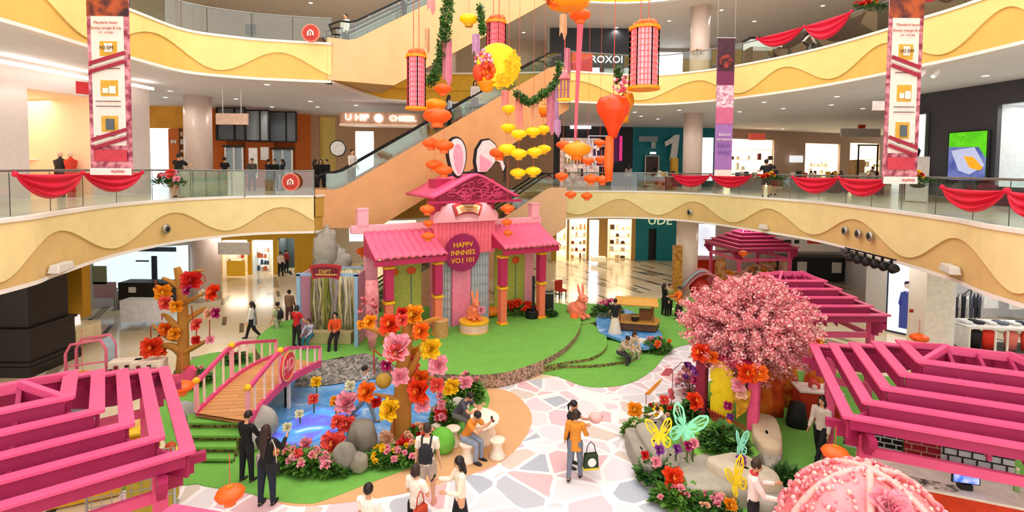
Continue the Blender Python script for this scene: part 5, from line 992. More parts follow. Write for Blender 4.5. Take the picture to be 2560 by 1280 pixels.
# ---- riders on the escalators
def on_esc(E, px, lane, lb, **k):
    P0, P1 = Vector(E[0]), Vector(E[1]); hv_ = Vector((P1.x-P0.x, P1.y-P0.y, 0)); L_ = hv_.length; e = hv_/L_; n = Vector((-e.y, e.x, 0))
    best = min((abs(PX(P0+e*s+n*lane+Vector((0, 0, (P1.z-P0.z)*min(1, max(0, (s-1)/(L_-2))))))[0]-px), s) for s in np.linspace(0, L_, 200))[1]
    s = best; z = (P1.z-P0.z)*min(1, max(0, (s-1)/(L_-2))); return P_(lb, P0+e*s+n*lane+Vector((0, 0, z+.02)), 1.66, **k)
on_esc(EA, 1122, .65, 'person in pale blue shirt riding the escalator behind the orange lanterns', yaw=110, top='#b8c4d4', bottom='#141418', hair='long', near=False)
on_esc(EA, 1186, .65, 'person in striped jacket with long black hair riding higher up the escalator', yaw=20, top='#cfc4bc', bottom='#5c4a44', hair='long', near=False, legs='skirt')
on_esc(EA, 880, .65, 'person in pale jacket stepping onto the escalator near the round mirror', yaw=60, top='#d8ccc4', bottom='#5c5450', near=False)
on_esc(EB, 1012, .65, 'person in blue-grey jacket riding the highest escalator at the top edge', yaw=-100, top='#8c98a4', bottom='#17171c', near=False)
P_('person in white shirt behind the upper round sign', G(852, 109, 12.2)+Vector((-.3, 1.5, 0)), 1.62, -30, top='#ece8e4', bottom='#3a3a40', near=False)
# ================================================================ flowers, trees, rocks
FM = {'orange': ('#f5731c', '#fba02c'), 'yellow': ('#f8c81c', '#f2a010'), 'red': ('#d3221c', '#a81414'), 'pink': ('#f4a0b0', '#e8607c'), 'coral': ('#ee5a50', '#f88a4c'), 'magenta': ('#b8286c', '#e890b0'), 'peach': ('#f7c4a4', '#f09a70'), 'amber': ('#f29a18', '#f6c030'), 'cream': ('#efe8c8', '#d8cc90'), 'violet': ('#8e3c9a', '#c48ac8'), 'redor': ('#ea4316', '#f8862c')}
FP = {}
def petal(M, az, tilt, ln, wd, cup, base=.04, seed=0):
    rows = []; n = 5; ca, sa = math.cos(az), math.sin(az); random.seed(seed)
    ph = random.uniform(0, 6)
    for i in range(n+1):
        s = i/n; a = tilt-cup*s; r = base+ln*(s*math.cos(tilt-cup*s*.5)); z = ln*s*math.sin(tilt-cup*s*.5)+0
        w_ = wd*math.sin(PI*min(1, .12+.80*s))**.7*(1 if s < .99 else .75)
        row = []
        for j in range(5):
            u = (j-2)/2; rr = r-abs(u)**2*w_*.15; zz = z+abs(u)**2*w_*.35+.05*ln*math.sin(ph+j*2.1)*s; row.append((ca*rr-sa*u*w_/2, sa*rr+ca*u*w_/2, zz))
        rows.append(row)
    M.grid(rows)
def fproto(kind):
    if kind in FP: return FP[kind]
    c1, c2 = FM[kind]; M = MB(); k = 0
    for n, tilt, ln, wd, cup in ((9, .25, 1.0, .72, .3), (8, .6, .86, .62, .1), (7, .95, .68, .5, -.2), (5, 1.25, .48, .36, -.35)):
        for i in range(n): k += 1; petal(M, 2*PI*(i+.5*(k % 2))/n+k*.13, tilt, ln, wd, cup, .05, k)
    o = M.build('petals', mat(c1, .5, c2=None, var=.12, scale=3), None, smooth=True); M = MB(); random.seed(4)
    for i in range(14): a = random.random()*6.28; r = random.random()*.2; M.tube([(0, 0, .1), (r*math.cos(a), r*math.sin(a), .55)], [.02, .045], 5)
    h = M.build('stamens', mat(c2, .5), None); C.objects.unlink(o); C.objects.unlink(h); FP[kind] = (o, h); return FP[kind]
def fpart(parent, kind, loc, r, rot, name='blossom'):
    o, h = fproto(kind); a = o.copy(); a.name = name; C.objects.link(a); a.parent = parent; a.location = loc; a.scale = (r,)*3; a.rotation_euler = rot; b = h.copy(); C.objects.link(b); b.parent = a; return a
def flower(kind, px, py, r_px, Y, label, rot=None, grp='large paper blooms in the flower beds', stem=None):
    p = D(px, py, Y); r = r_px/FPX*Y; t = thing('paper_flower', label, 'flower', p, 0, grp); fpart(t, kind, (0, 0, 0), r, rot or (R(55), 0, R((px*7) % 50-25)), 'flower_head')
    z0 = stem if stem is not None else .1
    if p.z-z0 > .15: M = MB(); M.tube([(0, .02, -.02), (0, .06, (z0-p.z)*.5), (0, .04, z0-p.z)], .022, 6); M.build('stem', mat('#4c6a2a', .6), t)
    return t
def leafy(name, px, py, Y, rx, ry, h, label, cat='plant', n=500, s=.16, blooms=(), m=None, z=.04, grp=None, long_=False):
    """a bed plant: ground point given by its base pixel"""
    p = G(px, py, z) if Y is None else D(px, py, Y); t = thing(name, label, cat, (p.x, p.y, p.z if Y else z), 0, grp); M = MB(); random.seed(int(px))
    for i in range(n):
        a = random.random()*6.28; r = random.random()**.5; b = Vector((rx*r*math.cos(a), ry*r*math.sin(a), 0)); zt = h*(1-.6*r*r)*random.uniform(.3, 1); d = Vector((math.cos(a)*r+random.gauss(0, .4), math.sin(a)*r+random.gauss(0, .4), random.uniform(-.2, .9))).normalized(); e = d.cross(Vector((0, 0, 1))).normalized(); k = s*random.uniform(.7, 1.3); q = b+Vector((0, 0, zt)); w_ = k*(.16 if long_ else .3); dn = Vector((0, 0, -k*.12))
        M._add([q, q+d*k*.45+e*w_, q+d*k+dn, q+d*k*.45-e*w_], [(0, 1, 2, 3)])
    M.build('foliage', m or LEAF, t); M = MB()
    for i in range(10): a = random.random()*6.28; r = random.random()*.8; M.tube([(rx*r*.3*math.cos(a), ry*r*.3*math.sin(a), -.02), (rx*r*math.cos(a), ry*r*math.sin(a), h*.6)], .012, 5)
    M.build('stems', mat('#4a5a24', .6), t)
    for kind, num, r_ in blooms:
        c1, c2 = FM[kind]
        for i in range(num):
            a = random.random()*6.28; r = random.random()**.5*.95; fpart(t, kind, (rx*r*math.cos(a), ry*r*math.sin(a)-.05, h*(1-.5*r*r)+random.uniform(-.02, .1)), r_*random.uniform(.7, 1.2), (R(random.uniform(10, 60)), 0, R(random.uniform(-60, 60))))
    return t
def rock(px, py, rx, ry, rz_, label, c='#8f887c', z=.03, seed=1, Y=None, rot=None, grp='rounded stones around the pond'):
    p = G(px, py, z) if Y is None else D(px, py, Y); M = MB(); M.ball((0, 0, rz_*.92), (rx, ry, rz_), 28, 18, dis=.22, freq=1.3, seed=seed, rot=rot); o = M.build('rock', mat(c, .85, var=.12, scale=3, bump=.3), None, smooth=True); o.location = (p.x, p.y, p.z if Y else z); return tag(o, label, 'rock', grp)
# pond stones
rock(908, 1135, .36, .3, .46, 'largest tall grey stone in front of the pond', '#857e72', seed=2)
rock(862, 1175, .28, .24, .36, 'middle-sized grey stone left of the smallest one before the pond', '#8b8378', seed=3)
rock(898, 1180, .21, .18, .25, 'smallest grey stone of the three before the pond', '#948b7c', seed=4)
rock(655, 1098, .4, .36, .46, 'pale grey boulder behind the long-haired woman at the bridge foot', '#a8a49c', seed=5)
rock(632, 1122, .26, .24, .26, 'lower pale boulder beside the bridge foot', '#b4b0a8', seed=6)
rock(466, 1055, .3, .26, .3, 'grey boulder left of the green stairs', '#a2a09a', seed=7)
rock(1148, 1035, .3, .22, .26, 'white boulder behind the seated man in navy', '#d8d4c8', seed=8)
for k, (x, y) in enumerate(((1068, 1080), (1092, 1078), (1070, 1096), (1094, 1098))): rock(x, y, .14, .12, .12, ('white pebble, upper left of the heap of four', 'white pebble, upper right of the heap of four', 'white pebble, lower left of the heap of four', 'white pebble, lower right of the heap of four')[k], '#e6e0cc', seed=9+k, z=.1)
rock(1608, 872, .3, .2, .22, 'white rock at the edge of the small pond', '#ded8cc', seed=14); rock(1585, 876, .2, .16, .14, 'lower white rock beside the small pond', '#d4cec2', seed=15)
mb = MB(); mb.ball((0, 0, .3), (.32, .25, .34), 20, 14, dis=.1); o = mb.build('turf_mound', mat('#69b43f', .85), None, smooth=True); o.location = G(1106, 1130, .03); tag(o, 'small bright green turf-covered mound behind the backpack wearer', 'mound')
# beds in front of the pond
leafy('flower_bed', 715, 1165, None, .5, .28, .42, 'bed of small pink and yellow flowers right of the long-haired woman', n=500, blooms=(('pink', 16, .085), ('yellow', 8, .08), ('peach', 6, .08)))
leafy('flower_bed', 775, 1175, None, .5, .3, .45, 'bed of small pink flowers in the middle of the pond edge', n=550, blooms=(('pink', 20, .09), ('peach', 8, .08), ('coral', 3, .1)))
leafy('flower_bed', 835, 1180, None, .42, .26, .3, 'low leafy bed under the big coral bloom', n=500, blooms=(('pink', 6, .12),))
leafy('flower_bed', 965, 1158, None, .42, .26, .32, 'leafy bed under the yellow bloom right of the stones', n=500, blooms=(('yellow', 5, .08), ('pink', 4, .1)))
leafy('flower_bed', 1025, 1155, None, .42, .26, .42, 'leafy bed under the dark red bloom beside the tree foot', n=500, blooms=(('yellow', 8, .07), ('pink', 6, .09)))
leafy('flower_bed', 1045, 1105, None, .4, .3, .4, 'bed of small pink and white flowers right of the tree trunk', n=400, blooms=(('peach', 10, .09), ('coral', 6, .1)))
leafy('flower_bed', 1160, 1000, None, .55, .35, .8, 'tall leafy bush with pink flowers behind the white boulder', n=900, blooms=(('pink', 10, .11), ('peach', 4, .1)))
leafy('flower_bed', 1112, 1065, None, .35, .35, .7, 'upright leafy bush behind the seated men', n=600, blooms=(('pink', 5, .12), ('yellow', 4, .06)))
leafy('flower_bed', 485, 960, None, .5, .4, .5, 'bed of dark leaves and pink flowers behind the left bridge rail', n=500, m=LEAFD, blooms=(('coral', 6, .12), ('pink', 5, .1)))
leafy('flower_bed', 590, 905, None, .4, .3, .35, 'small planting of magenta flowers seen through the bridge rail', n=250, m=LEAFD, blooms=(('magenta', 5, .1),))
for a in (('coral', 832, 1112, 36, 12.4, 'huge coral peony left of the tall grey stone'), ('coral', 868, 1062, 24, 12.9, 'coral flower above the tall grey stone'), ('coral', 845, 1055, 20, 12.8, 'dark coral flower rising behind the huge coral peony'), ('red', 787, 1150, 19, 12.1, 'deep red bloom low in the pond-side bed'), ('pink', 815, 1162, 16, 12.1, 'pink lily right of the deep red bloom'), ('pink', 765, 1112, 20, 12.4, 'pale pink bloom in the pink bed'), ('yellow', 947, 1127, 20, 12.2, 'golden yellow bloom right of the stones'), ('peach', 968, 1098, 24, 12.7, 'peach lily left of the tree trunk foot'), ('pink', 1002, 1090, 18, 12.8, 'pink lily in front of the tree trunk'), ('red', 1010, 1118, 24, 12.1, 'dark red bloom in front of the tree trunk'), ('red', 1055, 1083, 20, 12.8, 'dark red bloom right of the tree trunk'), ('red', 1103, 1038, 19, 13.4, 'red heart-shaped bloom above the white pebbles'), ('pink', 1104, 1010, 13, 13.6, 'small pink bloom above the red heart-shaped one'), ('pink', 1100, 988, 12, 13.8, 'small pink bloom topmost above the red heart-shaped one'), ('yellow', 1130, 967, 22, 14, 'yellow bloom at the left side of the tall leafy bush'), ('pink', 1163, 957, 18, 14.4, 'pink bloom on the tall leafy bush'), ('pink', 866, 1008, 32, 13.8, 'big pink lotus bloom over the pond'), ('amber', 838, 1003, 15, 14, 'amber petal bloom at the left tip of the pink lotus'), ('yellow', 790, 955, 15, 15, 'small yellow bloom standing in the pond near the bridge'), ('coral', 783, 998, 15, 14.2, 'dusty red bloom standing in the pond under the yellow one'), ('cream', 748, 1035, 12, 13.6, 'small cream and pink bloom in the pond, left of the dusty red one'), ('cream', 718, 1068, 13, 13, 'small cream bloom nearest the pale boulder'), ('cream', 875, 965, 15, 14.8, 'pale yellow bloom behind the pink lotus')):
    flower(*a, stem=.05)
# decorative flat-cut trees
BARK = mat('#b57a2e', .6, var=.08, scale=3)
def deco_tree(name, label, base, Y, trunk, branches, flowers, wires=()):
    p0 = G(*base, .03); Y = p0.y; t = thing(name, label, 'tree', p0); o = Vector(t.location)
    M = MB(); pts = [D(x, y, Y)-o for x, y, r in trunk]; pts[0] = Vector((0, 0, 0)); M.tube(spline(pts, 4), list(np.interp(np.linspace(0, len(trunk)-1, (len(trunk)-1)*4+1), range(len(trunk)), [r/FPX*Y for x, y, r in trunk])), 12, flat=.6, up=(1, 0, 0)); M.build('trunk', BARK, t, smooth=True)
    for k, b in enumerate(branches):
        pts = [D(x, y, Y+(i*.1 if k % 2 else -i*.12))-o for i, (x, y, r) in enumerate(b)]; n = len(b); M = MB(); M.tube(spline(pts, 4), list(np.interp(np.linspace(0, n-1, (n-1)*4+1), range(n), [r/FPX*Y for x, y, r in b])), 8, flat=.7); M.build('branch', BARK, t, smooth=True)
    for x0, y0, x1, y1 in wires: M = MB(); M.tube([D(x0, y0, Y-.25)-o, D(x1, y1, Y-.25)-o], .02, 6); M.build('hanging_wire', mat('#a03a22', .5), t)
    for kd, x, y, r, dy in flowers: fpart(t, kd, D(x, y, Y+dy)-o, 1.0*r/FPX*Y, (R(60+(x*3) % 25), 0, R((x*7+y*3) % 60-30)), 'paper_bloom')
    return t
deco_tree('flower_tree', 'brown flat-cut tree hung with red and orange flowers on the left', (458, 950), None, [(458, 945, 23), (458, 900, 16), (458, 820, 14), (455, 740, 13), (448, 690, 11), (442, 668, 8)],
          [[(458, 890, 12), (435, 868, 11), (405, 865, 8), (380, 878, 5)], [(460, 880, 12), (490, 865, 10), (520, 850, 5)], [(455, 830, 11), (435, 810, 9), (415, 790, 6), (405, 785, 4)], [(460, 810, 10), (480, 790, 8), (515, 770, 5)], [(458, 760, 10), (480, 748, 8), (505, 735, 5)], [(452, 720, 9), (430, 705, 7), (408, 695, 5)], [(455, 700, 8), (485, 680, 6), (510, 676, 3)], [(452, 850, 8), (420, 845, 6), (380, 810, 3)]],
          [('redor', 380, 868, 28, -.4), ('red', 478, 702, 27, -.3), ('redor', 535, 732, 24, -.2), ('amber', 407, 730, 22, -.1), ('coral', 415, 757, 20, -.4), ('amber', 441, 765, 17, -.5), ('cream', 510, 735, 14, -.1), ('magenta', 541, 782, 15, -.3), ('peach', 522, 785, 16, -.1), ('coral', 493, 812, 18, -.2), ('orange', 415, 822, 20, .1), ('amber', 436, 835, 17, -.2), ('red', 490, 850, 12, -.3), ('pink', 525, 850, 12, -.2), ('magenta', 470, 725, 15, -.5), ('orange', 408, 875, 16, -.1)],
          [(377, 815, 377, 845), (491, 800, 491, 842), (524, 800, 524, 842), (479, 765, 482, 800), (389, 700, 389, 725), (511, 688, 513, 705), (405, 785, 405, 800)])
deco_tree('flower_tree', 'brown tree crowned with giant orange, yellow and pink flowers beside the pond', (1000, 1105), None, [(1002, 1100, 30), (1004, 1050, 25), (1006, 990, 22), (1008, 920, 19), (1014, 860, 17), (1022, 810, 15), (1026, 780, 8)],
          [[(1018, 850, 13), (1045, 822, 12), (1075, 802, 8), (1102, 795, 3)], [(1010, 900, 12), (985, 860, 10), (960, 835, 8), (905, 812, 7)], [(1006, 960, 10), (1030, 920, 9), (1048, 880, 6)], [(1010, 880, 4), (1040, 868, 4), (1062, 858, 3)], [(1004, 1000, 8), (970, 992, 7), (935, 985, 4)], [(1006, 1020, 10), (1035, 1000, 8), (1060, 980, 4)], [(1004, 960, 7), (990, 940, 6), (965, 920, 4)], [(1010, 940, 8), (1040, 960, 7), (1080, 945, 5), (1108, 960, 4)]],
          [('pink', 993, 868, 38, -.6), ('coral', 990, 880, 25, -.7), ('yellow', 1077, 872, 30, -.2), ('orange', 1053, 828, 25, -.3), ('redor', 975, 812, 30, -.2), ('amber', 1035, 788, 30, 0), ('amber', 925, 805, 20, -.2), ('amber', 903, 812, 13, -.2), ('coral', 1005, 800, 18, -.5), ('red', 1005, 782, 16, -.1), ('pink', 1095, 912, 28, -.3), ('pink', 1000, 942, 24, -.5), ('magenta', 966, 913, 16, -.3), ('coral', 1030, 905, 24, .1), ('redor', 1048, 975, 34, -.5), ('orange', 1050, 950, 30, 0), ('orange', 918, 980, 28, -.4), ('yellow', 975, 1025, 30, -.7), ('coral', 1092, 963, 20, -.3), ('pink', 1055, 1010, 22, -.5), ('red', 940, 1005, 15, -.3), ('yellow', 1120, 975, 15, -.1), ('amber', 1035, 880, 16, .2)],
          [(934, 875, 936, 935), (934, 875, 955, 890), (986, 1040, 986, 1090)])
t = thing('olive_lantern', 'olive round lantern hanging left of the big flower tree trunk', 'lantern', D(959, 952, 13)); M = MB(); M.ball((0, 0, 0), (.21, .2, .2), 16, 12); M.build('shade', mat('#c09a34', .5), t, smooth=True); M = MB(); M.tube([(0, 0, .2), (.1, .1, .55)], .01, 5); M.build('cord', STR, t)
# ---- pink blossom tree
BLO = [mat('#f2909c', .7, var=.1, scale=4), mat('#f7b0b4', .7), mat('#e4747f', .7), mat('#fac8c4', .7)]
def blossom_tree(name, label, c, r, base, n, nb, seed, s=.05):
    t = thing(name, label, 'tree', base); o = Vector(base); c = Vector(c)-o; random.seed(seed); M = MB(); M.tube([(0, 0, 0), (0, 0, c.z*.5), c-Vector((0, 0, r[2]*.3))], [.16, .12, .09], 10); M.build('trunk', mat('#6a3d38', .7, var=.2), t)
    B = MB(); F = MB(); F.m = 0
    for i in range(nb):
        d = Vector((random.gauss(0, 1), random.gauss(0, 1), random.gauss(0, 1)+.25)).normalized(); e = Vector((d.x*r[0], d.y*r[1], d.z*r[2])); L_ = random.uniform(.76, 1.08); k0 = e*.08; mid = e*.55+Vector((random.gauss(0, .08), random.gauss(0, .08), random.gauss(0, .08))); tip = e*L_
        B.tube([c+k0, c+mid, c+tip], [.02, .012, .004], 4, cap=False)
        for j in range(int(n/nb)):
            u = random.random()**.45; p = (k0.lerp(mid, u*2) if u < .5 else mid.lerp(tip, u*2-1))+Vector((random.gauss(0, .05), random.gauss(0, .05), random.gauss(0, .05))); F.m = random.randrange(4); q = Vector((random.gauss(0, 1), random.gauss(0, 1), random.gauss(0, 1))).normalized(); e1 = q.orthogonal().normalized(); e2 = q.cross(e1); k = s*random.uniform(.5, 1.2)
            p = c+p; F._add([p+e1*k, p+e2*k+q*k*.3, p-e1*k, p-e2*k+q*k*.3], [(0, 1, 2, 3)])
    B.build('branches', mat('#a8545a', .7), t); f = F.build('blossom', BLO, t); f['kind'] = 'stuff'; return t
cc = D(1872, 822, 14.2); blossom_tree('blossom_tree', 'huge round tree of pale pink blossom standing right of the paved path', cc, (1.95, 1.7, 1.5), Vector((cc.x+.1, cc.y, .4)), 62000, 520, 5, .036)
# ---- rock garden with the pink portal
tp_ = patch('turf_terrace', [(1700, 1085), (1735, 1050), (1800, 1030), (1900, 1040), (1915, 1100), (1890, 1140), (1810, 1150), (1740, 1135)], .42, mat('#7cbc48', .85), side=mat('#b0a692', .8, var=.12, bump=.3), kind=False); tag(tp_, 'raised green turf terrace ringed by rocks under the blossom tree', 'terrace')
def slabr(pts, z, label, c='#a9a294', seed=0):
    P = [G(x, y, z) for x, y in pts]; c0 = sum(P, Vector())/len(P); M = MB(); n = len(P)
    o = Vector((c0.x, c0.y, .0)); top = smoothpoly([p-o for p in P], 4); M.grid([[Vector((p.x*1.0, p.y*1.0, 0)) for p in top], [Vector((p.x*1.02, p.y*1.02, z*.6)) for p in top], [Vector((p.x, p.y, z*.92)) for p in top], [Vector((p.x*.9, p.y*.9, z)) for p in top], [Vector((p.x*.1, p.y*.1, z*1.02)) for p in top]], close=True)
    M.v = [tuple(Vector(v)*(1+.16*noise.noise(Vector((v[0]*1.6, v[1]*1.6, v[2]))+Vector((seed, 0, 0))))) for v in M.v]
    ob = M.build('garden_rock', mat(c, .8, var=.1, scale=2.5, bump=.25), None, smooth=True); ob.location = o; tag(ob, label, 'rock', 'sculpted rocks of the garden')
slabr([(1565, 1075), (1592, 1068), (1640, 1145), (1628, 1165), (1600, 1150)], .45, 'long grey rock slab at the left edge of the rock garden', '#9d978b', 1)
slabr([(1592, 1070), (1625, 1068), (1668, 1120), (1660, 1140), (1638, 1140)], .55, 'second grey slab, just right of the long left one', '#a8a195', 2)
slabr([(1650, 1115), (1690, 1120), (1700, 1155), (1665, 1165)], .4, 'upright grey stone under the yellow butterfly', '#a39b8d', 3)
slabr([(1695, 1125), (1725, 1130), (1728, 1160), (1700, 1165)], .4, 'small upright stone right of the one under the yellow butterfly', '#9a9284', 4)
slabr([(1700, 1160), (1760, 1130), (1840, 1145), (1900, 1175), (1900, 1215), (1830, 1225), (1750, 1220), (1700, 1200)], .42, 'largest folded grey boulder in front of the terrace', '#aaa294', 5)
slabr([(1770, 1140), (1850, 1135), (1935, 1165), (1950, 1200), (1880, 1200), (1810, 1175)], .62, 'pale beige boulder lying across the largest one', '#c6b9a2', 6)
slabr([(1900, 1180), (1950, 1190), (1962, 1230), (1930, 1262), (1890, 1240)], .4, 'rock at the lower right of the garden', '#a09a8f', 7)
slabr([(1885, 1035), (1930, 1040), (1955, 1085), (1950, 1120), (1905, 1110), (1880, 1075)], .7, 'tan boulder right of the pink portal post', '#bfa98c', 8)
slabr([(1905, 1100), (1950, 1105), (1950, 1150), (1915, 1160)], .5, 'grey furrowed boulder below the tan one', '#9b9084', 9)
slabr([(1615, 1045), (1655, 1030), (1670, 1060), (1640, 1085), (1612, 1075)], .35, 'grey rock where the child in white bends over', '#96918c', 10)
PT = D(1822, 1000, 13.3); po = thing('flower_portal', 'magenta and pink portal with a jagged yellow board under the blossom tree', 'portal', (PT.x, 13.3, .42), R(-38)); H_ = 1.75
for x, c_ in ((-.72, '#8e1c3c'), (.62, '#f0568a')):
    M = MB(); M.box((x, 0, H_/2), (.26, .34, H_)); M.build('portal_post', mat(c_, .5, var=.05), po, bevel=.03)
M = MB(); M.box((-.05, .05, H_-.1), (1.3, .3, .22)); M.build('lintel', mat('#b8264c', .5), po)
pr = [(-.45, .1), (-.45, .5), (-.38, .55), (-.46, .65), (-.46, .85), (-.38, .92), (-.47, 1.0), (-.46, 1.35), (-.3, 1.55), (-.1, 1.5), (.1, 1.3), (.16, .9), (.14, .3), (.02, .0)]
M = MB(); M.prism([(x, -.12, z+.12) for x, z in pr], (0, .08, 0)); M.build('yellow_board', mat('#f0cc1c', .5), po, tri=True)
for sx, sz, a in ((.3, .9, .25), (.42, .7, -.35)): M = MB(); M.prism([(sx+u*math.cos(a)-v*math.sin(a), -.25-.05*sz, sz+u*math.sin(a)+v*math.cos(a)) for u, v in ((0, -.45), (.13, -.1), (.1, .25), (0, .5), (-.1, .25), (-.13, -.1))], (0, .03, 0)); M.build('golden_leaf', mat('#dca028', .5, c2='#b87a1c', scale=8), po)
for x, y, z, k, r in ((-.7, -.2, H_+.05, 'redor', .3), (-.4, -.22, H_+.0, 'orange', .2), (.5, -.25, 1.55, 'redor', .3), (.75, -.2, 1.6, 'orange', .25), (.3, -.3, 1.2, 'pink', .2), (.38, -.3, 1.0, 'peach', .17), (.05, -.25, .55, 'magenta', .13), (.12, -.3, .3, 'violet', .1), (-.85, -.1, 1.2, 'violet', .14), (-.88, -.1, .95, 'magenta', .13)): fpart(po, k, (x, y, z), r, (R(70), 0, R(x*30)), 'bloom')
M = MB(); rr = random.Random(3)
for k in range(14): M.beam((-.5+.07*k, -.2, .3-.012*k), (-.3+.06*k, -.22, -.02), .03, .02)
M.build('red_lattice', mat('#b0202c', .5), po)
for a in (('amber', 1587, 1025, 21, 13.8, 'orange-yellow bloom at the far left corner of the rock garden'), ('redor', 1735, 1003, 25, 13.3, 'orange bloom left of the portal'), ('orange', 1812, 1073, 26, 12.2, 'orange bloom in front of the portal'), ('redor', 1682, 1195, 30, 10.7, 'fiery orange bloom at the lower left of the rock garden'), ('magenta', 1720, 1115, 14, 11.4, 'magenta bloom under the large mint butterfly'), ('pink', 1735, 1108, 14, 11.4, 'pink bloom right of the magenta one under the butterfly'), ('violet', 1692, 1122, 13, 11.4, 'violet bloom right of the yellow butterfly'), ('violet', 1648, 1125, 14, 11.2, 'violet bloom below the yellow butterfly'), ('pink', 1640, 1155, 15, 11.1, 'pink bloom above the fiery orange one'), ('red', 1612, 1138, 12, 11.3, 'small red bloom at the left rock edge'), ('violet', 1852, 1150, 14, 11.0, 'violet bloom beneath the small mint butterfly'), ('magenta', 1915, 1140, 16, 12, 'purple-pink bloom right of the small mint butterfly'), ('orange', 1940, 1160, 20, 11.8, 'orange bloom at the right end of the garden'), ('cream', 1583, 1052, 13, 13.5, 'cream bloom under the orange-yellow one'), ('pink', 1600, 1055, 11, 13.4, 'pink bloom beside the cream one'), ('pink', 1787, 1245, 17, 10.3, 'pink bloom at the bottom of the garden'), ('amber', 1825, 1262, 19, 10.1, 'amber bloom at the bottom of the garden'), ('coral', 1700, 1228, 13, 10.5, 'coral bloom under the fiery orange one'), ('yellow', 1660, 1205, 12, 11.1, 'yellow bloom left of the fiery orange one'), ('coral', 1660, 1000, 14, 14, 'coral bloom at the rear left of the garden'), ('yellow', 1645, 1030, 15, 13.6, 'yellow bloom behind the child in white')):
    flower(*a)
leafy('garden_shrub', 1590, 1090, None, .3, .25, .4, 'leafy shrub at the left corner of the rock garden', n=350, blooms=(('cream', 5, .07),))
leafy('garden_shrub', 1745, 1060, None, .5, .35, .75, 'dark leafy shrub left of the portal', n=700, m=LEAFD, s=.2)
leafy('garden_shrub', 1810, 1120, None, .5, .4, .55, 'dark leafy shrub on the terrace in front of the portal', n=700, m=LEAFD, s=.2, z=.42)
leafy('garden_shrub', 1640, 1200, None, .35, .3, .4, 'large-leaved shrub at the lower left of the rock garden', n=400, m=LEAFD, s=.24)
leafy('garden_shrub', 1700, 1255, None, .55, .3, .35, 'dense shrub below the fiery orange bloom', n=600, s=.18, blooms=(('pink', 5, .08),))
leafy('garden_shrub', 1780, 1282, None, .5, .3, .3, 'shrub at the bottom edge of the garden', n=400, m=LEAFD, blooms=(('pink', 6, .08), ('peach', 4, .07)))
leafy('garden_shrub', 1965, 1215, None, .4, .3, .35, 'long-leaved shrub at the right end of the garden', n=500, m=LEAFD, s=.3, long_=True)
leafy('garden_shrub', 1660, 1050, None, .5, .4, .45, 'shrub with peach flowers at the rear of the garden', n=450, blooms=(('peach', 7, .09), ('red', 3, .1)))
leafy('garden_shrub', 1725, 985, None, .4, .5, .9, 'blossoming shrub with violet flowers left of the blossom tree', n=400, m=mat('#b05a6a', .6, c2='#e8a0a8', scale=8), blooms=(('violet', 6, .1), ('peach', 6, .08)))
# tall wire flowers beside the path
t = thing('wire_flower', 'tall thin stem with heart-shaped red leaf beside the path', 'flower', G(1678, 1010, .03)); M = MB(); M.tube([(0, 0, 0), (.02, 0, .6), (.03, 0, 1.05), (.35, .1, 1.3)], .012, 6); M.build('stem', mat('#8e3038', .5), t)
M = MB(); M.prism([(-.35, -.02, .9), (-.2, -.02, 1.12), (0, -.02, 1.12), (.04, -.02, 1.02), (-.1, -.02, .88)], (0, .02, 0)); M.build('leaf', mat('#e8707c', .5), t); M = MB(); M.ball((-.03, -.03, .4), (.1, .08, .11), 8, 6, dis=.4); M.ball((0, -.03, .25), (.1, .08, .09), 8, 6, dis=.4); M.build('bud', mat('#e0606c', .5), t)
t = thing('petal_flower', 'slanted orange petal on a thin stem at the rear left of the rock garden', 'flower', G(1615, 1010, .03)); M = MB(); M.prism([(-.05, 0, .3), (.35, 0, .7), (.5, 0, .8), (.4, 0, .62), (.1, 0, .28)], (0, .03, 0)); M.build('petal', mat('#f5a24a', .5), t); M = MB(); M.tube([(0, 0, 0), (0, 0, .35)], .012, 5); M.build('stem', mat('#8e3038', .5), t)
# ---- butterflies
def butterfly(px, py, Y, span, label, c, yaw=0, roll=0):
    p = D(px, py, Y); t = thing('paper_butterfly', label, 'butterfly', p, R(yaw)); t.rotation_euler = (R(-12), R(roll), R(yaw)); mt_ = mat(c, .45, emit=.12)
    up_ = [(0.03, .02), (.1, .28), (.24, .5), (.42, .6), (.47, .48), (.42, .28), (.26, .06), (.08, -.02)]; lo_ = [(.03, -.03), (.24, -.02), (.34, -.14), (.32, -.3), (.2, -.4), (.09, -.3)]
    for s in (-1, 1):
        for sh, nm in ((up_, 'upper_wing'), (lo_, 'lower_wing')):
            M = MB(); q = [Vector((s*x*span*math.cos(.25), -abs(x)*span*.28, z*span)) for x, z in sh]; n = len(q)
            for i in range(n): M.beam(q[i], q[(i+1) % n], .05*span, .03*span, up=(0, 1, 0))
            for i in range(1, n-1): M.beam(q[0], q[i], .028*span, .02*span, up=(0, 1, 0))
            cx = sum(q, Vector())/n; M.beam(q[0].lerp(cx, .3), q[0].lerp(cx, .9), .1*span, .015*span, up=(0, 1, 0)); M.build(nm, mt_, t)
    M = MB(); M.tube([(0, -.01, -.22*span), (0, -.02, 0), (0, -.01, .14*span)], [.012*span, .03*span, .015*span], 8); M.build('butterfly_body', mt_, t)
    M = MB(); M.tube([(0, 0, -.1*span), (0, .1, .3-p.z)], .008, 5); M.build('support_wire', METAL, t)
    for s in (-1, 1): M = MB(); M.tube([(0, 0, .13*span), (s*.06*span, 0, .25*span), (s*.1*span, 0, .3*span)], .006*span, 5); M.build('antenna', mt_, t)
butterfly(1712, 1072, 11.6, .86, 'large mint green cut-out butterfly above the rock garden', '#8fe6c0', -20, 18)
butterfly(1650, 1088, 11.3, .64, 'yellow cut-out butterfly left of the mint one', '#f3d01c', -10, -8)
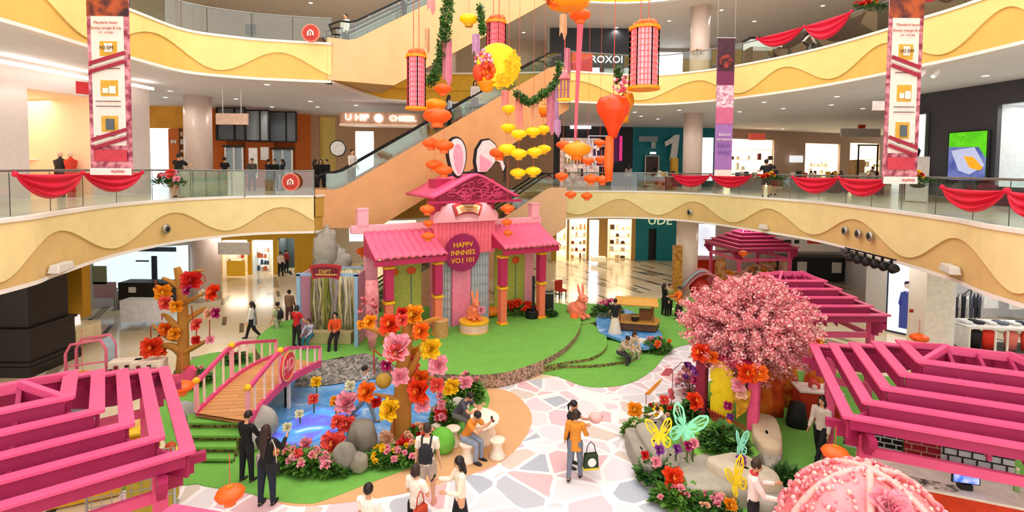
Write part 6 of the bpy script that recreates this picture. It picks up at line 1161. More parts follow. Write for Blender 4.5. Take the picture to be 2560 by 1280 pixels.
butterfly(1850, 1112, 11.2, .52, 'small mint cut-out butterfly below the portal post', '#8fe0c4', 30, 15)
butterfly(1838, 1200, 10.4, .7, 'yellow cut-out butterfly behind the person with the red scarf', '#f5d428', 35, -12)
# ---- table and stools
def stool(px, py, label):
    p = G(px, py, .024); M = MB(); M.lathe([(.2, 0), (.21, .03), (.15, .14), (.11, .25), (.13, .34), (.19, .42), (.2, .45), (.17, .46)], n=24); o = M.build('stool', mat('#f3e0cc', .4), None, smooth=True); o.location = p; return tag(o, label, 'stool', 'white hourglass stools around the table')
stool(1243, 1142, 'white hourglass stool standing free at the right of the table'); stool(1168, 1152, 'white hourglass stool under the man in orange'); stool(1132, 1112, 'white hourglass stool under the man in navy'); stool(1222, 1085, 'white hourglass stool half hidden behind the table')
p = G(1205, 1105, .024); t = thing('table', 'white organic-shaped table with a tapering foot', 'table', p); M = MB(); M.prism([(q.x-p.x, q.y-p.y, .7) for q in smoothpoly([G(x, y, .72) for x, y in ((1178, 1030), (1205, 1022), (1240, 1035), (1248, 1052), (1232, 1068), (1200, 1078), (1180, 1065))], 4)], (0, 0, .04)); M.build('tabletop', mat('#f6eadb', .35), t, tri=True); M = MB(); M.lathe([(.28, 0), (.24, .05), (.1, .35), (.14, .7)], n=20); M.build('foot', mat('#f3e2cf', .4), t, smooth=True)
p = G(1222, 1040, .745); M = MB(); M.beam((-.14, 0, 0), (.14, .08, 0), .02, .015); o = M.build('pen', BLK); o.location = p; tag(o, 'dark pen lying on the white table', 'pen')
# ================================================================ booth, statues, stalls
BLF = mat('#8fb2d0', .5); BLIN = mat('#d79ab8', .5)
q0 = G(735, 890, .5); bx = thing('photo_booth', 'pale blue framed booth hung with cream and olive cloth strips', 'booth', (-6.9, 18.6, .5), R(0)); 
for s in (-1, 1):
    M = MB(); M.box((s*1.08, .65, 1.35), (.06, 1.3, 2.7)); M.build('side_panel', BLIN, bx)
    for y in (0, 1.3): M = MB(); M.box((s*1.08, y, 1.36), (.14, .1, 2.74)); M.build('frame_post', BLF, bx)
M = MB(); M.box((0, 0, 2.72), (2.3, .1, .1)); M.build('frame_beam', BLF, bx); M = MB(); M.box((0, 1.3, 2.72), (2.3, .1, .1)); M.build('frame_beam', BLF, bx)
CS = [mat(c, .8, var=.1, scale=3) for c in ('#d8cc94', '#8a8c3c', '#c9b98c', '#9a9284', '#e2d8b4', '#b0ac4c', '#a89a9c')]; random.seed(9)
for i in range(26):
    x = -1.0+2.0*i/25; zl = random.choice((0.05, .05, .3, .6, .9)); w_ = random.uniform(.05, .09); y = 1.1+random.uniform(-.12, .08); M = MB()
    M.grid([[(x+w_*(u-.5)*2*(1-.2*k)+.05*math.sin(k*2+i), y+.03*math.sin(u*8+i), 2.68-(2.68-zl)*k/4) for u in np.linspace(0, 1, 5)] for k in range(5)]); M.build('cloth_strip', CS[random.randrange(7)], bx, smooth=True, thick=.01)
M = MB(); M.box((0, 1.22, 1.4), (2.1, .04, 2.6)); M.build('back_cloth', mat('#d9cd9c', .8, c2='#8f8a54', scale=4), bx)
def arc(w1, h1, y, th, z, m, par, nm):
    top = [(w1*math.sin(a), y, z+h1/2+.2*math.cos(a)-.15) for a in np.linspace(-.9, .9, 11)]; bot = [(w1*.8*math.sin(a), y, z-h1/2+.2*math.cos(a)-.15) for a in np.linspace(.9, -.9, 11)]; M = MB(); M.prism(top+bot, (0, th, 0)); return M.build(nm, m, par, tri=True)
sg = arc(.75, .5, -.2, .1, 2.85, mat('#a8202c', .35), bx, 'arched_sign'); arc(.62, .3, -.23, .05, 2.85, mat('#6a1020', .4), sg, 'sign_face'); text('DJIFT', .2, mat('#dcb85c', .4), sg, (0, -.25, 2.87)); M = MB(); M.box((.05, -.25, 2.77), (.8, .02, .04)); M.build('sign_stroke', mat('#dcb85c', .4), sg)
bn = MB(); bn.box((-6.95, 19.0, .72), (1.7, .4, .42)); tag(bn.build('bench', mat('#b8a878', .7)), 'low plain bench inside the blue-framed booth', 'bench')
for x, Y, h_, lb, r in ((815, 21.2, 1.9, 'tall jagged grey stone spire behind the booth', .5), (855, 21.3, 1.0, 'lower grey stone spire right of the tall one behind the booth', .4), (842, 21.6, 1.3, 'middle grey stone spire behind the booth sign', .3)):
    p = D(x, 690, Y); M = MB(); M.ball((0, 0, h_*.5), (r, r*.8, h_*.6), 16, 12, dis=.5, freq=2.5, seed=x); M.box((0, 0, -1.4), (r*1.2, r, 3.)); o = M.build('stone_spire', mat('#a8a094', .9, var=.1), None, smooth=True); o.location = p; tag(o, lb, 'rock', 'stone spires behind the booth')
# rabbits
def rabbit(pos, sc_, label, m, yaw, ped=None):
    t = thing('rabbit_statue', label, 'statue', pos, R(yaw), None, sc_); B = MB(); B.ball((0, .1, .3), (.3, .38, .3), 16, 12); B.ball((0, -.08, .45), (.22, .24, .3), 14, 10); B.ball((0, -.2, .78), (.17, .2, .17), 14, 10); B.ball((0, -.36, .73), (.08, .08, .07), 8, 6)
    for s in (-1, 1): B.tube([(s*.07, -.15, .88), (s*.11, -.1, 1.1), (s*.13, -.06, 1.34)], [.05, .075, .03], 10, flat=.5, up=(1, 0, 0)); B.ball((s*.13, -.32, .12), (.08, .16, .08), 8, 6); B.ball((s*.2, .05, .14), (.12, .22, .12), 8, 6); B.tube([(s*.14, -.15, .55), (s*.1, -.32, .42)], [.06, .05], 8)
    B.ball((0, .48, .25), .1, 8, 6); o = B.build('body', m, t, smooth=True); md = o.modifiers.new('r', 'REMESH'); md.mode = 'VOXEL'; md.voxel_size = .025; md.use_smooth_shade = True
    for s in (-1, 1): M = MB(); M.ball((s*.1, -.35, .82), .022, 8, 6); M.build('eye', BLK, t)
    return t
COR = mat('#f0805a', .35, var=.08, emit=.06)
p = G(1182, 838, .5); pd_ = thing('pedestal', 'round pedestal with yellow top and pale pink side in front of the gate', 'pedestal', p+Vector((0, .6, 0))); M = MB(); M.lathe([(.58, 0), (.6, .03), (.6, .34), (.58, .36)], n=32); M.build('drum', mat('#f2c4b4', .5), pd_); M = MB(); M.lathe([(.62, .36), (.63, .44), (.6, .46)], n=32); M.build('top', YEL, pd_); M = MB(); M.lathe([(.61, 0), (.61, .03)], n=32); M.build('base_ring', YEL, pd_)
rb1 = rabbit(p+Vector((0, .6, .46)), .95, 'coral rabbit statue on the round pedestal holding a pink flower', COR, 25); fpart(rb1, 'pink', (.18, -.38, .5), .2, (R(70), 0, 0), 'held_flower')
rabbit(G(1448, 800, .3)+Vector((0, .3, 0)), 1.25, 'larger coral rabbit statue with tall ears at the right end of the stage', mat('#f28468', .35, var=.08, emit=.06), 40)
t = thing('orange_gourd', 'small orange ball resting beside the larger rabbit', 'decoration', G(1434, 800, .3)+Vector((0, -.25, 0))); M = MB(); M.ball((0, 0, .18), (.2, .2, .18), 16, 10); M.build('gourd', OG, t, smooth=True)
# things on the stage around the gate
p = G(1100, 846, .5); t = thing('tree_stump', 'beige drum-shaped stump at the foot of the gate column', 'stump', p+Vector((0, .3, 0))); M = MB(); M.lathe([(.3, 0), (.29, .62)], n=24); M.build('drum', mat('#c9945a', .6, var=.1), t); M = MB(); M.lathe([(.31, .62), (.31, .66)], n=24); M.build('top', mat('#d8ac74', .6), t)
p = D(1129, 757, 21.3); t = thing('wheel_lantern', 'round red wheel lantern beside the gate door', 'lantern', p, R(20)); M = MB(); M.M = Matrix.Rotation(PI/2, 4, 'X'); M.lathe([(.36, -.12), (.4, -.06), (.4, .06), (.36, .12)], n=28); M.build('drum', mat('#c8281c', .4, c2='#8a1410', scale=6), t, smooth=True)
M = MB(); M.M = Matrix.Rotation(PI/2, 4, 'X')
for a in range(8): M.beam((0, 0, .13), (.34*math.cos(a*PI/4), .34*math.sin(a*PI/4), .13), .05, .02)
M.build('spokes', mat('#f0a060', .5), t); M = MB(); M.box((0, .05, -.6), (.1, .1, .5)); M.build('stand', mat('#8a1410', .5), t)
leafy('flower_bed', 1128, 800, None, .55, .3, .4, 'bed of red and pink flowers at the foot of the gate door', n=200, z=.5, blooms=(('coral', 10, .14), ('pink', 9, .12)))
leafy('flower_bed', 1300, 788, None, .8, .3, .55, 'bed of orange-red flowers under the right gate roof', n=300, z=.5, m=LEAFD, blooms=(('redor', 14, .18), ('red', 5, .14)))
leafy('flower_bed', 1370, 790, None, .4, .3, .3, 'dark green planting behind the right gate column', n=300, z=.5, m=LEAFD)
t = thing('orange_gourd', 'orange pumpkin-shaped gourd between the gate door and the right column', 'decoration', G(1226, 795, .5)+Vector((0, .3, 0))); M = MB(); M.lathe([(.1, 0), (.36, .08), (.42, .24), (.34, .4), (.08, .46)], n=24, fn=lambda th, z: 1-.08*abs(math.sin(th*4))); M.build('gourd', mat('#f28a1c', .4), t, smooth=True)
p = G(1325, 797, .5)+Vector((.1, .2, 0)); t = thing('loudspeaker', 'slim black column loudspeaker on a round base under the right gate roof', 'loudspeaker', p); M = MB(); M.lathe([(.3, 0), (.3, .3), (.26, .34)], n=20); M.build('bass_base', BLK, t); M = MB(); M.box((.05, 0, 1.1), (.12, .12, 1.6)); M.build('column', BLK, t)
p = G(1371, 790, .5)+Vector((0, .3, 0)); t = thing('flight_case', 'black equipment cabinet with pale metal edges behind the last gate column', 'cabinet', p); M = MB(); M.box((0, 0, .55), (.5, .5, .95)); M.build('case', BLK, t)
M = MB()
for sx in (-1, 1):
    for sy in (-1, 1): M.box((sx*.25, sy*.25, .55), (.04, .04, 1.0))
for z in (.06, 1.04):
    for s in (-1, 1): M.box((0, s*.25, z), (.54, .04, .04)); M.box((s*.25, 0, z), (.04, .54, .04))
M.build('edge_frame', METAL, t)
for k, (x, lb) in enumerate(((1402, 'red upholstered chair beyond the cabinet'),)):
    p = G(x, 745, 0); t = thing('chair', lb, 'chair', p, R(30)); M = MB(); M.box((0, 0, .45), (.5, .5, .1)); M.build('seat', mat('#a8281c', .7), t, bevel=.02); M = MB(); M.box((0, .24, .72), (.5, .08, .5)); M.build('backrest', mat('#a8281c', .7), t, bevel=.02)
    for a in (-.2, .2):
        for b in (-.2, .2): M = MB(); M.box((a, b, .2), (.04, .04, .4)); M.build('leg', BLK, t)
p = G(1398, 735, 0); t = thing('cafe_table', 'round cream cafe table beyond the cabinet', 'table', p); M = MB(); M.lathe([(.5, .72), (.5, .76)], n=24); M.build('tabletop', mat('#f0dcc0', .4), t); M = MB(); M.lathe([(.3, 0), (.05, .04), (.05, .72)], n=16); M.build('foot', METAL, t)
# rocky planter and pink blossom column left of the gate
leafy('moss_wall', 915, 800, None, .7, .4, 1.8, 'mossy planted mound at the foot of the rear escalator', n=900, m=mat('#7a7434', .8, c2='#e6dcae', scale=3), s=.18)
t = thing('blossom_column', 'pink fabric column with dark red blossom branches at the left end of the gate', 'column', G(950, 880, .5)+Vector((-.35, 0.2, 0))); M = MB(); M.lathe([(.1, 0), (.2, .6), (.24, 1.8), (.22, 2.6)], n=14, fn=lambda th, z: 1+.12*math.sin(th*3+z)); M.build('fabric', mat('#eda4a4', .7, c2='#d87a84', scale=4), t, smooth=True)
M = MB(); rose_bits(M, (-.05, -.25, 1.7), .4, 40, 3, 2, .12); rose_bits(M, (0, -.2, 1.0), .3, 25, 5, 2, .12); M.build('blossom', [mat('#b03a44', .6), mat('#e27a80', .6)], t)
# boat stall
t = thing('boat_stall', 'wooden boat-shaped stall with an ochre roof on the small pond', 'stall', G(1600, 830, .31)+Vector((0, .55, 0)), R(-12)); WD = mat('#8a5a2c', .6, var=.15, scale=5); OC = mat('#d29a44', .5, var=.05)
M = MB(); M.prism([(-.85, -.55, .05), (.75, -.55, .05), (.95, .1, .05), (.7, .6, .05), (-.85, .6, .05)], (0, 0, .3)); M.build('hull', mat('#5e4026', .6, var=.1), t); M = MB(); M.prism([(-.9, -.6, .35), (.8, -.6, .35), (1.0, .1, .35), (.75, .65, .35), (-.9, .65, .35)], (0, 0, .06)); M.build('deck', OC, t)
M = MB(); M.grid([[(x, y, 1.12+.18*math.cos(y*1.9)) for y in np.linspace(-.7, .7, 9)] for x in (-.95, .85)]); M.build('roof', OC, t, thick=.06)
for x in (-.75, .65):
    for y in (-.45, .45): M = MB(); M.box((x, y, .75), (.07, .07, .75)); M.build('post', WD, t)
M = MB(); M.lathe([(.14, .4), (.17, .62), (.12, .62)], (-.1, -.35, 0), 14); M.build('bucket', mat('#2c241e', .6), t); M = MB(); M.lathe([(.22, .64), (.22, .68)], (-.1, -.35, 0), 18); M.build('serving_disc', mat('#a88a3c', .5), t); M = MB(); M.box((.35, .1, .6), (.5, .5, .4)); M.build('counter', WD, t)
leafy('flower_bed', 1518, 795, None, .75, .4, .85, 'bush with pink flowers and a pink fan behind the small pond', n=800, m=LEAFD, z=.2, blooms=(('pink', 9, .13), ('magenta', 4, .12)))
leafy('flower_bed', 1643, 878, None, .55, .4, .55, 'round bush with orange and pink flowers at the corner of the small pond', n=900, s=.12, blooms=(('orange', 5, .12), ('pink', 6, .12)))
# ================================================================ lanterns hung from the pergola brackets and ground lights
for x, y, r, Y, c, lb in ((575, 1235, 36, 7.6, 'o', 'large orange lantern hanging at the corner bracket of the left pergola'), (456, 968, 27, 12, 'o', 'orange lantern at the rear corner of the left pergola'), (207, 940, 22, 13.5, 'o', 'orange lantern inside the small pink arch at the left'), (2088, 1133, 33, 8.6, 'o', 'large orange lantern hanging at the corner bracket of the right pergola'), (2298, 845, 21, 15, 'o', 'orange lantern in front of the white wall panel'), (910, 628, 20, 30, 'o', 'orange lantern far behind the left end of the gate'), (1858, 633, 12, 28, 'o', 'orange lantern inside the farthest pergola')):
    p = D(x, y, Y); s = r/FPX*Y; o = dup(LP[c], p, 0, lb, s, 'orange lanterns around the fair'); M = MB(); M.tube([(0, 0, .6), (0, 0, (2.75-p.z)/s if p.z < 2.5 else 1.5)], .03, 5); M.build('cord', STR, o)
t = thing('cloud_stand', 'grey cloud-like lantern stand far behind the left pergola', 'stand', G(240, 960, 0)) if False else None
p = G(215, 975, 0); t = thing('garden_arch', 'small pink tubular arch with a glass-like panel at the left', 'arch', p, R(10)); AR = mat('#e06a86', .4)
for y in (0, .5): M = MB(); M.tube([(-.55, y, 0), (-.55, y, 1.2), (-.4, y, 1.5), (.45, y, 1.62), (.6, y, 1.3), (.6, y, 0)], .045, 8); M.build('arch_tube', AR, t, smooth=True)
M = MB(); M.tube([(-.55, 0, .8), (.6, 0, .9)], .03, 6); M.build('cross_bar', AR, t); M = MB(); M.grid([[(.6, 0, 0), (.6, 0, 1.3), (.45, 0, 1.6)], [(.6, .5, 0), (.6, .5, 1.3), (.45, .5, 1.6)]]); M.build('side_panel', mat('#a8bccc', .3), t, thick=.03)
# ---- left pergola market goods
def stall(px, py, z, w_, d_, h_, label, skirt, top='#f4ead8', rot=0, goods=None, cat='stall'):
    p = G(px, py, z); t = thing('market_stall', label, cat, p, R(rot)); M = MB(); M.box((0, 0, h_/2), (w_, d_, h_)); M.build('skirt', mat(skirt, .7, var=.08), t); M = MB(); M.box((0, 0, h_+.025), (w_+.08, d_+.08, .05)); M.build('tabletop', mat(top, .5), t)
    if goods:
        random.seed(px)
        for i in range(goods[0]):
            x = random.uniform(-w_*.42, w_*.42); y = random.uniform(-d_*.35, d_*.35); c = random.choice(goods[1:]); M = MB(); a = random.uniform(.06, .13); M.lathe([(a, h_+.05), (a*1.05, h_+.05+a*1.4), (a*.5, h_+.05+a*2)], (x, y, 0), 10); M.build('goods', mat(c, .5), t)
    return t
stall(225, 1235, .04, 1.2, .6, .9, 'yellow market stall with small shelves under the left pergola', '#e8b828', '#f6d860', 25, (8, '#d8a020', '#f4e4b8', '#8a5a28'))
stall(345, 1180, .04, .8, .5, 1.0, 'golden kiosk with a rounded top under the left pergola', '#d8a01c', '#f6c838', 25, (5, '#f0d890', '#c8882c'))
stall(385, 1262, .04, .8, .5, 1.0, 'mustard printed board stand beside the left pergola post', '#b8a030', '#d8c050', 20, (4, '#e8e0c0', '#c85028'))
p = G(205, 1150, .04); t = thing('cafe_table', 'dark round bistro table on the green turf seen through the left pergola', 'table', p); M = MB(); M.lathe([(.36, .7), (.36, .74)], n=24); M.build('tabletop', mat('#3a3a34', .4), t); M = MB(); M.lathe([(.3, 0), (.28, .03), (.04, .05), (.04, .7)], n=20); M.build('foot', mat('#2c2c28', .5), t)
def rail_rack(px, py, w_, h_, label, n, rot=0, c='#b8bcbc', name='wire_rack'):
    p = G(px, py, .04); t = thing(name, label, 'rack', p, R(rot)); M = MB()
    for s in (-1, 1): M.tube([(s*w_/2, 0, 0), (s*w_/2, 0, h_)], .025, 8)
    for k in range(6): M.tube([(-w_/2, 0, h_*(.25+.15*k)), (w_/2, 0, h_*(.25+.15*k))], .012, 6)
    M.build('rails', mat(c, .3, .6), t); M = MB()
    for k in range(n): x = -w_/2+w_*(k+.5)/n; M.tube([(x, 0, h_*.2), (x, 0, h_)], .008, 5)
    M.build('wires', mat(c, .3, .6), t)
    for s in (-1, 1): M = MB(); M.box((s*w_/2, 0, .015), (.06, .5, .03)); M.build('foot', mat(c, .3, .6), t)
    return t
rail_rack(330, 1290, 1.5, 1.3, 'grey wire display rack in front of the mustard stand', 9, 20); rail_rack(30, 1090, 1.4, 1.3, 'wire grid rack at the left edge under the pergola', 10, 10)
stall(150, 1055, 0, 1.6, .7, .8, 'low grey-topped counter under the left pergola', '#7c7e88', '#a8aab0', 20, (5, '#3c3c44', '#c8c4c0'))
for x, lb in ((320, 'dark shelf of small packages, left one of two behind the left pergola'), (375, 'dark shelf with round pattern, right one of two behind the left pergola')):
    p = G(x, 965, 0); t = thing('display_shelf', lb, 'shelf', p, R(15)); M = MB(); M.box((0, 0, .45), (.95, .4, .9)); M.build('cabinet', mat('#ead6c4', .6), t, bevel=.03)
    for k in range(6): M = MB(); M.box((-.38+.15*k, -.22, .45+.1*(k % 2)), (.1, .06, .45)); M.build('package', mat(('#3a1c20', '#7c2430', '#e8ded4')[k % 3], .5), t)
t = thing('pink_planter', 'bright pink heart-shaped planter board behind the left pergola', 'planter', G(440, 985, 0)); M = MB(); M.prism([(-.6, 0, .2), (-.3, 0, .55), (.1, 0, .6), (.45, 0, .9), (.6, 0, .75), (.5, 0, .2)], (0, .15, 0)); M.build('board', mat('#e84a7c', .5), t)
# ---- red drapery figures under the blossom tree
RO = [mat('#e8481c', .6, c2='#f6862c', scale=3), mat('#c42a18', .6, c2='#e8641c', scale=3), mat('#b8401c', .6, c2='#f0a030', scale=4)]
for k, (x, y, h_, r, lb) in enumerate(((1905, 1040, 1.6, .28, 'tall orange-red draped figure left of the market table'), (1935, 1035, 1.3, .24, 'rust-red draped figure directly beside the market table'), (1968, 1010, 2.0, .26, 'orange fabric tower with curling top behind the market table'), (2035, 1000, 1.9, .24, 'gilded orange fabric tower right of the blossom tree'))):
    p = G(x, y, .034); t = thing('draped_figure', lb, 'decoration', p, 0, 'orange draped figures'); M = MB(); M.lathe([(r, 0), (r*1.15, h_*.3), (r*.8, h_*.6), (r*1.05, h_*.8), (r*.4, h_)], n=20, fn=lambda th, z: 1+.14*math.sin(th*5+z*3)); M.build('drapery', RO[k % 3], t, smooth=True)
    M = MB(); rose_bits(M, (0, 0, h_), r*.9, 16, k, 2, .35); M.build('top_flowers', [OG, mat('#e8a030', .5)], t, smooth=True)
stall(2040, 1040, .034, 1.1, .6, .8, 'market table with white top and orange-red cloth below the blossom tree', '#c8341c', '#f4e6e0', -10, (6, '#e8602c', '#f0d8d0', '#c83a3a'))
t = thing('garment_bag', 'black draped chair cover in front of the white-topped table', 'chair', G(1992, 1062, .034)); M = MB(); M.lathe([(.3, 0), (.26, .3), (.2, .62), (.1, .66)], n=16, fn=lambda th, z: 1+.08*math.sin(th*4)); M.build('cover', mat('#1c1a20', .7), t, smooth=True)
t = thing('golden_crate', 'small gold-trimmed dark crate beside the right pergola post', 'crate', G(2062, 1040, .034)); M = MB(); M.box((0, 0, .22), (.36, .36, .44)); M.build('crate_body', mat('#6a2a14', .6), t); M = MB(); M.box((0, -.185, .22), (.3, .01, .3)); M.build('gold_panel', mat('#c89a3c', .4), t)
# ---- right pergola stalls
def brickscreen(c, w_, h_, label, dark, light, rot, z=.04):
    t = thing('lattice_screen', label, 'screen', c, R(rot)); M = MB(); M.box((0, .02, h_/2), (w_, .03, h_)); M.build('backing', dark, t); M = MB(); rows = 6
    for k in range(rows+1): M.box((0, -.01, h_*k/rows), (w_, .02, .022))
    for k in range(rows):
        n = 5
        for j in range(n): x = -w_/2+w_*(j+(.5 if k % 2 else .15))/n; M.box((x, -.01, h_*(k+.5)/rows), (.022, .02, h_/rows))
    M.build('brick_lines', light, t); return t
DK = mat('#18191c', .5); LTL = mat('#d6dde0', .5)
pb = G(2225, 1222, .034); brickscreen(pb+Vector((0, .6, .55)), 1.15, .75, 'black screen with white brick outlines under the right pergola, left one', DK, LTL, -25); brickscreen(G(2470, 1300, .034)+Vector((0, .3, .5)), 1.2, .9, 'black screen with white brick outlines at the right picture edge', LTL, DK, -25)
brickscreen(G(2400, 1255, .034)+Vector((.0, .5, .6)), 1.4, .9, 'red screen with pale brick outlines behind the monitor', mat('#c8304a', .5), mat('#e8a8a8', .5), -25)
t = stall(2370, 1330, .034, 2.9, .9, 1.0, 'long counter with orange-red cloth skirt and white top at the lower right', '#d63a14', '#e8ddd2', -22)
M = MB(); M.box((-.6, -.3, 1.06), (1.2, .25, .02)); M.build('printed_strip', mat('#e8dcd0', .5, c2='#3a3434', scale=9), t)
p = t.matrix_basis @ Vector((.15, -.22, 1.06)); m_ = thing('monitor', 'monitor with a blue and white picture on the right counter', 'monitor', p, R(-14)); M = MB(); M.box((0, 0, .26), (.46, .04, .3)); M.build('casing', BLK, m_); M = MB(); M.box((0, -.022, .26), (.42, .01, .26)); M.build('screen', mat('#3a6ae0', .3, emit=.9, c2='#e4f0ff', scale=8), m_); M = MB(); M.box((0, .02, .05), (.2, .15, .1)); M.build('foot', BLK, m_)
p = t.matrix_basis @ Vector((1.05, .1, 1.05)); m_ = thing('bottle', 'pale green bottle with cream cap standing on the right counter', 'bottle', p); M = MB(); M.lathe([(.05, 0), (.05, .3), (.025, .38), (.025, .42)], n=14); M.build('glass_body', mat('#9fce84', .3), m_, smooth=True); M = MB(); M.lathe([(.03, .42), (.03, .46)], n=12); M.build('cap', mat('#f2ead2', .5), m_)
rock(2530, 1345, .45, .4, .4, 'rough brown rock at the lower right corner', '#a08a78', seed=21, grp=None); 
for k, (x, y, c, h_, lb) in enumerate(((2350, 1115, '#f0c01c', .9, 'yellow slatted bin under the right pergola'), (2420, 1105, '#e8b81c', 1.0, 'second yellow slatted bin, right of the first'), (2290, 1105, '#d83a28', .9, 'red box stand under the right pergola'), (2380, 1085, '#f2f0ea', 1.3, 'white curved board behind the yellow bins'), (2480, 1090, '#f4a0a0', 1.2, 'pale pink board at the right under the pergola'))):
    p = G(x, y+20, .034); t = thing('display_box', lb, 'box', p, R(-20)); M = MB(); M.box((0, 0, h_/2), (.45, .4, h_)); M.build('box_body', mat(c, .5), t, bevel=.03)
    if c[1] in 'fe' and 'slatted' in lb:
        for j in range(4): M = MB(); M.box((-.16+.11*j, -.21, h_*.5), (.06, .02, h_*.8)); M.build('slat', mat('#c88c10', .5), t)
    else: M = MB(); M.box((0, -.205, h_*.6), (.3, .01, h_*.4)); M.build('label_field', mat('#f6e6d0', .5), t)
t = thing('yellow_bow', 'yellow fabric bow on top of the red box stand', 'decoration', G(2320, 1125, .034)+Vector((0, 0, 1.1))); M = MB(); M.ball((-.12, 0, 0), (.15, .1, .12), 10, 8, dis=.4); M.ball((.12, 0, .03), (.15, .1, .14), 10, 8, dis=.4, seed=3); M.build('bow', YEL, t, smooth=True); M = MB(); M.tube([(0, 0, 0), (0, 0, -1.1)], .02, 6); M.build('rod', METAL, t)
leafy('flower_bed', 2200, 1120, None, .5, .5, .8, 'dark planting with orange lantern flowers seen through the right pergola', n=500, m=LEAFD, blooms=(('orange', 6, .14), ('violet', 4, .1)))
# ---- foreground blossom float at the bottom right
cb = Vector((5.2, 7.05, 0)); t = thing('blossom_float', 'big domed pink blossom float cut by the lower right edge', 'float', cb, 0, None, 1.13); random.seed(2)
M = MB(); M.ball((0, 0, 1.35), (1.08, .95, 1.22), 28, 18, dis=.1); M.build('dome', mat('#f29aa0', .5, c2='#e87880', scale=2.5), t, smooth=True)
for a0 in (0, PI/3, 2*PI/3): M = MB(); M.tube([(1.1*math.cos(a)*math.cos(a0), .97*math.cos(a)*math.sin(a0), 1.35+1.24*math.sin(a)) for a in np.linspace(0, PI, 17)], .045, 8); M.build('rib', mat('#f8b4ae', .5), t, smooth=True)
M = MB(); M.lathe([(1.1, .0), (1.15, .3), (1.1, .9)], n=28, sy=.9); M.build('base', mat('#f4a8a4', .6, var=.1), t, smooth=True)
F = MB()
for i in range(1700):
    th = random.random()*6.28; ph = math.acos(random.uniform(-.1, 1)); 
    if random.random() < .55 and math.sin(th*3+ph*4) > 0: continue
    r = 1.02; F.m = random.randrange(4); F.ball((1.1*math.sin(ph)*math.cos(th)*r, .97*math.sin(ph)*math.sin(th)*r, 1.35+1.23*math.cos(ph)*r), random.uniform(.014, .038), 5, 4)
f = F.build('small_blossoms', BLO, t, smooth=True); f['kind'] = 'stuff'
M = MB(); M.ball((1.05, -.1, 1.5), (.5, .5, .45), 16, 12, dis=.5, freq=2.2); M.build('curled_petals', mat('#f7a9a0', .6), t, smooth=True)
for i, (x, y, z, k, r) in enumerate(((-.55, -.6, 2.0, 'coral', .3), (.1, -.85, 1.9, 'pink', .3), (.5, -.7, 2.0, 'coral', .26), (-.1, -.5, 2.4, 'pink', .26), (.75, -.4, 1.9, 'peach', .25), (-.3, -.75, 1.7, 'peach', .25))): fpart(t, k, (x, y, z), r, (R(50), 0, R(x*40)), 'large_blossom')
# ---- rear right
t = thing('red_cube', 'red-orange cube counter behind the blossom tree', 'counter', G(1756, 690, 0)); M = MB(); M.box((0, 0, .6), (1.7, 1.4, 1.2)); M.build('counter_body', mat('#dc3a12', .5), t, bevel=.03); M = MB(); M.box((0, 0, 1.22), (1.8, 1.5, .06)); M.build('tabletop', mat('#c8300e', .5), t)
t = thing('display_tent', 'pink and grey domed tent with red interior behind the people at the right', 'tent', G(1752, 735, 0)); M = MB(); M.grid([[(x*1.3, y, 1.5*math.cos(x*1.35)*(1-.15*abs(y))+.02) for y in np.linspace(-.8, .8, 7)] for x in np.linspace(-1, 1, 13)]); M.build('canopy', mat('#e08a94', .6), t, smooth=True, thick=.05); M = MB(); M.ball((-.2, -.3, .5), (.6, .4, .55), 14, 10); M.build('red_cushion', mat('#b82418', .6), t, smooth=True); M = MB(); M.grid([[(x*1.33-.2, -.9+y, 1.53*math.cos(x*1.35)) for y in (0, .35)] for x in np.linspace(-.9, .2, 8)]); M.build('grey_flap', mat('#a8b8c4', .5), t, smooth=True, thick=.03)
for x, y, lb in ((1845, 735, 'long bed of peach flowers behind the blossom tree, left part'), (1905, 715, 'bed of peach flowers behind the blossom tree, right part')): leafy('flower_bed', x, y, None, 1.0, .6, 1.3, lb, n=250, m=mat('#c88a58', .6), blooms=(('peach', 22, .22), ('amber', 9, .2), ('cream', 8, .16)))
for x, lb, c in ((1800, 'amber glass jar of flowers beside the red cube', '#b8702c'), (1925, 'brown glass jar near the peach flowers', '#9c4a1c'), (1960, 'clear bell jar with a pink rim near the peach flowers', '#e8b0a4')): p = G(x, 712, 0); t = thing('glass_jar', lb, 'jar', p); M = MB(); M.lathe([(.3, 0), (.34, .2), (.34, 1.4), (.25, 1.6), (.2, 1.66)], n=20); M.build('jar_body', mat(c, .25, c2='#e8c078', scale=3), t, smooth=True); M = MB(); M.lathe([(.24, 1.66), (.24, 1.74)], n=16); M.build('lid', mat('#c89a5c', .4), t)
t = thing('service_counter', 'long black counter with two white notices under the right balcony', 'counter', G(2030, 700, 0), R(-4)); M = MB(); M.box((0, 0, .8), (4.4, .9, 1.6)); M.build('counter_body', mat('#2c2a2c', .5), t)
for x in (-.9, 1.3): M = MB(); M.box((x, -.46, .95), (.6, .02, .7)); M.build('notice', WHITE, t)
M = MB(); M.box((0, 0, 1.63), (4.5, 1.0, .06)); M.build('worktop', mat('#5a5450', .4), t)
t = thing('sign_fascia', 'white sign board with small dark marks above the black counter', 'sign', D(2010, 610, 31)); M = MB(); M.box((0, 0, 0), (4.5, .15, .9)); M.build('board', WHITE, t)
for k, (x, w_, c) in enumerate(((-1.2, .7, '#2a2624'), (-.5, .3, '#2a2624'), (.6, .9, '#d84a2c'), (1.3, .4, '#2a2624'))): M = MB(); M.box((x, -.08, .15), (w_, .02, .22)); M.build('sign_mark', mat(c, .5), t)
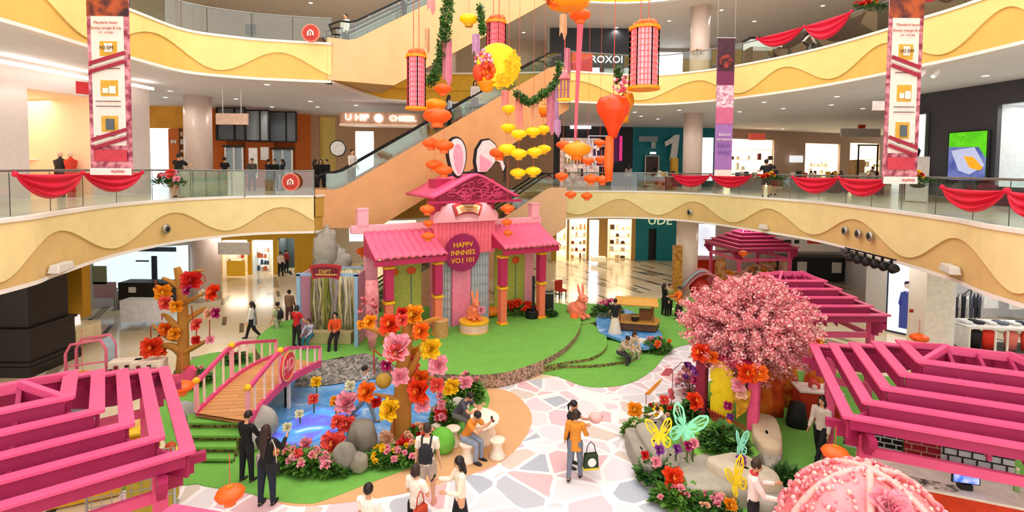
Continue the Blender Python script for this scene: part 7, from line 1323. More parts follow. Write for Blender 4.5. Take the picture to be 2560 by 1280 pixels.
# stage light truss under the right balcony
a = D(2112, 632, 15.5); b = D(2240, 665, 14.0); t = thing('light_truss', 'black bar of stage spotlights hung under the right balcony', 'lighting', a); M = MB(); M.beam(Vector(), b-a, .05, .05); M.beam(Vector((0, 0, .16)), b-a+Vector((0, 0, .16)), .04, .04); M.build('truss_bar', BLK, t)
for k in range(6): q = (b-a)*((k+.5)/6); M = MB(); M.M = Matrix.Translation(q+Vector((0, -.05, -.12))) @ Matrix.Rotation(R(60), 4, 'X'); M.lathe([(.06, -.12), (.12, -.05), (.13, .12), (.1, .13)], n=12); s_ = M.build('spotlight', BLK, t, smooth=True); M = MB(); M.beam(q+Vector((0, 0, .16)), q+Vector((0, 0, -.06)), .1, .02); M.build('yoke', BLK, s_)
# poster light box
a = D(2250, 760, 22.4); t = thing('poster_lightbox', 'tall lit white poster of a figure in blue clothes beside the white wall', 'poster', (a.x, 22.0, 0), R(-52)); M = MB(); M.box((0, 0, 1.6), (1.5, .14, 3.2)); M.build('frame', mat('#23395c', .4), t); M = MB(); M.box((0, -.08, 1.62), (1.36, .02, 3.05)); M.build('lit_face', mat('#f4f8ff', .4, emit=.7), t)
BLU = mat('#3c4c9c', .5, emit=.25)
for pts in ([(-.25, .3), (.3, .3), (.35, 1.7), (.05, 2.0), (-.25, 1.7)], [(-.3, 1.4), (-.22, 1.9), (.0, 2.02), (-.1, 1.7), (-.2, 1.2)], [(.3, 1.6), (.1, 2.02), (.42, 1.85), (.45, 1.2), (.36, 1.2)]): M = MB(); M.prism([(x, -.1, z) for x, z in pts], (0, .01, 0)); M.build('printed_clothes', BLU, t, tri=True)
M = MB(); M.M = Matrix.Translation((.03, -.1, 2.25)) @ Matrix.Rotation(PI/2, 4, 'X'); M.lathe([(.15, -.004), (.15, .004)], n=20); M.build('printed_head', mat('#e8dcd8', .5), t); M = MB(); M.prism([(-.12, -.11, 2.28), (-.08, -.11, 2.42), (.08, -.11, 2.45), (.18, -.11, 2.3), (.1, -.11, 2.36)], (0, .01, 0)); M.build('printed_hair', mat('#3a2450', .5), t, tri=True)
# ================================================================ shop contents, signs and balcony furniture
def flat(name, label, cat, x0, x1, y0, y1, Y, m, th=.06, yaw=0., group=None, emit=None, frame=None):
    a = D(x0, y1, Y); b = D(x1, y0, Y); t = thing(name, label, cat, ((a.x+b.x)/2, Y, min(a.z, b.z)), R(yaw), group); w_ = (b.x-a.x)/max(.3, math.cos(R(yaw))); h_ = b.z-a.z; M = MB(); M.box((0, 0, h_/2), (w_, th, h_)); M.build('board', m, t)
    if frame:
        for q, d in (((0, 0, h_), (w_+.06, th+.04, .06)), ((0, 0, 0), (w_+.06, th+.04, .06)), ((-w_/2, 0, h_/2), (.06, th+.04, h_)), ((w_/2, 0, h_/2), (.06, th+.04, h_))): M = MB(); M.box(q, d); M.build('frame', frame, t)
    return t, w_, h_
def garment(x, y0, Y, c, label, w=.5, h=.75, yaw=0, grp='garments on show in the shops'):
    p = D(x, y0, Y); t = thing('hanging_garment', label, 'garment', p, R(yaw), grp); M = MB(); q = [(-.08, 0), (-.5*w, -.08*h), (-.62*w, -.5*h), (-.48*w, -.52*h), (-.4*w, -.25*h), (-.42*w, -h), (.42*w, -h), (.4*w, -.25*h), (.48*w, -.52*h), (.62*w, -.5*h), (.5*w, -.08*h), (.08, 0)]; M.prism([(u, 0, v) for u, v in q], (0, .09, 0)); M.build('cloth', mat(c, .8, var=.1), t, tri=True, bevel=.02); M = MB(); M.tube([(-.12, .04, 0), (0, .04, .06), (.12, .04, 0)], .01, 5); M.tube([(0, .04, .06), (0, .04, .16)], .008, 5); M.build('hanger', METAL, t); return t
def shelves(x0, x1, y0, y1, Y, label, frame, n, cols, k=5, depth=.35, yaw=0, name='shelf_unit', z0=None, grp=None, seed=1):
    a = D(x0, y1, Y); b = D(x1, y0, Y); zb = a.z if z0 is None else z0; w_ = b.x-a.x; h_ = b.z-zb; t = thing(name, label, 'shelf', ((a.x+b.x)/2, Y, zb), R(yaw), grp); random.seed(seed+int(x0))
    for s in (-1, 1): M = MB(); M.box((s*w_/2, 0, h_/2), (.05, depth, h_)); M.build('side_panel', frame, t)
    for j in range(n+1): M = MB(); M.box((0, 0, h_*j/n), (w_, depth, .04)); M.build('shelf_board', frame, t)
    for j in range(n):
        for i in range(k):
            if random.random() < .25: continue
            hh = h_/n*random.uniform(.3, .75); ww = w_/k*random.uniform(.4, .8); M = MB(); M.box((-w_/2+w_*(i+.5)/k, 0, h_*j/n+.02+hh/2), (ww, depth*.6, hh), taper=random.choice((1, .7))); M.build('goods', mat(random.choice(cols), .5), t)
    return t
WH = mat('#f6f2ec', .5); BRN = mat('#8a5a34', .5); PCH = mat('#f2d0a8', .5)
# left warm clothes shop on the second floor
for x, y, c, lb in ((92, 310, '#e8601c', 'orange jacket, left on the upper rail of the warm left shop'), (104, 309, '#d8541a', 'dark orange jacket, second on the upper rail of the warm left shop'), (117, 310, '#f08a20', 'light orange jacket, third on the upper rail of the warm left shop'), (130, 311, '#f4b424', 'yellow jacket, last on the upper rail of the warm left shop'), (90, 366, '#3a2c28', 'black coat, left on the lower rail of the warm left shop'), (104, 367, '#a87850', 'brown coat on the lower rail of the warm left shop'), (118, 367, '#d8a46c', 'camel coat on the lower rail of the warm left shop'), (132, 366, '#f0c040', 'mustard coat on the lower rail of the warm left shop')): garment(x, y, 20.5, c, lb, .36, .72)
flat('wall_print', 'pale poster with small figures at the back of the warm left shop', 'poster', 142, 192, 300, 352, 20.9, PCH)
shelves(84, 200, 400, 445, 20.2, 'low shelf of bags and folded clothes in the warm left shop', WH, 2, ('#8a5a3c', '#f2e8d8', '#2c2420', '#c83a28'), 7, .6, z0=6.0)
for x, c, lb in ((178, '#d8402c', 'mannequin in red coat in the warm left shop'), (152, '#2a2a30', 'mannequin in black in the warm left shop')):
    p = D(x, 445, 19.2); t = thing('mannequin', lb, 'mannequin', (p.x, 19.2, 6.0)); M = MB(); M.lathe([(.13, .0), (.12, .8), (.2, .9), (.17, 1.15), (.22, 1.4), (.06, 1.5), (.05, 1.55)], n=14); M.build('dressed_torso', mat(c, .7), t, smooth=True); M = MB(); M.ball((0, 0, 1.66), (.09, .1, .12), 12, 8); M.build('head', mat('#f0dcc8', .5), t, smooth=True)
flat('wall_sign', 'small red square sign with white marks on the left wall', 'sign', 205, 228, 206, 236, 17.6, mat('#d8343c', .5, emit=.3), .05, 55)
for (x0, y0, Y0, x1, y1, Y1, lb) in ((-20, 160, 15.5, 232, 193, 18.9, 'long lit cove strip along the top of the left wall'), (330, 208, 20, 382, 222, 21, 'short lit cove strip right of the left banner')):
    a = D(x0, y0, Y0); b = D(x1, y1, Y1); a.z = b.z = 10.45; M = MB(); M.beam(Vector(), b-a, .12, .1); o = M.build('cove_light', mat('#fff4ea', .4, emit=5)); o.location = a; tag(o, lb, 'light')
# left shops
flat('hanging_sign', 'pale hanging direction sign with two rods before the orange wall', 'sign', 541, 620, 284, 311, 22.5, mat('#f2cdb8', .5), .1, 0); 
for x in (557, 603): a = D(x, 284, 22.5); M = MB(); M.tube([(0, 0, 0), (0, 0, 10.7-a.z)], .02, 6); o = M.build('sign_rod', WH); o.location = a; tag(o, 'white rod holding the %s end of the pale hanging sign' % ('left' if x < 580 else 'right'), 'rod')
for k, (x0, x1, y0, y1, c) in enumerate(((542, 612, 270, 350, '#5c6064'), (614, 672, 276, 352, '#b4bcc0'), (674, 740, 280, 354, '#6c7278'))):
    a = D(x0, y1, 28.4+k*.9); b = D(x1, y0, 28.4+k*.9); t = thing('window_frame_unit', 'dark framed upper window of the orange wall, %s' % ('left', 'middle', 'right')[k], 'window', (a.x, a.y, a.z), math.atan2(4, 10)*.0); w_ = b.x-a.x; h_ = b.z-a.z
    for q, d in (((w_/2, 0, 0), (w_, .1, .08)), ((w_/2, 0, h_), (w_, .1, .08)), ((0, 0, h_/2), (.08, .1, h_)), ((w_, 0, h_/2), (.08, .1, h_)), ((w_*.62, 0, h_/2), (.05, .1, h_))): M = MB(); M.box(q, d); M.build('frame', DARK, t)
    M = MB(); M.box((w_/2, .06, h_/2), (w_, .02, h_)); M.build('pane', mat(c, .25), t)
for x0, x1, y0, lb in ((565, 606, 366, 'white framed glass door in the orange wall, left of two'), (684, 730, 372, 'white framed glass door in the orange wall, right of two')):
    Y = 28.6 if x0 < 600 else 30.4; a = D(x0, 460, Y); b = D(x1, y0, Y); t = thing('shop_door', lb, 'door', (a.x, Y, 6.0)); w_ = b.x-a.x; h_ = b.z-6
    for x in (0, w_/2, w_): M = MB(); M.box((x, 0, h_/2), (.08, .08, h_)); M.build('door_frame', WH, t)
    M = MB(); M.box((w_/2, 0, h_), (w_+.3, .12, .12)); M.build('header', DARK, t); M = MB(); M.box((w_/2, .03, h_/2), (w_, .02, h_)); M.build('pane', mat('#9fb2bc', .3), t)
flat('poster_board', 'white standing board beside the person in camouflage jacket', 'board', 623, 643, 370, 445, 27.2, WH); flat('poster_board', 'pale standing board right of the person in camouflage jacket', 'board', 652, 671, 368, 400, 27.6, mat('#e4dcd8', .5))
flat('wall_notice', 'pair of small white notices on the orange strip beside the column, left one', 'notice', 428, 433, 350, 358, 28.7, WH); flat('wall_notice', 'pair of small white notices on the orange strip beside the column, right one', 'notice', 436, 441, 350, 358, 28.7, WH)
flat('wall_cladding', 'narrow orange wall panel left of the big column', 'panel', 424, 452, 322, 470, 28.8, ORG)
shelves(452, 468, 322, 440, 28.7, 'narrow display shelf beside the big column', BRN, 6, ('#e8c89c', '#d8843c', '#f4efe4'), 2, .2)
shelves(334, 352, 325, 450, 28.2, 'grey display cabinet at the edge of the bright window', mat('#8f9cae', .4), 4, ('#c4ccd8', '#e8eef4'), 1, .3)
t = thing('round_mirror', 'round black-rimmed mirror on the beige wall by the escalator', 'mirror', D(845, 371, 30.5)); M = MB(); M.M = Matrix.Rotation(PI/2, 4, 'X'); M.lathe([(.5, -.03), (.5, .03)], n=32); M.build('rim', BLK, t); M = MB(); M.M = Matrix.Rotation(PI/2, 4, 'X'); M.lathe([(.44, .0), (.44, .05)], n=32); M.build('glass_face', mat('#f4f4f0', .3), t)
# curved shop sign above the escalator foot
a = D(850, 296, 26.6); b = D(1058, 300, 27.6); t = thing('shop_sign', 'long rounded beige shop sign with white backlit letters above the escalator foot', 'sign', (a+b)/2, R(10)); w_ = (b-a).length; M = MB(); pts = [(w_/2*(abs(math.cos(q))**.35)*(1 if math.cos(q) > 0 else -1), -.5*(abs(math.sin(q))**.8)*(1 if math.sin(q) > 0 else -1)) for q in np.linspace(0, 2*PI, 48)[:-1]]; M.prism([(x, y, -.32) for x, y in pts], (0, 0, .62)); M.build('sign_body', mat('#d8a888', .5), t, tri=True)
M = MB(); M.prism([(x*1.02, y*1.05, -.4) for x, y in pts], (0, 0, .09)); M.build('lower_rim', mat('#f0d0b4', .5, emit=.3), t, tri=True)
LIT = mat('#ffffff', .4, emit=2.5)
text('U HIP', .5, LIT, t, (-1.25, -.54, 0), name='sign_lettering', ext=.03); text('CHIEEIL', .42, LIT, t, (1.1, -.54, 0), name='sign_lettering', ext=.03); M = MB(); M.M = Matrix.Translation((-.15, -.54, 0)) @ Matrix.Rotation(PI/2, 4, 'X'); M.lathe([(.22, -.02), (.22, .02)], n=24); M.build('sign_dot', LIT, t)
# left balcony glass gate and flower planter
p = path_at(inset(L2L, .5), 532); t = thing('glass_gate', 'grey-green ribbed glass gate beside the round red sign on the left balcony', 'gate', (p.x, p.y, 6.0), R(18))
for k in range(5): M = MB(); M.box((-.9+.45*k, 0, .55), (.42, .03, 1.0)); M.build('gate_panel', mat('#a8b09c', .25), t)
for k in range(6): M = MB(); M.box((-1.12+.45*k, 0, .55), (.04, .06, 1.04)); M.build('gate_post', STEEL, t)
p = path_at(inset(L2L, .1), 425); leafy('railing_planter', 0, 0, None, .55, .22, .45, 'planter of pink roses hanging on the left railing before the leaning person', n=260, m=LEAFD, blooms=(('coral', 5, .17), ('pink', 3, .14))).location = (p.x, p.y, 6.5)
# dark shops and teal wall on the right
flat('lit_sign', 'white lit letters on the dark rear shop front', 'sign', 1425, 1478, 313, 322, 39.2, mat('#f4f4f4', .4, emit=1.2), .05)
shelves(1410, 1468, 350, 440, 38.6, 'bright crowded counter front of the dark rear shop', mat('#d8ccc4', .4, emit=.2), 3, ('#f4f0ec', '#c83a40', '#2a2a30', '#e8842c', '#f4d060'), 7, .5)
shelves(1470, 1522, 340, 440, 38.4, 'lit drinks display of the dark rear shop', mat('#e8e4ec', .4, emit=.4), 4, ('#f09030', '#c02860', '#f8f4f8', '#5a2a6c'), 5, .5)
flat('neon_light', 'magenta lit panel beside the drinks display', 'panel', 1548, 1556, 340, 402, 39.2, mat('#d8307c', .4, emit=.8), .05)
a = D(1676, 403, 39.4); M = MB(); M.prism([(x, 0, z) for x, z in ((-.1, 0), (.42, 0), (.62, 2.05), (.25, 2.05), (-.1, 1.75), (-.5, 1.5), (-.45, 1.15), (.08, 1.42))], (0, -.2, 0)); o = M.build('numeral', WH, tri=True); o.location = a; tag(o, 'huge white numeral one standing against the teal wall', 'numeral')
flat('wall_sign', 'grey direction sign on the teal wall left of the numeral', 'sign', 1597, 1644, 341, 354, 39.4, mat('#9aa6a4', .5)); flat('wall_sign', 'small grey vertical sign under the direction sign on the teal wall', 'sign', 1628, 1639, 355, 371, 39.4, mat('#b8c0bc', .5)); flat('exit_light', 'small white lit sign above the brown door in the teal wall', 'sign', 1625, 1640, 380, 385, 39.5, mat('#f4f8f8', .4, emit=1), .08)
t, w_, h_ = flat('wall_door', 'brown door with white frame in the teal wall', 'door', 1612, 1647, 390, 462, 39.6, mat('#54403a', .5), .08, frame=WH); M = MB(); M.box((w_*.2, -.06, h_*.55), (.25, .04, .25)); M.build('door_window', BLK, t)
t, w_, h_ = flat('podium', 'yellow podium at the foot of the white numeral', 'podium', 1677, 1693, 395, 452, 36, mat('#d8a42c', .5), .5)
flat('lightbox', 'white lit advertising box right of the white column', 'lightbox', 1752, 1783, 344, 452, 34, mat('#f6faff', .4, emit=.8), .15)
for x0, x1, y0, cols, lb in ((1822, 1932, 375, ('#6a2a2c', '#f0e8d8', '#3a3430', '#d8c8a8'), 'wide bright shelf wall with small dark goods in the first bright shop'), (2020, 2096, 400, ('#e8dcc8', '#d8c8b0'), 'pale shelf in the middle bright shop'), (2132, 2196, 400, ('#e8dcc8', '#c8b89c'), 'pale shelf in the last bright shop')): shelves(x0, x1, y0, 450, 42.5 if x0 < 2000 else 46, lb, mat('#f8e8cc', .5, emit=.2), 3, cols, 8, .4)
flat('shop_box_sign', 'orange-red box sign over the first bright shop', 'sign', 1873, 1911, 334, 350, 39.6, mat('#e8604c', .5, emit=.3), .3); flat('wall_screen', 'small white wall screen between two bright shops', 'screen', 1974, 2007, 389, 406, 42.5, mat('#eef4fa', .4, emit=.7), .1)
flat('hanging_sign', 'long pale hanging sign board before the last bright shop', 'sign', 2102, 2200, 322, 342, 33, mat('#d8d0c8', .5), .15); flat('hanging_sign', 'small striped hanging sign left of the right banner', 'sign', 2182, 2212, 253, 276, 15.2, WH, .06); flat('ceiling_box', 'small red box on the long pale hanging sign', 'sign', 2146, 2162, 312, 321, 33, mat('#d84a2c', .5), .15)
for x0, x1, Y, lb, c in ((1640, 1690, 33, 'low display of red and yellow packages under the teal wall', '#8c3a30'), (1832, 1900, 32, 'low grey counter left of the leaning pair on the right balcony', '#9c948c'), (1965, 2060, 31, 'low grey counter before the middle bright shop', '#a8a098'), (2062, 2110, 30, 'wire-sided seating bay before the middle bright shop', '#8f8a88'), (2140, 2200, 29, 'grey counter before the last bright shop', '#98928c')):
    a = D(x0, 440, Y); b = D(x1, 440, Y); t = thing('low_counter', lb, 'counter', ((a.x+b.x)/2, Y, 6.0)); M = MB(); M.box((0, 0, .42), (b.x-a.x, .7, .84)); M.build('counter_body', mat(c, .5, var=.1), t); M = MB(); M.box((0, 0, .87), (b.x-a.x+.1, .8, .06)); M.build('worktop', mat('#d8d2ca', .4), t)
    random.seed(x0)
    for k in range(5): M = MB(); h_ = random.uniform(.15, .4); M.box(((k-2)*(b.x-a.x)/6, 0, .9+h_/2), (.2, .2, h_)); M.build('goods', mat(random.choice(('#c83c30', '#2a2a30', '#f0e4cc', '#e8b030')), .5), t)
t, w_, h_ = flat('carton_stack', 'tall tan carton cabinet on the right balcony', 'cabinet', 2128, 2155, 400, 462, 29.5, mat('#c89a64', .6), .5)
t = thing('black_frame', 'thin black gate-like frame on the right balcony', 'frame', D(2167, 462, 28.8).xy.to_3d()+Vector((0, 0, 6)))
for x in (-.55, .55): M = MB(); M.box((x, 0, 1.4), (.06, .06, 2.8)); M.build('upright', BLK, t)
M = MB(); M.box((0, 0, 2.8), (1.2, .06, .08)); M.build('crossbar', BLK, t)
# dark wall on the right
def onwall(x0, x1, y0, y1, off=.12):
    A, B = (17.9, 22.8), (20.2, 9); p = hitw(x0, y0, A, B)[2]; q = hitw(x1, y0, A, B)[2]; zt = hitw(x0, y0, A, B)[1]; zb = hitw(x0, y1, A, B)[1]; c = (p+q)/2; e = Vector((q.x-p.x, q.y-p.y, 0)); n = Vector((e.y, -e.x, 0)).normalized()
    if n.dot(c) > 0: n = -n
    return Vector((c.x, c.y, max(6.0, zb)))+n*off, math.atan2(e.y, e.x), e.length, zt-max(6.0, zb)
p, an, w_, h_ = onwall(2262, 2326, 290, 455); t = thing('lightbox', 'tall white light box with a black geometric emblem on the dark wall', 'lightbox', p, an); M = MB(); M.box((0, 0, h_/2), (w_, .15, h_)); M.build('frame', STEEL, t); M = MB(); M.box((0, -.08, h_/2), (w_*.94, .02, h_*.97)); M.build('lit_face', mat('#f8fafc', .4, emit=.9), t); M = MB(); M.prism([(x*w_*.8, -.11, h_*.42+z) for x, z in ((-.5, -.5), (-.45, .2), (-.1, .62), (.45, .15), (.2, -.7), (-.2, -.75))], (0, .02, 0)); M.build('emblem', BLK, t); M = MB(); M.prism([(x*w_*.8, -.13, h_*.42+z) for x, z in ((-.2, -.4), (.0, .3), (.15, .0), (.2, -.5), (.05, -.3))], (0, .02, 0)); M.build('emblem_inset', WH, t)
p, an, w_, h_ = onwall(2381, 2482, 331, 452); t = thing('wall_screen', 'large screen showing green leaves over a blue car seat with yellow cushion', 'screen', p, an); M = MB(); M.box((0, 0, h_/2), (w_, .14, h_)); M.build('casing', BLK, t, bevel=.02)
def scr(pts, m, nm, d): M = MB(); M.prism([((x-.5)*w_*.94, -.075-d, z*h_*.96+.02*h_) for x, z in pts], (0, .004, 0)); M.build(nm, m, t, tri=True)
scr([(0, .0), (1, 0), (1, 1), (0, 1)], mat('#5cc81c', .4, emit=.7, c2='#2f9a10', scale=4), 'green_picture', 0); scr([(0, 0), (1, 0), (1, .45), (.8, .68), (.0, .7)], mat('#4a5aa8', .4, emit=.5, c2='#8c9cd8', scale=2), 'blue_picture', .006); scr([(.08, .62), (.7, .68), (.98, .3), (.6, .12), (.3, .2)], mat('#b4bce0', .4, emit=.6), 'pale_picture', .012); scr([(.42, .5), (.68, .48), (.94, .26), (.86, .2), (.6, .26)], mat('#f4a424', .4, emit=.6), 'yellow_picture', .018)
p, an, w_, h_ = onwall(2335, 2388, 398, 515, 1.3); t = thing('standee', 'pale standing board with a small grey car picture before the dark wall', 'board', (p.x, p.y, 6.0), an+R(10)); M = MB(); M.box((0, 0, .95), (.85, .06, 1.9)); M.build('board', mat('#dcd6d2', .5), t); M = MB(); M.ball((.05, -.04, .7), (.3, .02, .1), 14, 8); M.build('car_picture', mat('#3a3c40', .4), t, smooth=True); M = MB(); M.box((0, .1, .02), (.8, .4, .04)); M.build('foot', STEEL, t)
for x, lb in ((2310, 'left black and white ceiling spotlight before the dark wall'), (2345, 'right black and white ceiling spotlight before the dark wall')):
    p = G(x, 168, 10.7); t = thing('ceiling_spotlight', lb, 'light', p); M = MB(); M.tube([(0, 0, 0), (0, 0, -.12)], .03, 8); M.build('stem', WH, t); M = MB(); M.M = Matrix.Translation((-.05, 0, -.2)) @ Matrix.Rotation(R(35), 4, 'Y'); M.lathe([(.07, -.14), (.09, .02), (.08, .14)], n=16); M.build('housing', WH, t, smooth=True); M = MB(); M.ball((-.14, 0, -.3), (.065, .065, .05), 12, 8); M.build('bulb', mat('#fff8ec', .4, emit=4), t)
for path, x, z, lb in ((L2R, 2285, 6.85, 'garland of red and yellow flowers on the right railing beside the right banner'), (L3R, 2175, 13.1, 'garland of dark red flowers on the upper right railing'), (L2R, 1925, 6.8, 'garland of orange and yellow fruit-like flowers on the railing before the leaning pair')):
    p = path_at(path, x); leafy('flower_garland', 0, 0, None, .6, .15, .3, lb, n=160, m=LEAFD, blooms=(('red', 5, .13), ('yellow', 4, .12), ('orange', 4, .12)), z=0).location = (p.x, p.y, z)
# fascia fittings
def onfascia(path, px, dz, off=.12):
    p = path_at(path, px); i = min(range(len(path)-1), key=lambda i: (path[i]-p).length); t = (path[i+1]-path[i]).normalized(); n = Vector((t.y, -t.x, 0)); return Vector((p.x, p.y, path[0].z+dz))+n*off, math.atan2(t.y, t.x)
for path, x, dz, lb in ((L2L, 407, -.95, 'round steel nozzle set in the left balcony fascia'), (L2R, 1728, -1.0, 'single round steel nozzle in the right balcony fascia'), (L2R, 2123, -.88, 'round nozzle in the right fascia, left of three'), (L2R, 2157, -.88, 'round nozzle in the right fascia, middle of three'), (L2R, 2187, -.88, 'round nozzle in the right fascia, right of three')):
    p, a = onfascia(path, x, dz); t = thing('jet_nozzle', lb, 'nozzle', p, a, 'round air nozzles in the balcony fascias'); M = MB(); M.M = Matrix.Rotation(PI/2, 4, 'X'); M.lathe([(.15, -.02), (.17, .02), (.14, .05)], n=24); M.build('ring', METAL, t, smooth=True); M = MB(); M.ball((0, .0, 0), (.12, .09, .12), 14, 10); M.build('ball', mat('#3a3836', .3, .6), t, smooth=True)
for path, x, dz, w_, lb in ((L2L, 130, -1.3, .75, 'grey box lamp under the left fascia'), (L2R, 1918, -1.25, .4, 'small grey box lamp under the right fascia'), (L2R, 2400, -1.2, .7, 'larger grey box lamp under the right fascia')):
    p, a = onfascia(path, x, dz, .16); t = thing('fascia_vent', lb, 'vent', p, a); M = MB(); M.box((0, 0, 0), (w_, .25, .2), taper=.8); M.build('housing', mat('#d4cfc8', .4), t, bevel=.02); M = MB(); M.box((0, 0, -.11), (w_*.7, .15, .02)); M.build('lens', WH, t)  # vent panels modelled as box housings; the white lens gives no light
# third floor details
a = D(1500, 150, 33.8); t = thing('shop_sign', 'dark upper shop sign with white letters', 'sign', a); M = MB(); M.box((0, 0, 0), (4.0, .15, 1.0)); M.build('board', mat('#33363e', .5), t); text('TAROXOI', .68, LIT, t, (0, -.12, 0), name='sign_lettering', ext=.02)
p = D(1452, 180, 27.5); t = thing('red_box', 'red cube behind the upper railing left of the upper shop sign', 'box', (p.x, 27.5, 12.2)); M = MB(); M.box((0, 0, .65), (1.1, 1.1, 1.3)); M.build('box_body', mat('#e83a40', .5), t, bevel=.03)
t = thing('flower_wreath', 'dried flower wreath on the upper white column', 'wreath', D(1744, 131, 29.3)); M = MB(); rose_bits(M, (0, 0, 0), .42, 50, 5, 3, .16); M.v = [(x, y*.4, z*.5) for x, y, z in M.v]; M.build('wreath_flowers', [mat('#b8863c', .6), mat('#8a4a34', .6), mat('#d8b47c', .6)], t)
p = D(1905, 150, 24.5); t = thing('display_kiosk', 'small kiosk with black legs and lit glass top behind the upper railing', 'kiosk', (p.x, p.y, 12.2)); M = MB(); M.box((0, 0, 1.15), (1.5, .8, .35)); M.build('glass_case', mat('#dfe6e8', .3, emit=.3), t); M = MB(); M.box((0, 0, 1.38), (1.6, .9, .1)); M.build('top', BLK, t)
for x in (-.65, .65): M = MB(); M.box((x, 0, .5), (.06, .7, 1.0)); M.build('leg', BLK, t)
t = thing('emblem_sculpture', 'black and white looped emblem sculpture behind the upper railing', 'sculpture', D(2025, 98, 21)); M = MB(); M.tube([(.3*math.cos(q), 0, .25*math.sin(q)) for q in np.linspace(0, 5.6, 20)], .04, 8); M.build('loop', BLK, t, smooth=True); M = MB(); M.tube([(-.3, 0, -.1), (0, 0, .2), (.25, 0, -.2)], .05, 8); M.build('stroke', WH, t, smooth=True); M = MB(); M.box((0, 0, -.6), (.08, .08, .8)); M.build('stand', STEEL, t)
# ---- ground floor shops
text('UDE', 1.0, mat('#dfe8b8', .4, emit=.5), None, D(1650, 552, 39.6), name='shop_lettering', ext=.05); o = bpy.data.objects['shop_lettering']; tag(o, 'pale letters at the top of the ground-floor teal wall', 'sign')
for x0, x1, lb in ((1426, 1466, 'bright shelf of bags, left in the ground-floor golden shop'), (1522, 1578, 'wide bright shelf of bags, right in the ground-floor golden shop')): shelves(x0, x1, 556, 645, 40.9, lb, mat('#f6dca4', .5, emit=.25), 5, ('#8a3028', '#e8d8b8', '#5c4030', '#f4f0e4', '#c8965c'), 4, .5)
shelves(1396, 1416, 556, 645, 41, 'narrow bright shelf at the left end of the golden shop', mat('#fff0c8', .5, emit=.4), 4, ('#e8d8b8', '#f4f0e4'), 2, .4)
t, w_, h_ = flat('shop_pillar', 'golden post at the left end of the ground-floor shops', 'post', 1377, 1391, 540, 652, 39, mat('#b8922c', .5), .3)
flat('display_plinth', 'low cream plinth in front of the golden shop', 'plinth', 1478, 1514, 642, 652, 38.5, mat('#fff0c8', .5, emit=.3), .8)
p = G(1691, 745, 0); t = thing('patterned_pillar', 'golden patterned pillar behind the people in black and orange', 'pillar', p); M = MB(); M.box((0, 0, 1.5), (.45, .45, 3.0)); M.build('shaft', mat('#c8882c', .5, c2='#8c5a1c', scale=5), t, bevel=.03); M = MB(); M.box((0, 0, .1), (.6, .6, .2)); M.build('base', BRN, t)
flat('hanging_banner_board', 'long white sign with small marks above the golden left shop', 'sign', 546, 624, 606, 636, 26.5, mat('#f6efe8', .5), .08)
for x0, x1, lb, cols in ((556, 614, 'shelves of red and white goods in the left window of the golden shop', ('#c83c30', '#f4f0ea', '#3a3c40')), (634, 676, 'shelves of dark goods in the middle doorway of the golden shop', ('#d86a3c', '#e8e4e0', '#2a4a70'))): shelves(x0, x1, 612, 690, 34.4 if x0 < 600 else 34.6, lb, mat('#e8d8c0', .5, emit=.1), 4, cols, 5, .4, z0=.02)
t, w_, h_ = flat('yellow_screen', 'tall yellow folding screen in the golden shop window', 'screen', 568, 612, 652, 690, 32.6, mat('#f0b41c', .5, emit=.1), .1)
# left: screen store
t, w_, h_ = flat('display_counter', 'black counter with a white label before the bright screen wall', 'counter', 313, 430, 703, 770, 23.5, mat('#2a2624', .5), .8); M = MB(); M.box((-w_*.2, -.42, h_*.75), (w_*.15, .02, h_*.2)); M.build('label', WH, t)
t, w_, h_ = flat('white_plinth', 'long white plinth in front of the black counter', 'plinth', 313, 420, 748, 800, 21.8, mat('#e8e6ec', .4), .6)
for k, (x0, x1, y0, y1, c, lb) in enumerate(((232, 266, 665, 710, '#a8b8a0', 'pale green picture on the bright screen wall'), (380, 392, 640, 700, '#3a4a60', 'dark tower drawing at the right of the bright screen wall'), (300, 440, 618, 628, '#4a5a78', 'blue strip drawing along the top of the bright screen wall'), (340, 372, 651, 654, '#26282c', 'short dark line of writing on the bright screen wall'), (235, 290, 705, 745, '#d8bcd8', 'pale violet board at the foot of the bright screen wall'))): flat('wall_drawing', lb, 'picture', x0, x1, y0, y1, 24.6, mat(c, .5), .04)
for k, (x, lb) in enumerate(((287, 'slim grey post, left of three before the screen wall'), (293, 'slim grey post, middle of three before the screen wall'), (299, 'slim grey post, right of three before the screen wall'))): p = G(x, 775-k*3, 0); t = thing('barrier_post', lb, 'post', p, 0, 'slim posts before the screen wall'); M = MB(); M.lathe([(.15, 0), (.15, .03), (.03, .05), (.03, 1.0)], n=14); M.build('shaft', STEEL, t); M = MB(); M.ball((0, 0, 1.03), .05, 8, 6); M.build('knob', BLK, t)
for x in (30, 46, 62, 78): pass
t, w_, h_ = flat('yellow_display', 'yellow gift display with stacked boxes at the left shop', 'display', 125, 176, 722, 785, 21.6, mat('#f0b81c', .5), .5)
for k in range(3): M = MB(); M.box((-.3+.25*k, -.3, .35+.1*k), (.3, .2, .3)); M.build('gift_box', mat('#fcd840', .5, emit=.1), t)
t, w_, h_ = flat('gold_column', 'mustard square column beside the bright screen wall', 'column', 178, 214, 655, 790, 20.5, mat('#c8901c', .5), .4)
t, w_, h_ = flat('white_counter', 'low cream counter with a lit white slanted top at the left shop', 'counter', 128, 222, 812, 850, 19.7, mat('#ecd8b0', .5), 1.2); M = MB(); M.box((-.1, -.2, h_+.25), (w_*.62, .7, .4), rot=(R(-14), 0, 0), taper=.85); M.build('lit_top', mat('#f8fafc', .4, emit=.5), t)
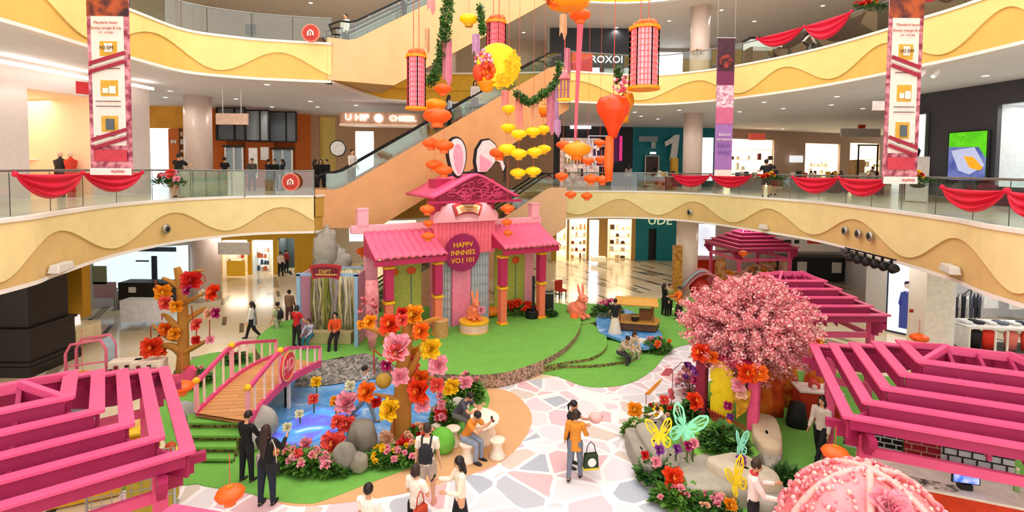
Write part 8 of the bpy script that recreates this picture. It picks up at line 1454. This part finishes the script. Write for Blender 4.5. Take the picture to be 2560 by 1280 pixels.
# right: clothes shop
for k, (x, c) in enumerate(((2388, '#3c3e48'), (2396, '#4a4c58'), (2405, '#e8e4e0'), (2414, '#2c2e38'), (2424, '#f2f0ec'), (2434, '#5c6070'), (2444, '#3a3c46'), (2453, '#4c505c'))): garment(x, 742, 22.0, c, 'garment number place %s on the dark rail of the white shop' % ('first', 'second', 'third', 'fourth', 'fifth', 'sixth', 'seventh', 'eighth')[k], .34, .95, 40)
garment(2480, 722, 22.4, '#f8f8f8', 'large white T-shirt above the table of the white shop', .8, .9); garment(2545, 725, 22.3, '#fbfbfb', 'white T-shirt at the right edge of the white shop', .7, .9); garment(2400, 670, 22, '#2a2c34', 'dark jacket at the back of the white shop', .6, .6); garment(2512, 728, 22.9, '#c8ccd4', 'pale grey garment between the two white T-shirts', .5, .9)
p = D(2500, 880, 20.3); t = thing('display_table', 'white display table of folded clothes in the white shop', 'table', (p.x, p.y, 0), R(-6)); M = MB(); M.box((0, 0, 1.02), (3.4, 1.3, .08)); M.build('tabletop', WH, t)
for s in (-1.66, 1.66): M = MB(); M.box((s, 0, .5), (.08, 1.3, 1.0)); M.build('side_panel', WH, t)
M = MB(); M.box((0, 0, .06), (3.4, 1.3, .1)); M.build('base', mat('#5a5854', .5), t)
for k in range(7): o = MB(); o.box((0, 0, .05), (.3, .5, .1)); o = o.build('folded_shirt', mat(('#f4f4f4', '#2c2e36', '#f8f6f2', '#6c7484', '#ececec', '#3c4456', '#f4f2ee')[k], .8), bevel=.03); o.location = t.matrix_basis @ Vector((-1.4+.45*k, 0, 1.07)); tag(o, '%s folded shirt on the white display table, %s from the left' % (('white', 'black', 'cream', 'slate', 'pale grey', 'navy', 'ivory')[k], ('first', 'second', 'third', 'fourth', 'fifth', 'sixth', 'seventh')[k]), 'shirt', 'folded shirts on the display table')
for x, c, lb, w_ in ((-1.2, '#1a1a1e', 'black bag under the white display table', .5), (-.75, '#ee3420', 'bright red suit-form under the white display table', .6), (.1, '#f28478', 'coral garment form under the white display table', .6), (.6, '#d83a30', 'red bag behind the coral form under the table', .35), (1.1, '#f8f8f6', 'white shirt form under the right part of the table', .6)):
    q = t.matrix_basis @ Vector((x, -.35, .12)); g = thing('garment_form', lb, 'garment', q); M = MB(); M.lathe([(w_*.36, 0), (w_*.42, .35), (w_*.5, .62), (w_*.34, .74), (.06, .78)], n=18, sy=.5); M.build('form_body', mat(c, .6), g, smooth=True); M = MB(); M.tube([(-.1, 0, .76), (0, 0, .86), (.1, 0, .76)], .015, 6); M.build('handle', mat(c, .6), g)
p = G(2500, 925, 0); t = thing('white_stand', 'thin white tubular stand in front of the display table', 'stand', p)
for s in (-.22, .22): M = MB(); M.box((s, 0, .75), (.05, .05, 1.5)); M.build('upright', WH, t)
for z in (.3, 1.5): M = MB(); M.box((0, 0, z), (.48, .05, .05)); M.build('rung', WH, t)
p = G(2408, 770, 0); t = thing('clothes_rail', 'black clothes rail carrying the dark garments of the white shop', 'rack', D(2420, 740, 22.05).xy.to_3d(), R(40)); M = MB(); M.tube([(-1.1, .04, 0), (-1.1, .04, 1.95), (1.1, .04, 1.95), (1.1, .04, 0)], .025, 8); M.build('rail', BLK, t)
t, w_, h_ = flat('wall_button', 'small red alarm disc on the pale column left of the white panel', 'alarm', 2274, 2283, 773, 781, 21.4, mat('#b8342c', .5), .05)
flat('white_wardrobe', 'plain white panel door in the wall between poster and white shop', 'panel', 2318, 2372, 680, 905, 19.9, WH, .06, -30)
